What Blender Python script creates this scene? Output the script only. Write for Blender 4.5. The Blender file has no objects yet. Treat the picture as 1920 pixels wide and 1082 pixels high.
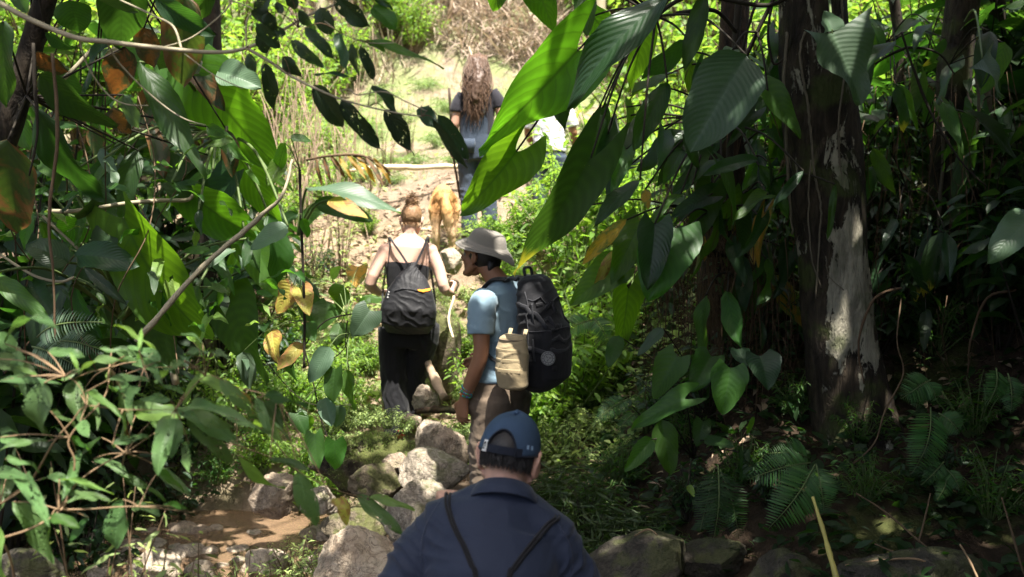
EXPO = 1.7
import bpy, math, random
import numpy as np
from mathutils import Vector, Matrix, noise, Euler
R = math.radians
rng = random.Random(7)
nr = np.random.RandomState(11)
scene = bpy.context.scene
COL = scene.collection
FPX = 1867.0                      # focal length in photo pixels (35 mm lens)
PITCH = R(5.0)
CAM = Vector((0, 0, 1.6))
SUN = Vector((0.16, -0.36, 1.0)).normalized()   # towards the sun

def P(px, py, Y):
    """point of the place seen at photo pixel px,py and standing Y metres ahead"""
    dx = (px - 960) / FPX; dz = (541 - py) / FPX
    d = Vector((dx, math.cos(PITCH) + dz * math.sin(PITCH), -math.sin(PITCH) + dz * math.cos(PITCH)))
    return CAM + d * (Y / d.y)

# ------------------------------------------------------------------ objects
def tag(o, label=None, cat=None, group=None, kind=None):
    if label: o['label'] = label
    if cat: o['category'] = cat
    if group: o['group'] = group
    if kind: o['kind'] = kind
    return o
def empty(name, loc=(0, 0, 0), rz=0.0):
    o = bpy.data.objects.new(name, None); COL.objects.link(o)
    o.location = loc; o.rotation_euler = (0, 0, rz); o.empty_display_size = .1
    return o
def link(name, me, mats, parent=None):
    o = bpy.data.objects.new(name, me); COL.objects.link(o)
    for m in (mats if isinstance(mats, (list, tuple)) else [mats]):
        if m.name not in [s.name for s in me.materials if s]: me.materials.append(m)
    if parent: o.parent = parent
    return o
def copy_tree(o, parent=None):
    c = o.copy(); COL.objects.link(c); c.parent = parent
    for ch in [x for x in bpy.data.objects if x.parent == o]: copy_tree(ch, c)
    return c

# ------------------------------------------------------------------ mesh builder
class MB:
    def __init__(s):
        s.V = []; s.L = []; s.T = []; s.UV = []; s.Rn = []; s.M = []; s.n = 0
    def add(s, V, F, UV=None, rnd=0.5, mat=0):
        V = np.asarray(V, dtype=np.float32)
        if len(V) == 0: return
        tot = [len(f) for f in F]
        s.L.append(np.fromiter((i for f in F for i in f), dtype=np.int32) + s.n)
        s.T.append(np.array(tot, dtype=np.int32))
        s.V.append(V)
        s.UV.append(np.zeros((len(V), 2), np.float32) if UV is None else np.asarray(UV, np.float32))
        s.Rn.append(np.full(len(tot), rnd, np.float32)); s.M.append(np.full(len(tot), mat, np.int32))
        s.n += len(V)
    def inst(s, tpl, X, Y, Z, O, rnd, mat=0):
        """many copies of one template: X,Y,Z,O arrays (n,3); scale is in the axes"""
        V, Lp, T, UV = tpl
        X = np.asarray(X); n = len(X)
        if n == 0: return
        W = (V[None, :, 0:1] * X[:, None, :] + V[None, :, 1:2] * np.asarray(Y)[:, None, :] +
             V[None, :, 2:3] * np.asarray(Z)[:, None, :] + np.asarray(O)[:, None, :])
        k = len(V)
        s.V.append(W.reshape(-1, 3).astype(np.float32))
        s.L.append((Lp[None, :] + (np.arange(n) * k)[:, None] + s.n).reshape(-1).astype(np.int32))
        s.T.append(np.tile(T, n)); s.UV.append(np.tile(UV, (n, 1)))
        s.Rn.append(np.repeat(np.asarray(rnd, np.float32), len(T))); s.M.append(np.full(n * len(T), mat, np.int32))
        s.n += n * k
    def mesh(s, name, smooth=True):
        me = bpy.data.meshes.new(name)
        if not s.V: return me
        V = np.concatenate(s.V); L = np.concatenate(s.L); T = np.concatenate(s.T); UV = np.concatenate(s.UV)
        me.vertices.add(len(V)); me.vertices.foreach_set('co', V.ravel())
        me.loops.add(len(L)); me.loops.foreach_set('vertex_index', L)
        me.polygons.add(len(T))
        st = np.concatenate(([0], np.cumsum(T)[:-1])).astype(np.int32)
        me.polygons.foreach_set('loop_start', st); me.polygons.foreach_set('loop_total', T)
        me.polygons.foreach_set('material_index', np.concatenate(s.M))
        me.polygons.foreach_set('use_smooth', np.full(len(T), smooth, bool))
        uv = me.uv_layers.new(name='UVMap'); uv.data.foreach_set('uv', UV[L].ravel())
        a = me.attributes.new('rnd', 'FLOAT', 'FACE'); a.data.foreach_set('value', np.concatenate(s.Rn))
        me.update(calc_edges=True); me.validate()
        return me
    def build(s, name, mats, parent=None, smooth=True):
        return link(name, s.mesh(name, smooth), mats, parent)
    # --- shapes
    def tube(s, pts, rad, n=8, rnd=.5, mat=0, side=None, caps=True):
        """lofted tube; rad: number, list of numbers or list of (rx, ry)"""
        pts = [Vector(p) for p in pts]; m = len(pts)
        if not isinstance(rad, (list, tuple)): rad = [rad] * m
        rad = [(r, r) if not isinstance(r, (tuple, list)) else r for r in rad]
        V = []; UV = []; F = []; prev = None; ln = 0
        for i in range(m):
            t = (pts[min(i + 1, m - 1)] - pts[max(i - 1, 0)])
            t = t.normalized() if t.length > 1e-9 else Vector((0, 0, 1))
            if side is not None: a = Vector(side)
            elif prev is not None: a = prev
            else: a = Vector((1, 0, 0)) if abs(t.x) < .8 else Vector((0, 1, 0))
            a = a - t * a.dot(t)
            if a.length < 1e-5: a = Vector((0, 1, 0)) - t * t.y
            a.normalize(); b = t.cross(a); prev = a
            if i: ln += (pts[i] - pts[i - 1]).length
            for j in range(n):
                th = 2 * math.pi * j / n
                V.append(pts[i] + a * (math.cos(th) * rad[i][0]) + b * (math.sin(th) * rad[i][1]))
                UV.append((j / n, ln))
        for i in range(m - 1):
            for j in range(n):
                k = (j + 1) % n
                F.append((i * n + j, i * n + k, (i + 1) * n + k, (i + 1) * n + j))
        if caps:
            F.append(tuple(range(n - 1, -1, -1))); F.append(tuple((m - 1) * n + j for j in range(n)))
        s.add(V, F, UV, rnd, mat)
    def ball(s, c, r, rot=None, nu=20, nv=12, rnd=.5, mat=0):
        c = Vector(c); V = []; F = []
        if not isinstance(r, (tuple, list)): r = (r, r, r)
        Mx = rot if rot is not None else Matrix.Identity(3)
        V.append(c + Mx @ Vector((0, 0, -r[2])))
        for i in range(1, nv):
            ph = -math.pi / 2 + math.pi * i / nv
            for j in range(nu):
                th = 2 * math.pi * j / nu
                V.append(c + Mx @ Vector((r[0] * math.cos(ph) * math.cos(th), r[1] * math.cos(ph) * math.sin(th), r[2] * math.sin(ph))))
        V.append(c + Mx @ Vector((0, 0, r[2])))
        for j in range(nu):
            k = (j + 1) % nu
            F.append((0, 1 + k, 1 + j)); F.append((len(V) - 1, 1 + (nv - 2) * nu + j, 1 + (nv - 2) * nu + k))
            for i in range(nv - 2):
                F.append((1 + i * nu + j, 1 + i * nu + k, 1 + (i + 1) * nu + k, 1 + (i + 1) * nu + j))
        s.add(V, F, None, rnd, mat)

def spline(pts, k=6):
    """Catmull-Rom through the points"""
    pts = [Vector(p) for p in pts]; out = []
    for i in range(len(pts) - 1):
        p0 = pts[max(i - 1, 0)]; p1 = pts[i]; p2 = pts[i + 1]; p3 = pts[min(i + 2, len(pts) - 1)]
        for j in range(k):
            t = j / k
            out.append(.5 * ((2 * p1) + (p2 - p0) * t + (2 * p0 - 5 * p1 + 4 * p2 - p3) * t * t + (3 * p1 - p0 - 3 * p2 + p3) * t ** 3))
    out.append(pts[-1]); return out
def lerps(a, b, n): return [a + (b - a) * i / (n - 1) for i in range(n)]
def taper(r, n): 
    """resample a short list of radii to n values"""
    xs = np.linspace(0, 1, len(r)); return [float(v) for v in np.interp(np.linspace(0, 1, n), xs, r)]

# ------------------------------------------------------------------ leaf templates
def leaf_tpl(kind, w=.4, nl=10, nw=4, droop=.5, fold=.25, wave=.02, seed=0, lobe=None, twist=0.0, bite=0.0):
    """unit leaf: base 0,0,0  tip 0,1,0  normal +Z; returns arrays for MB.inst"""
    rr = random.Random(seed); ph = rr.uniform(0, 6.3); ph2 = rr.uniform(0, 6.3)
    lob = {'heart': .2, 'arrow': .42, 'hast': .1}.get(kind, 0.0) if lobe is None else lobe
    V = []; UV = []
    cols = 2 * nw + 1
    for i in range(nl + 1):
        t = i / nl
        if kind == 'lance': wt = (t ** .62) * (1 - t) ** .85 * 1.95 + .004
        elif kind == 'ovate': wt = (t ** .42) * max(0, 1 - t) ** .68 * 1.62 * (1 - .25 * t ** 3) + .004
        elif kind == 'drip':
            wt = (t ** .5) * max(0, 1 - t / .86) ** .62 * 1.6 if t < .86 else 0
            wt = max(wt, .06 * (1 - t) + .004)
        elif kind == 'heart': wt = .62 + .38 * math.sin(min(1, t / .3) * math.pi / 2); wt *= max(0, 1 - t ** 1.9) ** .8; wt += .004
        elif kind == 'arrow': wt = (.58 + .42 * math.sin(min(1, t / .28) * math.pi / 2)) * max(0, 1 - t ** 1.5) ** .9 + .004
        elif kind == 'hast': wt = (1.0 - .42 * math.sin(min(1, t / .22) * math.pi / 2) + .2 * math.sin(max(0, min(1, (t - .1) / .5)) * math.pi)) * max(0, 1 - t ** 2.0) ** .9 + .004
        elif kind == 'oblong': wt = (math.sin(min(1, t / .3) * math.pi / 2) ** .6) * max(0, 1 - t ** 3.2) ** .8 + .004
        else: wt = (min(1, t / .08 + .3)) * (1 - t) ** .6 + .004          # blade
        for j in range(-nw, nw + 1):
            sv = j / nw; a = abs(sv)
            x = sv * w * .5 * wt
            if kind == 'hast': y = t - lob * (a ** 1.2) * (1 - t) ** 3
            else: y = t - lob * (a ** 1.5 if a < .8 else .8 ** 1.5 + (a - .8) * .2) * (1 - t) ** 2.2
            x *= 1 - bite * max(0, math.sin(t * 23 + ph + sv) * math.sin(t * 41 + ph2)) * (a > .9)
            z = -fold * abs(x) if False else fold * abs(x)
            z += wave * math.sin(t * 9 + ph + (1.6 if sv > 0 else 0)) * a * a
            V.append([x, y, z]); UV.append([(sv + 1) / 2, t])
    V = np.array(V, np.float64)
    if twist:
        an = V[:, 1] * twist; c, s_ = np.cos(an), np.sin(an)
        V[:, 0], V[:, 2] = V[:, 0] * c - V[:, 2] * s_, V[:, 0] * s_ + V[:, 2] * c
    if droop:
        y = V[:, 1].copy(); z = V[:, 2].copy(); k = droop
        V[:, 1] = np.sin(k * y) / k - z * 0 + z * np.sin(k * y) * 1.0
        V[:, 2] = -(1 - np.cos(k * y)) / k + z * np.cos(k * y)
        ty, tz = math.sin(k) / k, -(1 - math.cos(k)) / k
        ln = math.hypot(ty, tz); c, s_ = ty / ln, tz / ln
        yy = (V[:, 1] * c + V[:, 2] * s_) / ln; zz = (-V[:, 1] * s_ + V[:, 2] * c) / ln
        V[:, 1], V[:, 2] = yy, zz
    F = []
    for i in range(nl):
        for j in range(cols - 1):
            a = i * cols + j; F.append((a, a + 1, a + cols + 1, a + cols))
    L = np.array(F, np.int32).ravel(); T = np.full(len(F), 4, np.int32)
    return (V, L, T, np.array(UV, np.float32))

def put_leaf(mb, tpl, base, tip, nrm, rnd=.5, mat=0, wscale=1.0, zscale=1.0):
    b = Vector(base); y = Vector(tip) - b; ln = y.length; yn = y / ln
    n = Vector(nrm); n = n - yn * n.dot(yn)
    if n.length < 1e-4: n = Vector((0, .1, 1)) - yn * yn.z
    n.normalize(); x = yn.cross(n)
    mb.inst(tpl, [x * ln * wscale], [y], [n * ln * zscale], [b], [rnd], mat)

def frames(Yd, up=None, roll=None):
    """arrays of leaf directions (n,3) -> X,Y,Z unit frames, Z as near 'up' as it goes"""
    Yd = Yd / np.linalg.norm(Yd, axis=1, keepdims=True)
    U = np.tile([0, 0, 1.0], (len(Yd), 1)) if up is None else up
    Z = U - Yd * (U * Yd).sum(1, keepdims=True)
    Z /= np.maximum(np.linalg.norm(Z, axis=1, keepdims=True), 1e-5)
    X = np.cross(Yd, Z)
    if roll is not None:
        c, s_ = np.cos(roll)[:, None], np.sin(roll)[:, None]
        X, Z = X * c + Z * s_, Z * c - X * s_
    return X, Yd, Z

# ------------------------------------------------------------------ terrain
def sm(a, b, x):
    t = np.clip((x - a) / (b - a), 0, 1); return t * t * (3 - 2 * t)
PY = [-40, 0.8, 2, 3.2, 4.3, 5.3, 6.3, 7.2, 7.9, 8.4, 8.9, 9.4, 10.3, 10.8, 13, 16, 18, 22, 30, 60, 200]
PZ = [.2, 0, -.6, -.68, -.55, -.36, -.25, -.1, .05, .45, 1.1, 1.27, 1.4, 1.92, 2.4, 3.3, 4.8, 9.5, 16, 30, 60]
LY = [-40, 0, 2, 3.0, 3.6, 7.0, 7.6, 9, 10, 11, 13, 16, 18, 22, 30, 60, 200]
LZ = [.3, .2, 0, -.3, -.85, -.85, -.1, .5, 1.15, 1.7, 2.3, 3.4, 5.5, 10, 16, 30, 60]
def terrain(x, y, bump=True):
    x = np.asarray(x, float); y = np.asarray(y, float)
    p = np.interp(y, PY, PZ); l = np.interp(y, LY, LZ)
    k = sm(-.35, -1.5, x)          # 0 on the path, 1 on the stream side
    z = p * (1 - k) + l * k
    z = z + sm(-3.2, -6, x) * np.interp(y, [2, 4, 8, 12], [.6, 1.3, 1.0, .4])
    z = z + sm(.6, 1.5, x) * np.interp(y, [0, 2, 4, 5.5, 5.9, 6.5, 7, 8, 9.5, 12], [.2, .4, .5, .62, .7, 1.25, 1.3, .95, .2, 0])
    z = z + sm(2.2, 5, x) * np.interp(y, [0, 3, 6, 12], [.3, .8, 1.2, .8])
    z = z + sm(.0, .5, x) * np.interp(y, [9.4, 10.2, 11, 12, 14], [0, -.2, -.62, -.5, 0])
    if bump:
        z = z + .035 * np.sin(x * 5.1 + y * 2.3) * np.cos(y * 4.7 - x * 1.9) + .02 * np.sin(x * 13 + y * 7) * np.sin(y * 11 - x * 5)
        z = z + np.where(y > 15, .35 * np.sin(x * .9 + y * .5) * np.sin(y * .8 - x * .4), 0)
    return z
def gz(x, y): return float(terrain(x, y))
# ------------------------------------------------------------------ materials
class NT:
    def __init__(s, name):
        s.m = bpy.data.materials.new(name); s.m.use_nodes = True
        s.t = s.m.node_tree; s.n = s.t.nodes; s.n.clear()
        s.out = s.n.new('ShaderNodeOutputMaterial')
    def new(s, ty, **kw):
        nd = s.n.new('ShaderNode' + ty)
        for k, v in kw.items(): setattr(nd, k, v)
        return nd
    def set(s, nd, **kw):
        for k, v in kw.items():
            k = k.replace('_', ' '); sock = nd.inputs[k]
            if hasattr(v, 'links') or isinstance(v, bpy.types.NodeSocket): s.t.links.new(v, sock)
            else: sock.default_value = v
        return nd
    def l(s, a, b): s.t.links.new(a, b)
    def math(s, op, a, b=None, c=None):
        nd = s.new('Math', operation=op)
        for i, v in enumerate((a, b, c)):
            if v is None: continue
            if isinstance(v, bpy.types.NodeSocket): s.l(v, nd.inputs[i])
            else: nd.inputs[i].default_value = v
        return nd.outputs[0]
    def mix(s, f, a, b, mode='MIX'):
        nd = s.new('MixRGB', blend_type=mode)
        for i, v in enumerate((f, a, b)):
            if isinstance(v, bpy.types.NodeSocket): s.l(v, nd.inputs[i])
            elif i == 0: nd.inputs[0].default_value = v
            else: nd.inputs[i].default_value = (*v, 1) if len(v) == 3 else v
        return nd.outputs[0]
    def noise(s, vec, scale, detail=3, rough=.55, dist=0):
        nd = s.new('TexNoise'); nd.inputs['Scale'].default_value = scale; nd.inputs['Detail'].default_value = detail
        nd.inputs['Roughness'].default_value = rough; nd.inputs['Distortion'].default_value = dist
        if vec is not None: s.l(vec, nd.inputs['Vector'])
        return nd.outputs['Fac']
    def ramp(s, f, stops):
        nd = s.new('ValToRGB'); e = nd.color_ramp.elements
        while len(e) < len(stops): e.new(.5)
        for i, (p, c) in enumerate(stops):
            e[i].position = p; e[i].color = (*c, 1) if len(c) == 3 else c
        s.l(f, nd.inputs[0]); return nd.outputs[0]
    def step(s, f, a, b):
        nd = s.new('MapRange'); nd.interpolation_type = 'SMOOTHSTEP'
        s.l(f, nd.inputs[0]); nd.inputs[1].default_value = a; nd.inputs[2].default_value = b
        return nd.outputs[0]
    def bump(s, h, strength=.4, dist=.01):
        nd = s.new('Bump'); nd.inputs['Strength'].default_value = strength; nd.inputs['Distance'].default_value = dist
        s.l(h, nd.inputs['Height']); return nd.outputs[0]
    def done(s, sh): s.l(sh, s.out.inputs[0]); return s.m

def leaf_mat(name, base, trans, rough=.42, nv=9, slope=.35, tfac=.4, holes=0.0, spots=0.0, dry=None, dryamt=0.0, ribs=.25, spec=.5, var=.35, vein=.35, hscale=1.0, tip=None):
    k = NT(name)
    uv = k.new('UVMap').outputs[0]
    sp = k.new('SeparateXYZ'); k.l(uv, sp.inputs[0]); u, v = sp.outputs[0], sp.outputs[1]
    rn = k.new('Attribute', attribute_name='rnd').outputs['Fac']
    a = k.math('MULTIPLY', k.math('ABSOLUTE', k.math('SUBTRACT', u, .5)), 2.0)
    mid = k.math('SUBTRACT', 1.0, k.step(a, .0, .09))
    phs = k.math('MULTIPLY', k.math('SUBTRACT', v, k.math('MULTIPLY', k.math('POWER', a, 1.35), slope)), float(nv))
    cv = k.new('CombineXYZ'); k.l(k.math('MULTIPLY', u, 1.6), cv.inputs[0]); k.l(k.math('MULTIPLY', v, 3.2), cv.inputs[1]); k.l(k.math('MULTIPLY', rn, 53.0), cv.inputs[2])
    n1 = k.noise(cv.outputs[0], 1.6, 4, .6)
    phs = k.math('ADD', phs, k.math('MULTIPLY', k.math('SUBTRACT', n1, .5), .55))
    tri = k.math('PINGPONG', phs, .5)
    lat = k.math('SUBTRACT', 1.0, k.step(tri, 0, .11))
    vn = k.math('MAXIMUM', mid, k.math('MULTIPLY', lat, .55))
    val = k.math('ADD', 1 - var, k.math('MULTIPLY', rn, 2 * var))
    val = k.math('MULTIPLY', val, k.math('ADD', .72, k.math('MULTIPLY', n1, .55)))
    def tone(c):
        hs = k.new('HueSaturation'); hs.inputs['Color'].default_value = (*c, 1)
        k.l(val, hs.inputs['Value'])
        k.l(k.math('ADD', .485, k.math('MULTIPLY', k.math('FRACT', k.math('MULTIPLY', rn, 7.31)), .03)), hs.inputs['Hue'])
        return hs.outputs[0]
    cb, ct = tone(base), tone(trans)
    light = tuple(min(1, c * 1.9 + .02) for c in base)
    cb = k.mix(k.math('MULTIPLY', vn, vein), cb, light)
    ct = k.mix(k.math('MULTIPLY', vn, min(1, vein * 1.3)), ct, tuple(c * .28 for c in trans))
    cell = k.math('MULTIPLY', k.math('SINE', k.math('MULTIPLY', phs, 6.283)), .16)
    ct = k.mix(1.0, ct, k.new('CombineXYZ').outputs[0], 'MIX') if False else k.mix(k.math('ADD', .2, cell), ct, tuple(c * .35 for c in trans))
    if dry is not None:
        df = k.step(k.math('ADD', k.noise(cv.outputs[0], 1.3, 5, .7, .6), k.math('MULTIPLY', a, .16)), .60 - dryamt * .4, .76 - dryamt * .4)
        cb = k.mix(df, cb, dry); ct = k.mix(df, ct, tuple(min(1, c * 1.3) for c in dry))
    if tip is not None:
        tf = k.step(k.math('ADD', v, k.math('MULTIPLY', k.math('SUBTRACT', n1, .5), .3)), .72, .88)
        cb = k.mix(tf, cb, tip); ct = k.mix(tf, ct, tuple(min(1, c * 1.4) for c in tip))
    rgh = k.math('ADD', rough - .08, k.math('MULTIPLY', n1, .22))
    if spots:
        sf = k.step(k.noise(cv.outputs[0], 9, 2, .5), .68, .74)
        cb = k.mix(k.math('MULTIPLY', sf, spots), cb, (.16, .13, .06))
    h = k.math('ADD', k.math('MULTIPLY', tri, 1.6), k.math('MULTIPLY', mid, -.6))
    bp = k.bump(h, ribs * .75, .006)
    pr = k.new('BsdfPrincipled')
    k.set(pr, Base_Color=cb, Roughness=rgh, Normal=bp)
    pr.inputs['Specular IOR Level'].default_value = spec
    tr = k.new('BsdfTranslucent'); k.l(ct, tr.inputs[0])
    mx = k.new('MixShader'); mx.inputs[0].default_value = tfac
    k.l(pr.outputs[0], mx.inputs[1]); k.l(tr.outputs[0], mx.inputs[2]); sh = mx.outputs[0]
    if holes:
        hv = k.new('CombineXYZ'); k.l(k.math('MULTIPLY', u, 1.0), hv.inputs[0]); k.l(k.math('MULTIPLY', v, 2.2), hv.inputs[1]); k.l(k.math('MULTIPLY', rn, 91.0), hv.inputs[2])
        hn = k.noise(hv.outputs[0], 6.0 * hscale, 3, .6, 1.2)
        big = k.noise(hv.outputs[0], 1.7, 1, .5)
        hf = k.step(k.math('ADD', hn, k.math('MULTIPLY', big, .5)), 1.06 - holes * .25, 1.075 - holes * .25)
        tp = k.new('BsdfTransparent'); m2 = k.new('MixShader')
        k.l(hf, m2.inputs[0]); k.l(sh, m2.inputs[1]); k.l(tp.outputs[0], m2.inputs[2]); sh = m2.outputs[0]
    return k.done(sh)

def flat_mat(name, col, rough=.8, var=.25, scale=20, bump=.0, bscale=200, spec=.3, detail=3, sheen=0):
    k = NT(name); co = k.new('TexCoord').outputs['Object']
    n = k.noise(co, scale, detail)
    c = k.mix(n, tuple(x * (1 - var) for x in col), tuple(min(1, x * (1 + var)) for x in col))
    pr = k.new('BsdfPrincipled'); k.set(pr, Base_Color=c, Roughness=rough)
    pr.inputs['Specular IOR Level'].default_value = spec
    if sheen: pr.inputs['Sheen Weight'].default_value = sheen
    if bump:
        k.set(pr, Normal=k.bump(k.noise(co, bscale, 3), bump, .004))
    return k.done(pr.outputs[0])

def cloth_mat(name, col, rough=.85, var=.2, weave=900, fold=.0, sheen=.1, spec=.2):
    k = NT(name); co = k.new('TexCoord').outputs['Object']
    n = k.noise(co, 7, 4, .6)
    c = k.mix(n, tuple(x * (1 - var) for x in col), tuple(min(1, x * (1 + var)) for x in col))
    fine = k.noise(co, weave, 2)
    c = k.mix(.18, c, k.mix(fine, tuple(x * .5 for x in col), tuple(min(1, x * 1.5) for x in col)))
    pr = k.new('BsdfPrincipled'); k.set(pr, Base_Color=c, Roughness=rough)
    pr.inputs['Specular IOR Level'].default_value = spec; pr.inputs['Sheen Weight'].default_value = sheen
    h = k.math('ADD', k.math('MULTIPLY', fine, .1), k.math('MULTIPLY', k.noise(co, 38, 3, .5, .6), .6))
    k.set(pr, Normal=k.bump(h, .5, .008))
    return k.done(pr.outputs[0])

def skin_mat(name, col):
    k = NT(name); co = k.new('TexCoord').outputs['Object']
    n = k.noise(co, 26, 4, .6)
    c = k.mix(n, tuple(x * .86 for x in col), (min(1, col[0] * 1.1), col[1] * 1.02, col[2] * .98))
    pr = k.new('BsdfPrincipled'); k.set(pr, Base_Color=c, Roughness=.55)
    pr.inputs['Subsurface Weight'].default_value = .12; pr.inputs['Subsurface Radius'].default_value = (.012, .005, .003)
    pr.inputs['Specular IOR Level'].default_value = .35
    k.set(pr, Normal=k.bump(k.noise(co, 300, 2), .12, .002))
    return k.done(pr.outputs[0])

def hair_mat(name, col, tip):
    k = NT(name); co = k.new('TexCoord').outputs['Object']
    rn = k.new('Attribute', attribute_name='rnd').outputs['Fac']
    mp = k.new('Mapping'); k.l(co, mp.inputs[0]); mp.inputs['Scale'].default_value = (160, 160, 14)
    n = k.noise(mp.outputs[0], 1.0, 3, .6)
    c = k.mix(k.math('MULTIPLY', k.math('ADD', n, rn), .6), col, tip)
    pr = k.new('BsdfPrincipled'); k.set(pr, Base_Color=c, Roughness=.55, Normal=k.bump(n, .5, .004))
    pr.inputs['Specular IOR Level'].default_value = .5
    return k.done(pr.outputs[0])

def bark_mat(name, dark, light, patch=None, pamt=.0, moss=.0, pscale=4.0, bias=()):
    k = NT(name); co = k.new('TexCoord').outputs['Object']
    mp = k.new('Mapping'); k.l(co, mp.inputs[0]); mp.inputs['Scale'].default_value = (1, 1, .28)
    n = k.noise(mp.outputs[0], 18, 5, .65, .4); n2 = k.noise(co, 3.2, 4, .6)
    c = k.mix(k.step(n, .35, .7), dark, light)
    h = n
    if patch is not None:
        mq = k.new('Mapping'); k.l(co, mq.inputs[0]); mq.inputs['Scale'].default_value = (1.5, 1.5, .5)
        nz_ = k.noise(mq.outputs[0], pscale, 6, .68, .5)
        for c_, r_ in bias:
            vd = k.new('VectorMath', operation='DISTANCE'); k.l(co, vd.inputs[0]); vd.inputs[1].default_value = c_
            nz_ = k.math('ADD', nz_, k.math('MULTIPLY', k.math('SUBTRACT', 1.0, k.step(vd.outputs['Value'], r_ * .2, r_ * 1.15)), .21))
        pf = k.step(nz_, .60 - pamt * .3, .63 - pamt * .3)
        pc = k.mix(k.step(k.noise(mp.outputs[0], 14, 5, .7), .3, .7), tuple(x * .42 for x in patch), patch)
        c = k.mix(pf, c, pc); h = k.math('ADD', n, k.math('MULTIPLY', pf, .35))
    if moss:
        c = k.mix(k.math('MULTIPLY', k.step(n2, .52, .66), moss), c, (.06, .085, .018))
    pr = k.new('BsdfPrincipled'); k.set(pr, Base_Color=c, Roughness=.85, Normal=k.bump(h, 1.0, .035))
    pr.inputs['Specular IOR Level'].default_value = .25
    return k.done(pr.outputs[0])

def rock_mat(name, col, dark, moss=0.5, wet=.0, mlev=.55):
    k = NT(name); co = k.new('TexCoord').outputs['Object']
    n = k.noise(co, 5, 6, .65, .3); n2 = k.noise(co, 28, 4, .6)
    c = k.mix(k.step(n, .3, .7), dark, col)
    c = k.mix(k.math('MULTIPLY', k.step(n2, .5, .7), .45), c, tuple(min(1, x * 1.3) for x in col))
    c = k.mix(k.math('MULTIPLY', k.step(k.noise(co, 60, 2), .55, .68), .3), c, tuple(x * .5 for x in dark))
    cr = k.noise(co, 9, 6, .7, 1.2); c = k.mix(k.math('MULTIPLY', k.math('SUBTRACT', 1.0, k.step(k.math('ABSOLUTE', k.math('SUBTRACT', cr, .5)), .0, .035)), .7), c, tuple(x * .4 for x in dark))
    nz = k.new('SeparateXYZ'); k.l(k.new('NewGeometry').outputs['Normal'], nz.inputs[0])
    if moss:
        mf = k.step(k.math('ADD', k.noise(co, 4.5, 4, .65), k.math('MULTIPLY', nz.outputs[2], .12)), mlev, mlev + .12)
        mc = k.mix(k.noise(co, 40, 3), (.03, .042, .008), (.11, .12, .03))
        c = k.mix(k.math('MULTIPLY', mf, moss), c, mc)
    pr = k.new('BsdfPrincipled'); k.set(pr, Base_Color=c, Roughness=.8 - wet * .45)
    h = k.math('ADD', k.math('MULTIPLY', n, .7), k.math('MULTIPLY', n2, .3))
    h = k.math('ADD', h, k.math('MULTIPLY', k.noise(co, 75, 4, .7), .22))
    k.set(pr, Normal=k.bump(h, 1.0, .05)); pr.inputs['Specular IOR Level'].default_value = .25 + wet * .3
    return k.done(pr.outputs[0])

def ground_mat():
    k = NT('soil'); co = k.new('TexCoord').outputs['Object']
    n = k.noise(co, 1.6, 6, .65); n2 = k.noise(co, 9, 5, .65); n3 = k.noise(co, 60, 3, .6)
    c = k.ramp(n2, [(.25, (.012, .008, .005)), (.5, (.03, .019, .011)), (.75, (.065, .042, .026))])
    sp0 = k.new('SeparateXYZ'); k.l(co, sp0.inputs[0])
    dry = k.math('MULTIPLY', k.step(sp0.outputs[1], 6.0, 6.8), k.math('SUBTRACT', 1.0, k.step(sp0.outputs[0], .1, .7)))  # sunny side paler, shaded bank darker: light painted into the soil colour
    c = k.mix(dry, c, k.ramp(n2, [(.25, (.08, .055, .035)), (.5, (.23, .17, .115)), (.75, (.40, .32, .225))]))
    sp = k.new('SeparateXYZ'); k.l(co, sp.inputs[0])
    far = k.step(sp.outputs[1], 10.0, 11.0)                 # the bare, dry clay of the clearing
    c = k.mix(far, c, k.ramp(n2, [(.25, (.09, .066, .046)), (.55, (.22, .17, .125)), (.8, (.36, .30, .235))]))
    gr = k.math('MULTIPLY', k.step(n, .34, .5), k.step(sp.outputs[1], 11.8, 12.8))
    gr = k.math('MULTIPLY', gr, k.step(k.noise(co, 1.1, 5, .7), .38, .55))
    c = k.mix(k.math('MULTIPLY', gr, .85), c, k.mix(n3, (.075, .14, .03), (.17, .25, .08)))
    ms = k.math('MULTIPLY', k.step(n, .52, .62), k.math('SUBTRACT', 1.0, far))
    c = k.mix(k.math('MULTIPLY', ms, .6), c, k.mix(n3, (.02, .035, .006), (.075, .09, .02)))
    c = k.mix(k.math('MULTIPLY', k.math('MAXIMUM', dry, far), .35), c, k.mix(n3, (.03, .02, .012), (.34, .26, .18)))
    pr = k.new('BsdfPrincipled'); k.set(pr, Base_Color=c, Roughness=.9)
    k.set(pr, Normal=k.bump(k.math('ADD', n2, k.math('MULTIPLY', n3, .5)), .8, .03)); pr.inputs['Specular IOR Level'].default_value = .2
    return k.done(pr.outputs[0])

def water_mat():
    k = NT('stream_water'); co = k.new('TexCoord').outputs['Object']
    n = k.noise(co, 6, 3, .5, .5)
    c = k.mix(k.noise(co, 2, 4), (.11, .07, .042), (.25, .165, .10))
    pr = k.new('BsdfPrincipled'); k.set(pr, Base_Color=c, Roughness=.08, Normal=k.bump(n, .5, .03))
    pr.inputs['IOR'].default_value = 1.33; pr.inputs['Alpha'].default_value = .82
    return k.done(pr.outputs[0])

M = {}
M['soil'] = ground_mat(); M['water'] = water_mat()
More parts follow.
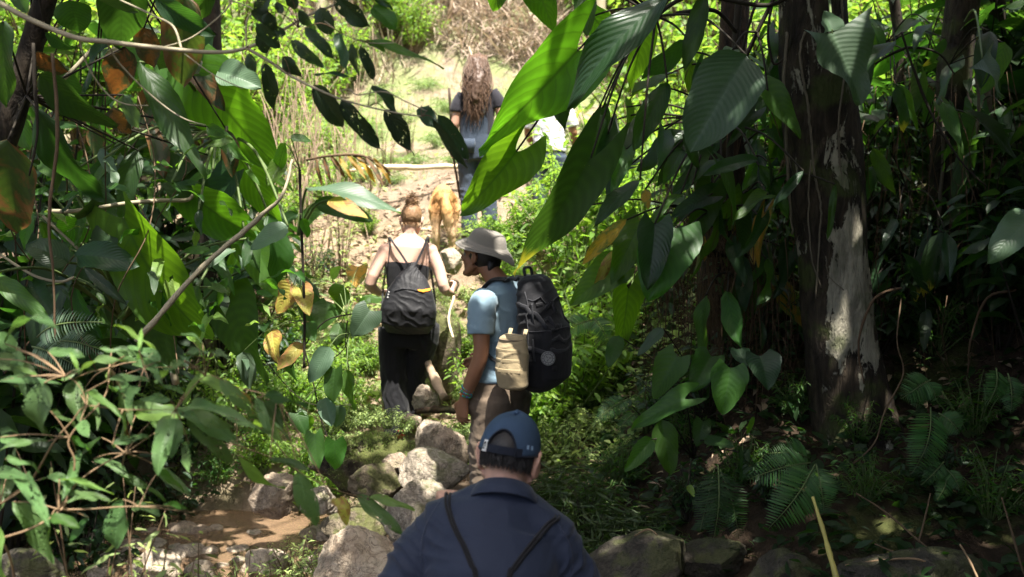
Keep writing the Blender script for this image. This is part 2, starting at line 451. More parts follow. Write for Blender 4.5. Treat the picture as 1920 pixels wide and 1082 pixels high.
# leaves: dark with shade put into the colour, thin bright, grey-green shrub, dying
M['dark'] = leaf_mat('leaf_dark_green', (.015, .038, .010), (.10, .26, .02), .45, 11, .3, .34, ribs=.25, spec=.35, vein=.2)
M['gloss'] = leaf_mat('leaf_glossy', (.018, .044, .016), (.09, .24, .02), .36, 13, .32, .3, ribs=.4, spec=.45, vein=.2)
M['pale'] = leaf_mat('leaf_pale_ribbed', (.075, .125, .07), (.12, .26, .04), .42, 17, .25, .3, ribs=.3, spec=.45, vein=.2)
M['thin'] = leaf_mat('leaf_thin_bright', (.04, .105, .012), (.17, .40, .012), .42, 9, .42, .55, ribs=.4, vein=.62)
M['mid'] = leaf_mat('leaf_mid_green', (.035, .088, .016), (.16, .38, .02), .45, 9, .35, .42, ribs=.25, vein=.22, spec=.35)
M['shrub'] = leaf_mat('leaf_grey_green', (.095, .175, .055), (.18, .34, .05), .42, 14, .5, .32, holes=.75, spots=.5, ribs=.6, spec=.5, var=.25, vein=.22, hscale=1.1)
M['shrubthin'] = leaf_mat('leaf_young', (.13, .23, .05), (.3, .52, .05), .4, 12, .5, .45, ribs=.4)
M['branch'] = leaf_mat('leaf_leathery', (.028, .052, .024), (.05, .10, .015), .42, 8, .4, .25, holes=.5, spots=.3, ribs=.35, spec=.55, vein=.15, var=.3)
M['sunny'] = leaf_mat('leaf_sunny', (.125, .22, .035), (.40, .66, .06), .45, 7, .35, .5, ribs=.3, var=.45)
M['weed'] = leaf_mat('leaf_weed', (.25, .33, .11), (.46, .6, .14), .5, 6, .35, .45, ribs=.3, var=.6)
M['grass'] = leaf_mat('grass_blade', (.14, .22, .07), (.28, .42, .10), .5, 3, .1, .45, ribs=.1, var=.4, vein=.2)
M['yellow'] = leaf_mat('leaf_yellowing', (.36, .33, .06), (.55, .5, .05), .5, 9, .35, .45, holes=.35, spots=.8, dry=(.33, .17, .05), dryamt=.2, ribs=.5)
M['brown'] = leaf_mat('leaf_dying', (.16, .075, .022), (.3, .12, .02), .6, 9, .35, .4, spots=.8, dry=(.05, .05, .015), dryamt=.25, ribs=.3, vein=.1)
M['halfdry'] = leaf_mat('leaf_half_dry', (.026, .044, .012), (.1, .18, .02), .5, 10, .3, .35, spots=.5, dry=(.13, .065, .02), dryamt=.16, ribs=.25, vein=.1)
M['tipped'] = leaf_mat('leaf_yellow_tipped', (.014, .034, .009), (.07, .18, .015), .45, 12, .3, .34, ribs=.3, spec=.35, vein=.2, holes=.25, tip=(.45, .42, .03))
M['orange'] = leaf_mat('leaf_orange', (.42, .25, .03), (.6, .34, .02), .5, 8, .35, .45, dry=(.16, .2, .03), dryamt=.15, spots=.6, ribs=.5)
M['litter'] = leaf_mat('leaf_litter', (.30, .215, .14), (.25, .16, .09), .8, 5, .35, .15, ribs=.4, var=.7)
M['straw'] = leaf_mat('dry_straw', (.36, .285, .215), (.33, .25, .17), .8, 2, .1, .25, ribs=.1, var=.5)
M['grass_dark'] = leaf_mat('grass_blade_shade', (.045, .075, .018), (.10, .18, .02), .5, 3, .1, .35, ribs=.1, var=.4, vein=.2)  # darker copy of the grass, the bank's shade put into its colour
M['fern'] = leaf_mat('fern_frond', (.045, .12, .03), (.14, .34, .04), .42, 3, .35, .4, ribs=.3)
M['canopy'] = leaf_mat('leaf_canopy', (.03, .07, .016), (.09, .2, .015), .4, 7, .35, .3, ribs=.2)
M['stem_green'] = flat_mat('stem_green', (.09, .13, .04), .6, .3, 30)
M['stem_brown'] = flat_mat('stem_brown', (.10, .065, .035), .8, .4, 30, .4, 120)
M['stem_pale'] = flat_mat('stem_pale', (.30, .26, .17), .7, .35, 25, .3, 120)
M['stem_dark'] = flat_mat('stem_dark', (.022, .017, .011), .85, .4, 25, .4, 120)
M['twig_tan'] = flat_mat('twig_tan', (.22, .145, .08), .65, .3, 25, .3, 120)
M['root'] = flat_mat('root_fibre', (.085, .052, .028), .9, .5, 18, .4, 90)
M['root_pale'] = flat_mat('root_pale', (.12, .10, .07), .85, .5, 25, .5, 90)
M['wood'] = flat_mat('dead_wood', (.30, .22, .15), .85, .35, 14, .6, 60)
M['palewood'] = flat_mat('bleached_wood', (.6, .5, .33), .8, .2, 10, .5, 60)
M['bamboo'] = flat_mat('bamboo_cane', (.42, .36, .10), .5, .3, 8, .2, 60)
M['bark_lichen'] = bark_mat('bark_brown_lichen', (.012, .0085, .006), (.055, .041, .027), (.36, .33, .25), .06, .55, 5.0, [((-.10, -.2, 1.30), .36), ((-.06, -.2, 1.0), .26), ((-.16, -.2, 1.95), .22), ((-.2, -.2, 1.6), .2), ((-.15, -.2, 2.4), .18), ((0, -.25, .72), .12)])
M['bark_dark'] = bark_mat('bark_dark', (.010, .0075, .005), (.042, .031, .020), (.16, .14, .09), -.06, .5)
M['bark_fiber'] = bark_mat('bark_root_mass', (.008, .005, .003), (.045, .026, .014), None, 0, .25)
# ------------------------------------------------------------------ bodies
def remeshed(mb, voxel, smooth=4, disp=None, name='body', fac=.5):
    me = mb.mesh('tmp'); o = bpy.data.objects.new('tmp', me); COL.objects.link(o)
    m = o.modifiers.new('r', 'REMESH'); m.mode = 'VOXEL'; m.voxel_size = voxel; m.use_smooth_shade = True
    if smooth:
        m2 = o.modifiers.new('s', 'SMOOTH'); m2.factor = fac; m2.iterations = smooth
    dg = bpy.context.evaluated_depsgraph_get(); dg.update()
    out = bpy.data.meshes.new_from_object(o.evaluated_get(dg)); out.name = name
    bpy.data.objects.remove(o); bpy.data.meshes.remove(me)
    out.materials.clear()
    n = len(out.vertices)
    if disp is not None and n:
        co = np.empty(n * 3, np.float32); out.vertices.foreach_get('co', co); co = co.reshape(-1, 3)
        no = np.empty(n * 3, np.float32); out.vertex_normals.foreach_get('vector', no); no = no.reshape(-1, 3)
        co2 = disp(co.astype(float), no.astype(float)); out.vertices.foreach_set('co', co2.astype(np.float32).ravel()); out.update()
    out.polygons.foreach_set('use_smooth', np.ones(len(out.polygons), bool))
    return out
def wob(co, f, seed=0):
    """cheap smooth noise, about -1..1"""
    a = np.random.RandomState(seed); s = np.zeros(len(co)); amp = 1.0; tot = 0
    for o_ in range(3):
        for _ in range(3):
            k = a.normal(size=3) * f; ph = a.uniform(0, 6.28)
            s += amp * np.sin(co @ k + ph + 1.3 * np.sin(co @ (a.normal(size=3) * f * .6) + ph * 2)); tot += amp * .7
        f *= 1.9; amp *= .55
    return s / tot
def ridge(co, d, f, seed=0, warp=.35):
    """sharp cloth folds running across direction d"""
    d = np.array(d, float); d /= np.linalg.norm(d)
    p = co @ d * f + warp * f * .12 * wob(co, 9, seed) * 2
    return (1 - np.abs(np.sin(p))) ** 1.7
def folds(amp, spec, seed=0, base=.4):
    """spec: list of (centre, radius, direction, frequency, amplitude)"""
    def f(co, no):
        h = wob(co, 16, seed) * amp * base
        for c, r, d, fq, am in spec:
            w = np.exp(-((co - np.array(c)) ** 2).sum(1) / (r * r))
            h = h + w * (ridge(co, d, fq, seed + 3) - .35) * am
        return co + no * h[:, None]
    return f

def hand(mb, wrist, d, n, t, s=1.0, curl=(.5, .55, .6, .65), thumb=.5, spread=.10, r=.0085):
    """wrist point, d finger direction, n palm-facing normal, t thumb side; five jointed fingers"""
    w = Vector(wrist); d = Vector(d).normalized(); n = Vector(n); n = (n - d * n.dot(d)).normalized(); t = Vector(t); t = (t - d * t.dot(d) - n * t.dot(n)).normalized()
    mb.tube([w - d * .02 * s, w + d * .015 * s, w + d * .05 * s, w + d * .085 * s, w + d * .096 * s],
            [(.027 * s, .02 * s), (.031 * s, .019 * s), (.040 * s, .017 * s), (.041 * s, .0145 * s), (.036 * s, .011 * s)], 14, side=t)
    for i, (off, ln) in enumerate(zip((.029, .0095, -.0105, -.029), (.072, .080, .074, .058))):
        b = w + d * (.088 - .006 * abs(i - 1)) * s + t * off * s
        a = 0; pts = [b - d * .02 * s, b]; dirn = (d + t * off * spread * 30 * .1).normalized()
        for sg in (.44, .32, .24):
            a += curl[i] * (1.0 if sg > .4 else 1.15)
            v = dirn * math.cos(a) + n * math.sin(a)
            pts.append(pts[-1] + v * ln * sg * s)
        mb.tube(pts, [r * 1.05 * s, r * 1.1 * s, r * s, r * .92 * s, r * .72 * s], 8)
    b = w + d * .022 * s + t * .024 * s
    v1 = (t * .75 + d * .65 + n * .15).normalized(); v2 = (d * .9 + t * .25 + n * thumb).normalized(); v3 = (d * .8 + n * (thumb + .25) - t * .1).normalized()
    mb.tube([b - v1 * .012 * s, b + v1 * .034 * s, b + v1 * .034 * s + v2 * .03 * s, b + v1 * .034 * s + v2 * .03 * s + v3 * .024 * s],
            [.0135 * s, .0125 * s, .0102 * s, .0078 * s], 8)

def head(mb, c, Rm, s=1.0, neck_to=None, nr_=.054, ears=True, es=1.0):
    """skull, jaw, brow, nose, lips, ears; c = point between the ears, Rm 3x3: x right, y face, z up"""
    c = Vector(c)
    T = lambda x, y, z: c + Rm @ (Vector((x, y, z)) * s)
    mb.ball(T(0, -.012, .03), (.0755 * s, .097 * s, .092 * s), Rm, 28, 18)
    mb.ball(T(0, .035, -.035), (.062 * s, .060 * s, .078 * s), Rm, 22, 14)
    mb.ball(T(0, .068, -.098), (.03 * s, .026 * s, .024 * s), Rm)
    for sx in (-1, 1):
        mb.tube([T(sx * .062, .0, -.045), T(sx * .045, .05, -.09), T(sx * .012, .082, -.105)], [.02 * s, .018 * s, .016 * s], 10)     # jaw
        mb.tube([T(sx * .008, .088, .022), T(sx * .032, .084, .024), T(sx * .056, .062, .014)], [.010 * s, .011 * s, .009 * s], 8)   # brow
        mb.ball(T(sx * .04, .068, -.025), (.02 * s, .018 * s, .017 * s), Rm)                                                       # cheek
        mb.ball(T(sx * .012, .101, -.036), (.0085 * s, .010 * s, .008 * s), Rm, 10, 8)
        if ears:
            E = Rm @ Euler((R(8), 0, sx * R(-24))).to_matrix()
            TE = T
            T = lambda x, y, z: TE(sx * .074 + (x - sx * .074) * es, (y + .006) * es - .006, (z + .006) * es - .006)
            mb.ball(T(sx * .083, -.008, -.008), (.0085 * s * es, .019 * s * es, .032 * s * es), E, 14, 10)
            mb.tube([T(sx * .076, .012, .012), T(sx * .087, .004, .027), T(sx * .092, -.016, .024), T(sx * .091, -.024, .0), T(sx * .083, -.014, -.028), T(sx * .077, .004, -.038)], [.005 * s * es] * 6, 7)
            T = TE
    mb.tube([T(0, .092, .018), T(0, .104, -.005), T(0, .116, -.03)], [.007 * s, .0095 * s, .0125 * s], 10)
    mb.tube([T(-.022, .083, -.066), T(0, .094, -.064), T(.022, .083, -.066)], [.004 * s, .007 * s, .004 * s], 8)
    mb.tube([T(-.02, .082, -.076), T(0, .092, -.076), T(.02, .082, -.076)], [.004 * s, .007 * s, .004 * s], 8)
    if neck_to is not None:
        nb = Vector(neck_to); top = T(0, -.022, -.03)
        mb.tube([top, top.lerp(nb, .5), nb, nb + (nb - top).normalized() * .03], [(nr_ * s, nr_ * s * 1.05), (nr_ * s * .97, nr_ * s * 1.0), (nr_ * 1.12 * s, nr_ * 1.15 * s), (nr_ * 1.3 * s, nr_ * 1.3 * s)], 18, side=Rm.col[0])
def eyes(parent, c, Rm, s=1.0):
    mb = MB(); c = Vector(c)
    for sx in (-1, 1): mb.ball(c + Rm @ (Vector((sx * .031, .0795, .002)) * s), .0115 * s, None, 12, 8)
    mb.build('eyes', M['eye'], parent)
def limb(mb, pts, rads, n=16, k=4):
    sp = spline(pts, k); mb.tube(sp, taper(rads, len(sp)), n)
def strands(mb, roots, dirs, length, width, curve, rg, mat=0, seg=4, gravity=0.0):
    """flat tapering locks of hair"""
    for p, d in zip(roots, dirs):
        p = Vector(p); d = Vector(d).normalized(); L_ = length * rg.uniform(.6, 1.2); w = width * rg.uniform(.6, 1.3)
        side = d.cross(Vector((rg.gauss(0, 1), rg.gauss(0, 1), rg.gauss(0, 1)))).normalized()
        V = []; F = []; q = p.copy()
        for i in range(seg + 1):
            t = i / seg; ww = w * (1 - t * .85) * .5
            V += [q - side * ww, q + side * ww]
            d = (d + Vector((rg.gauss(0, curve), rg.gauss(0, curve), rg.gauss(0, curve) - gravity))).normalized()
            q = q + d * L_ / seg
        for i in range(seg): F.append((2 * i, 2 * i + 1, 2 * i + 3, 2 * i + 2))
        mb.add(V, F, None, rg.random(), mat)

M['skin_light'] = skin_mat('skin_light', (.56, .34, .25))
M['skin_pale'] = skin_mat('skin_pale', (.66, .44, .34))
M['skin_tan'] = skin_mat('skin_tan', (.27, .135, .075))
M['eye'] = flat_mat('eye', (.2, .19, .17), .2, .3, 60)
M['hair_black'] = hair_mat('hair_black', (.004, .0035, .0035), (.016, .013, .012))
M['hair_blond'] = hair_mat('hair_dark_blond', (.15, .075, .035), (.46, .28, .14))
M['hair_brown'] = hair_mat('hair_auburn', (.042, .023, .014), (.155, .088, .052))
M['navy'] = cloth_mat('navy_polo', (.017, .025, .050), .72, .14, 700, spec=.3, sheen=.12)
M['navy_dark'] = cloth_mat('navy_trim', (.008, .011, .02), .8)
M['black'] = cloth_mat('black_cloth', (.012, .012, .014), .85, .25)
M['black_nylon'] = cloth_mat('black_nylon', (.011, .011, .013), .6, .2, 400, spec=.3)
M['charcoal'] = cloth_mat('charcoal_strap', (.03, .03, .034), .8)
M['blue_tee'] = cloth_mat('light_blue_cotton', (.20, .29, .35), .9, .09, sheen=.2)
M['khaki'] = cloth_mat('brown_khaki', (.135, .10, .07), .9, .2)
M['hat'] = cloth_mat('stone_canvas', (.20, .182, .158), .9, .08)
M['hat_thread'] = cloth_mat('hat_thread', (.18, .158, .13), .9, .08)
M['tan_pouch'] = cloth_mat('tan_webbing', (.34, .265, .155), .85, .14)
M['khaki_web'] = cloth_mat('khaki_webbing', (.32, .25, .146), .85, .14)
M['denim'] = cloth_mat('blue_denim', (.042, .057, .082), .9, .25)
M['denim_light'] = cloth_mat('pale_denim', (.25, .36, .5), .9, .15)
M['black_tee'] = cloth_mat('faded_black_cotton', (.026, .025, .032), .9, .2)
M['white_tee'] = cloth_mat('white_cotton', (.55, .55, .58), .9, .05)
M['boot'] = cloth_mat('black_rubber', (.012, .013, .015), .5, .2, 200, spec=.5)
M['red_shoe'] = cloth_mat('coral_shoe', (.55, .07, .05), .7, .2)
M['white_tag'] = flat_mat('white_tag', (.72, .72, .70), .7, .05)
M['orange'] = M['orange']
M['orange_tag'] = flat_mat('orange_fabric', (.8, .26, .02), .7, .1)
M['stick'] = flat_mat('walking_stick', (.07, .05, .035), .8, .3, 20, .3, 80)

def cap_mat():
    k = NT('cap_mesh'); co = k.new('UVMap').outputs[0]
    sp = k.new('SeparateXYZ'); k.l(co, sp.inputs[0])
    a = k.math('SINE', k.math('MULTIPLY', sp.outputs[0], 520.0)); b = k.math('SINE', k.math('MULTIPLY', sp.outputs[1], 190.0))
    g = k.math('MULTIPLY', a, b)
    c = k.mix(k.step(g, -.2, .6), (.05, .09, .155), (.018, .034, .066))
    nn = k.noise(k.new('TexCoord').outputs['Object'], 30, 3)
    c = k.mix(k.math('MULTIPLY', nn, .25), c, (.05, .08, .13))
    pr = k.new('BsdfPrincipled'); k.set(pr, Base_Color=c, Roughness=.8, Normal=k.bump(g, .35, .002)); pr.inputs['Specular IOR Level'].default_value = .25
    return k.done(pr.outputs[0])
M['cap'] = cap_mat()

# ================================================================== man in the cap
def cap_man():
    Y0 = 2.8; org = Vector((0.0, Y0, -.68))
    t = empty('person', org)
    tag(t, 'person in navy polo and dark blue cap, head bent, seen from behind nearest the camera', 'person')
    L = lambda px, py, dy=0: P(px, py, Y0 + dy) - org
    Hc = L(955, 860, .10)
    Hr = Euler((R(-18), R(6), R(-17)), 'XYZ').to_matrix()          # bent forward, turned a little right
    neck = L(945, 925, .045)
    shL = L(812, 1002, .03); shR = L(1050, 1030, .03)
    elL = L(742, 1120, -.02); elR = L(1112, 1180, .06)
    side = Vector((.966, -.04, -.25))
    pel = Vector((-.06, -.10, .88))
    up = L(925, 985, .02); mid = L(922, 1070, -.03); low = Vector((-.06, -.08, 1.04))
    # skin
    b = MB(); head(b, Hc, Hr, 1.0, neck - Vector((0, 0, .02)), .062, True, 1.22)
    b.tube([neck + Vector((0, 0, .01)), up, mid, low, pel], [(.07, .06), (.16, .085), (.165, .10), (.15, .10), (.15, .11)], 24, side=side)
    hL = L(838, 972, .17); 
    limb(b, [shL, elL, L(790, 1060, .26), hL], [.05, .045, .04, .027])
    hand(b, hL, Vector((.1, -.25, 1)), Vector((.1, -1, -.35)), Vector((.9, .1, 0)), 1.0, (.95, .95, .9, .9), .6)
    limb(b, [shR, elR, elR + Vector((-.06, .26, -.02))], [.05, .045, .028])
    hand(b, elR + Vector((-.06, .27, -.02)), Vector((-.3, .9, -.2)), Vector((-.3, -.2, -1)), Vector((-.8, -.2, .1)), 1.0)
    for sx in (-1, 1): limb(b, [(pel.x + sx * .09, -.10, .86), (pel.x + sx * .1, -.02, .46), (pel.x + sx * .1, -.07, .07)], [.08, .055, .04])
    me = remeshed(b, .0048, 3, name='body'); o = link('body', me, M['skin_light'], t)
    eyes(o, Hc, Hr)
    # polo
    s = MB()
    s.tube([neck + Vector((0, .015, .025)), neck + Vector((0, -.0, -.005)), L(940, 948, .03), L(932, 972, .022), up, L(923, 1030, 0), mid, low, pel],
           [(.066, .062), (.074, .066), (.105, .078), (.165, .096), (.195, .112), (.20, .125), (.195, .132), (.18, .13), (.185, .14)], 36, side=side)
    for sh, el, q in ((shL, elL, 1), (shR, elR, -1)):
        s.ball(sh + Vector((q * .01, 0, -.005)), .082)
        limb(s, [sh + Vector((q * .05, 0, .02)), sh.lerp(el, .35) , sh.lerp(el, .95)], [.083, .082, .072], 20)
        s.tube([neck + Vector((-q * .03, .0, -.03)), sh + Vector((0, 0, .02))], [(.06, .075), (.072, .075)], 16)
    sp = [(L(800, 1040), .09, (.5, 0, 1), 70, .018), (L(760, 1075), .10, (.15, 0, 1), 60, .018), (L(845, 1000), .07, (-1, 0, .8), 55, .007), (L(1085, 1060), .09, (-.4, 0, 1), 60, .010), (L(1000, 1000), .10, (1, 0, .5), 45, .008), (L(900, 1060), .09, (.7, 0, 1), 50, .008), (L(985, 1060), .08, (-.5, 0, 1), 55, .007), (L(860, 960), .07, (.8, 0, 1), 60, .006),
          (L(1030, 1075), .10, (1, 0, .9), 40, .004), (L(930, 1090), .16, (.2, 0, 1), 28, .003)]
    me = remeshed(s, .0065, 14, folds(.0055, sp, 5), 'polo_shirt', .5); sh_ = link('polo_shirt', me, M['navy'], t)
    # collar: a folded band round the neck
    c = MB(); nn = 40; V = []; F = []
    ax = (Hc - neck); ax = Vector((.10, .52, .84)).normalized(); sx_ = (side - ax * side.dot(ax)).normalized(); fy = ax.cross(sx_)
    for i in range(nn + 1):
        a = -math.pi * .5 + (i / nn - .5) * 2 * math.pi * .93         # opening in front
        for (rr_, hh) in ((.066, .0), (.067, .018), (.070, .022), (.075, .019), (.085, -.002), (.093, -.024), (.091, -.028)):
            back = .5 - .5 * math.sin(a)
            q = neck + sx_ * math.cos(a) * rr_ * 1.12 + fy * math.sin(a) * rr_ * 1.02 + ax * (hh + .004 - .018 * (1 - back))
            V.append(q)
    m_ = 7
    for i in range(nn):
        for j in range(m_ - 1): F.append((i * m_ + j, i * m_ + j + 1, (i + 1) * m_ + j + 1, (i + 1) * m_ + j))
    c.add(V, F); co = c.build('collar', M['navy'], sh_)
    mo = co.modifiers.new('t', 'SOLIDIFY'); mo.thickness = .003; mo.offset = 0
    for path in ([(826, 940), (800, 985), (790, 1030), (792, 1079)], [(1048, 985), (1066, 1020), (1072, 1050), (1070, 1079)]):
        sm_ = MB(); pts = []
        for px, py, _ in spline([Vector((a, b_, 0)) for a, b_ in path], 6):
            ok, loc, no, ix = sh_.ray_cast(CAM - org, (P(px, py, 3) - CAM).normalized())
            if ok: pts.append(loc + no * .0002)
        sm_.tube(pts, [(.0035, .0012)] * len(pts), 6); sm_.build('seam', M['navy'], sh_)
    # trousers and shoes
    tr = MB()
    tr.tube([pel + Vector((0, .02, .1)), pel, pel + Vector((0, .01, -.1))], [(.185, .135), (.19, .14), (.17, .12)], 24)
    for sx in (-1, 1): limb(tr, [(pel.x + sx * .085, -.10, .86), (pel.x + sx * .1, -.03, .48), (pel.x + sx * .1, -.07, .05)], [.105, .085, .075])
    link('trousers', remeshed(tr, .012, 3, folds(.006, [], 3), 'trousers'), M['black'], t)
    for sx in (-1, 1):
        z = MB(); z.tube([(pel.x + sx * .1, -.14, .035), (pel.x + sx * .1, -.07, .05), (pel.x + sx * .105, .08, .04), (pel.x + sx * .108, .15, .025)], [(.032, .034), (.04, .05), (.044, .035), (.03, .02)], 14, side=(1, 0, 0))
        z.build('shoe', M['charcoal'], t)
    # cap
    T = lambda x, y, z: Hc + Hr @ Vector((x, y, z))
    cp = MB(); ra, rb, rc = .088, .109, .122; nA, nH = 96, 22; V = []; UV = []; F = []
    th0 = R(31); cz = .012
    def low_lat(az):            # az measured from the back of the head
        base = .02 + .16 * (.5 - .5 * math.cos(az))
        if abs(az) < th0: base = max(base, .66 * math.sqrt(max(0, 1 - (az / th0) ** 2)) ** 1.15)
        return base
    for i in range(nA + 1):
        az = -math.pi + 2 * math.pi * i / nA
        # denser towards the back so that the arch is smooth
        az = math.pi * (abs(az) / math.pi) ** 1.35 * (1 if az > 0 else -1)
        l0 = low_lat(az)
        for j in range(nH + 1):
            la = l0 + (math.pi / 2 - l0) * j / nH
            pan = 1 + .007 * (abs(math.sin(az * 3)) ** .35 - 1) * math.cos(la)
            cl = abs(math.cos(la)) ** .78; x, y, z = math.sin(az) * cl * ra * pan, -math.cos(az) * cl * rb * pan, math.sin(la) * rc
            V.append(T(x, y - .012, z + cz + .01 * math.cos(az) * -1)); UV.append((az / 6.283, la))
    for i in range(nA):
        for j in range(nH): F.append((i * (nH + 1) + j, (i + 1) * (nH + 1) + j, (i + 1) * (nH + 1) + j + 1, i * (nH + 1) + j + 1))
    cp.add(V, F, UV); cap = cp.build('cap', M['cap'], t)
    mo = cap.modifiers.new('t', 'SOLIDIFY'); mo.thickness = .003; mo.offset = 1
    def rim(az, la, k=1.0): return T(math.sin(az) * abs(math.cos(la)) ** .78 * ra * k, -math.cos(az) * abs(math.cos(la)) ** .78 * rb * k - .012, math.sin(la) * rc + cz - .01 * math.cos(az))
    st = MB(); V = []; F = []
    for i in range(25):
        az = R(-42) + R(84) * i / 24
        for la, k_ in ((.03, 1.0), (.03, 1.035), (.22, 1.035), (.22, 1.0)): V.append(rim(az, la, k_))
    for i in range(24):
        for j in range(4): F.append((i * 4 + j, i * 4 + (j + 1) % 4, (i + 1) * 4 + (j + 1) % 4, (i + 1) * 4 + j))
    F += [(0, 3, 2, 1), (96, 97, 98, 99)]
    st.add(V, F); st.build('strap', M['navy_dark'], cap, smooth=False)
    bd = MB(); pts = [rim(az, low_lat(az), 1.03) for az in np.linspace(-th0, th0, 40)]
    bd.tube(pts, .0032, 6); bd.build('edge_binding', M['navy_dark'], cap)
    rb_ = MB(); rb_.tube([rim(az, low_lat(az) , 1.025) for az in list(np.linspace(th0, 2 * math.pi - th0, 60))], .0035, 6); rb_.build('edge_binding', M['navy_dark'], cap)
    for az in (R(-33),):
        tg = MB(); V = []
        for kk in (1.04, 1.07):
            for a_, la in ((-.085, .02), (.085, .02), (.085, .30), (-.085, .30)): V.append(rim(az + a_, la, kk))
        tg.add(V, [(0, 1, 5, 4), (1, 2, 6, 5), (2, 3, 7, 6), (3, 0, 4, 7), (4, 5, 6, 7), (0, 3, 2, 1)]); tgo = tg.build('tag', M['white_tag'], cap, smooth=False)
        lt = MB()
        for (a0, a1, l0, l1) in ((-.045, -.02, .07, .25), (-.02, .045, .20, .25), (.02, .045, .12, .20), (-.02, .03, .07, .10)):
            lt.add([rim(az + a0, l0, 1.08), rim(az + a1, l0, 1.08), rim(az + a1, l1, 1.08), rim(az + a0, l1, 1.08)], [(0, 1, 2, 3)])
        lt.build('tag_mark', M['charcoal'], cap, smooth=False)
    ey = MB()
    for az, la in ((R(52), .28), (R(62), .27)):
        V = [rim(az + a_, la + l_, 1.05) for a_, l_ in ((-.035, -.05), (.035, -.05), (.035, .05), (-.035, .05))] + [rim(az + a_, la + l_, 1.02) for a_, l_ in ((-.035, -.05), (.035, -.05), (.035, .05), (-.035, .05))]
        ey.add(V, [(0, 1, 2, 3), (0, 4, 5, 1), (1, 5, 6, 2), (2, 6, 7, 3), (3, 7, 4, 0)])
    ey.build('patch', M['denim_light'], cap, smooth=False)
    bt = MB(); bt.ball(T(0, -.012, rc + cz + .002), (.009, .009, .006), Hr, 12, 8); bt.build('button', M['cap'], cap)
    br = MB(); V = []; F = []; nb = 24
    for i in range(nb + 1):
        az = math.pi + R(-62) + R(124) * i / nb
        e = rim(az, low_lat(az) - .02, 1.01)
        q = math.cos(R(-62) + R(124) * i / nb)
        for j in range(7):
            f = j / 6
            V.append(e + Hr @ Vector((0, .078 * f * max(q, 0) ** .8, -.030 * f * f - .008 * f)) + Hr @ Vector((0, 0, -.02 * f * (1 - q))))
    for i in range(nb):
        for j in range(6): F.append((i * 7 + j, (i + 1) * 7 + j, (i + 1) * 7 + j + 1, i * 7 + j + 1))
    br.add(V, F, [(0, 0)] * len(V)); bo = br.build('brim', M['navy_dark'], cap); mo = bo.modifiers.new('t', 'SOLIDIFY'); mo.thickness = .004
    # hair: a close shell plus locks
    h = MB(); rg = random.Random(5)
    V = []; F = []; n1, n2 = 60, 16
    for i in range(n1 + 1):
        az = R(-78) + R(156) * i / n1
        lo = -.31 - .07 * math.cos(az * 2.2) + .015 * math.sin(i * 1.7)
        for j in range(n2 + 1):
            la = lo + (1.1 - lo) * j / n2; bulge = .985 + .045 * min(1, j / 4)
            V.append(T(math.sin(az) * math.cos(la) * .080 * bulge, -math.cos(az) * math.cos(la) * .1035 * bulge - .0115, math.sin(la) * .100 + .016))
    for i in range(n1):
        for j in range(n2): F.append((i * (n2 + 1) + j, (i + 1) * (n2 + 1) + j, (i + 1) * (n2 + 1) + j + 1, i * (n2 + 1) + j + 1))
    h.add(V, F)
    roots = []; dirs = []
    for _ in range(4200):
        az = rg.uniform(R(-78), R(78)); la = rg.uniform(-.36, .05) if rg.random() < .72 else rg.uniform(.15, .85)
        if la > .1: az = rg.uniform(-th0, th0)
        p = T(math.sin(az) * math.cos(la) * .0825, -math.cos(az) * math.cos(la) * .106 - .0115, math.sin(la) * .102 + .016)
        dn = Hr @ Vector((-math.sin(az) * .12 + .12 + rg.gauss(0, .16), math.cos(az) * .10, -1))
        roots.append(p); dirs.append(dn)
    strands(h, roots, dirs, .022, .0018, .07, rg)
    h.build('hair', M['hair_black'], t)
    # drawstring bag: two doubled cords up over the shoulders
    bag = empty('drawstring_bag', org + Vector((-.05, -.2, .6)))
    tag(bag, 'black cord drawstring bag on the back of the person in the navy polo', 'bag')
    org2 = Vector(bag.location)
    rel = lambda p: p + org - org2
    knot = rel(Vector((-.055, -.245, .97)))
    def onback(px, py):
        # surface of the shirt below that point of view
        d = (P(px, py, 3) - CAM).normalized(); o_ = CAM - org
        ok, loc, no, ix = sh_.ray_cast(o_, d)
        return (rel(loc + no * .004), no) if ok else (rel(L(px, py, -.06)), Vector((0, -1, 0)))
    for path in ([(836, 934), (838, 955), (850, 990), (868, 1025), (882, 1060), (890, 1079)], [(1039, 972), (1024, 984), (1002, 1010), (978, 1040), (960, 1066), (952, 1079)]):
        for off in (0, 1):
            cd = MB(); pts = []
            for i, (px, py) in enumerate(path):
                p, no = onback(px + off * 7 * (1 - i * .06), py + off * 1.5); pts.append(p)
            f0 = pts[0] + Vector((.0, .07, -.015)); f1 = pts[0] + Vector((0, .12, -.12))
            pts = [f1, f0] + pts + [pts[-1].lerp(knot, .5) + Vector((0, -.02, 0)), knot]
            sp_ = spline(pts, 5); cd.tube(sp_, .0042, 7); cd.build('cord', M['black'], bag)
    k_ = MB(); c0 = knot
    k_.tube([c0 + Vector((0, 0, .03)), c0 + Vector((0, 0, 0)), c0 + Vector((0, -.02, -.06)), c0 + Vector((0, -.04, -.18)), c0 + Vector((0, -.03, -.32)), c0 + Vector((0, -.02, -.36))],
            [(.03, .02), (.02, .018), (.10, .05), (.15, .08), (.15, .075), (.11, .03)], 28, side=(1, 0, 0))
    link('bag_body', remeshed(k_, .009, 4, folds(.008, [(c0 + Vector((0, 0, -.05)), .1, (1, 0, 0), 90, .008)], 8), 'bag_body'), M['black_nylon'], bag)
cap_man()

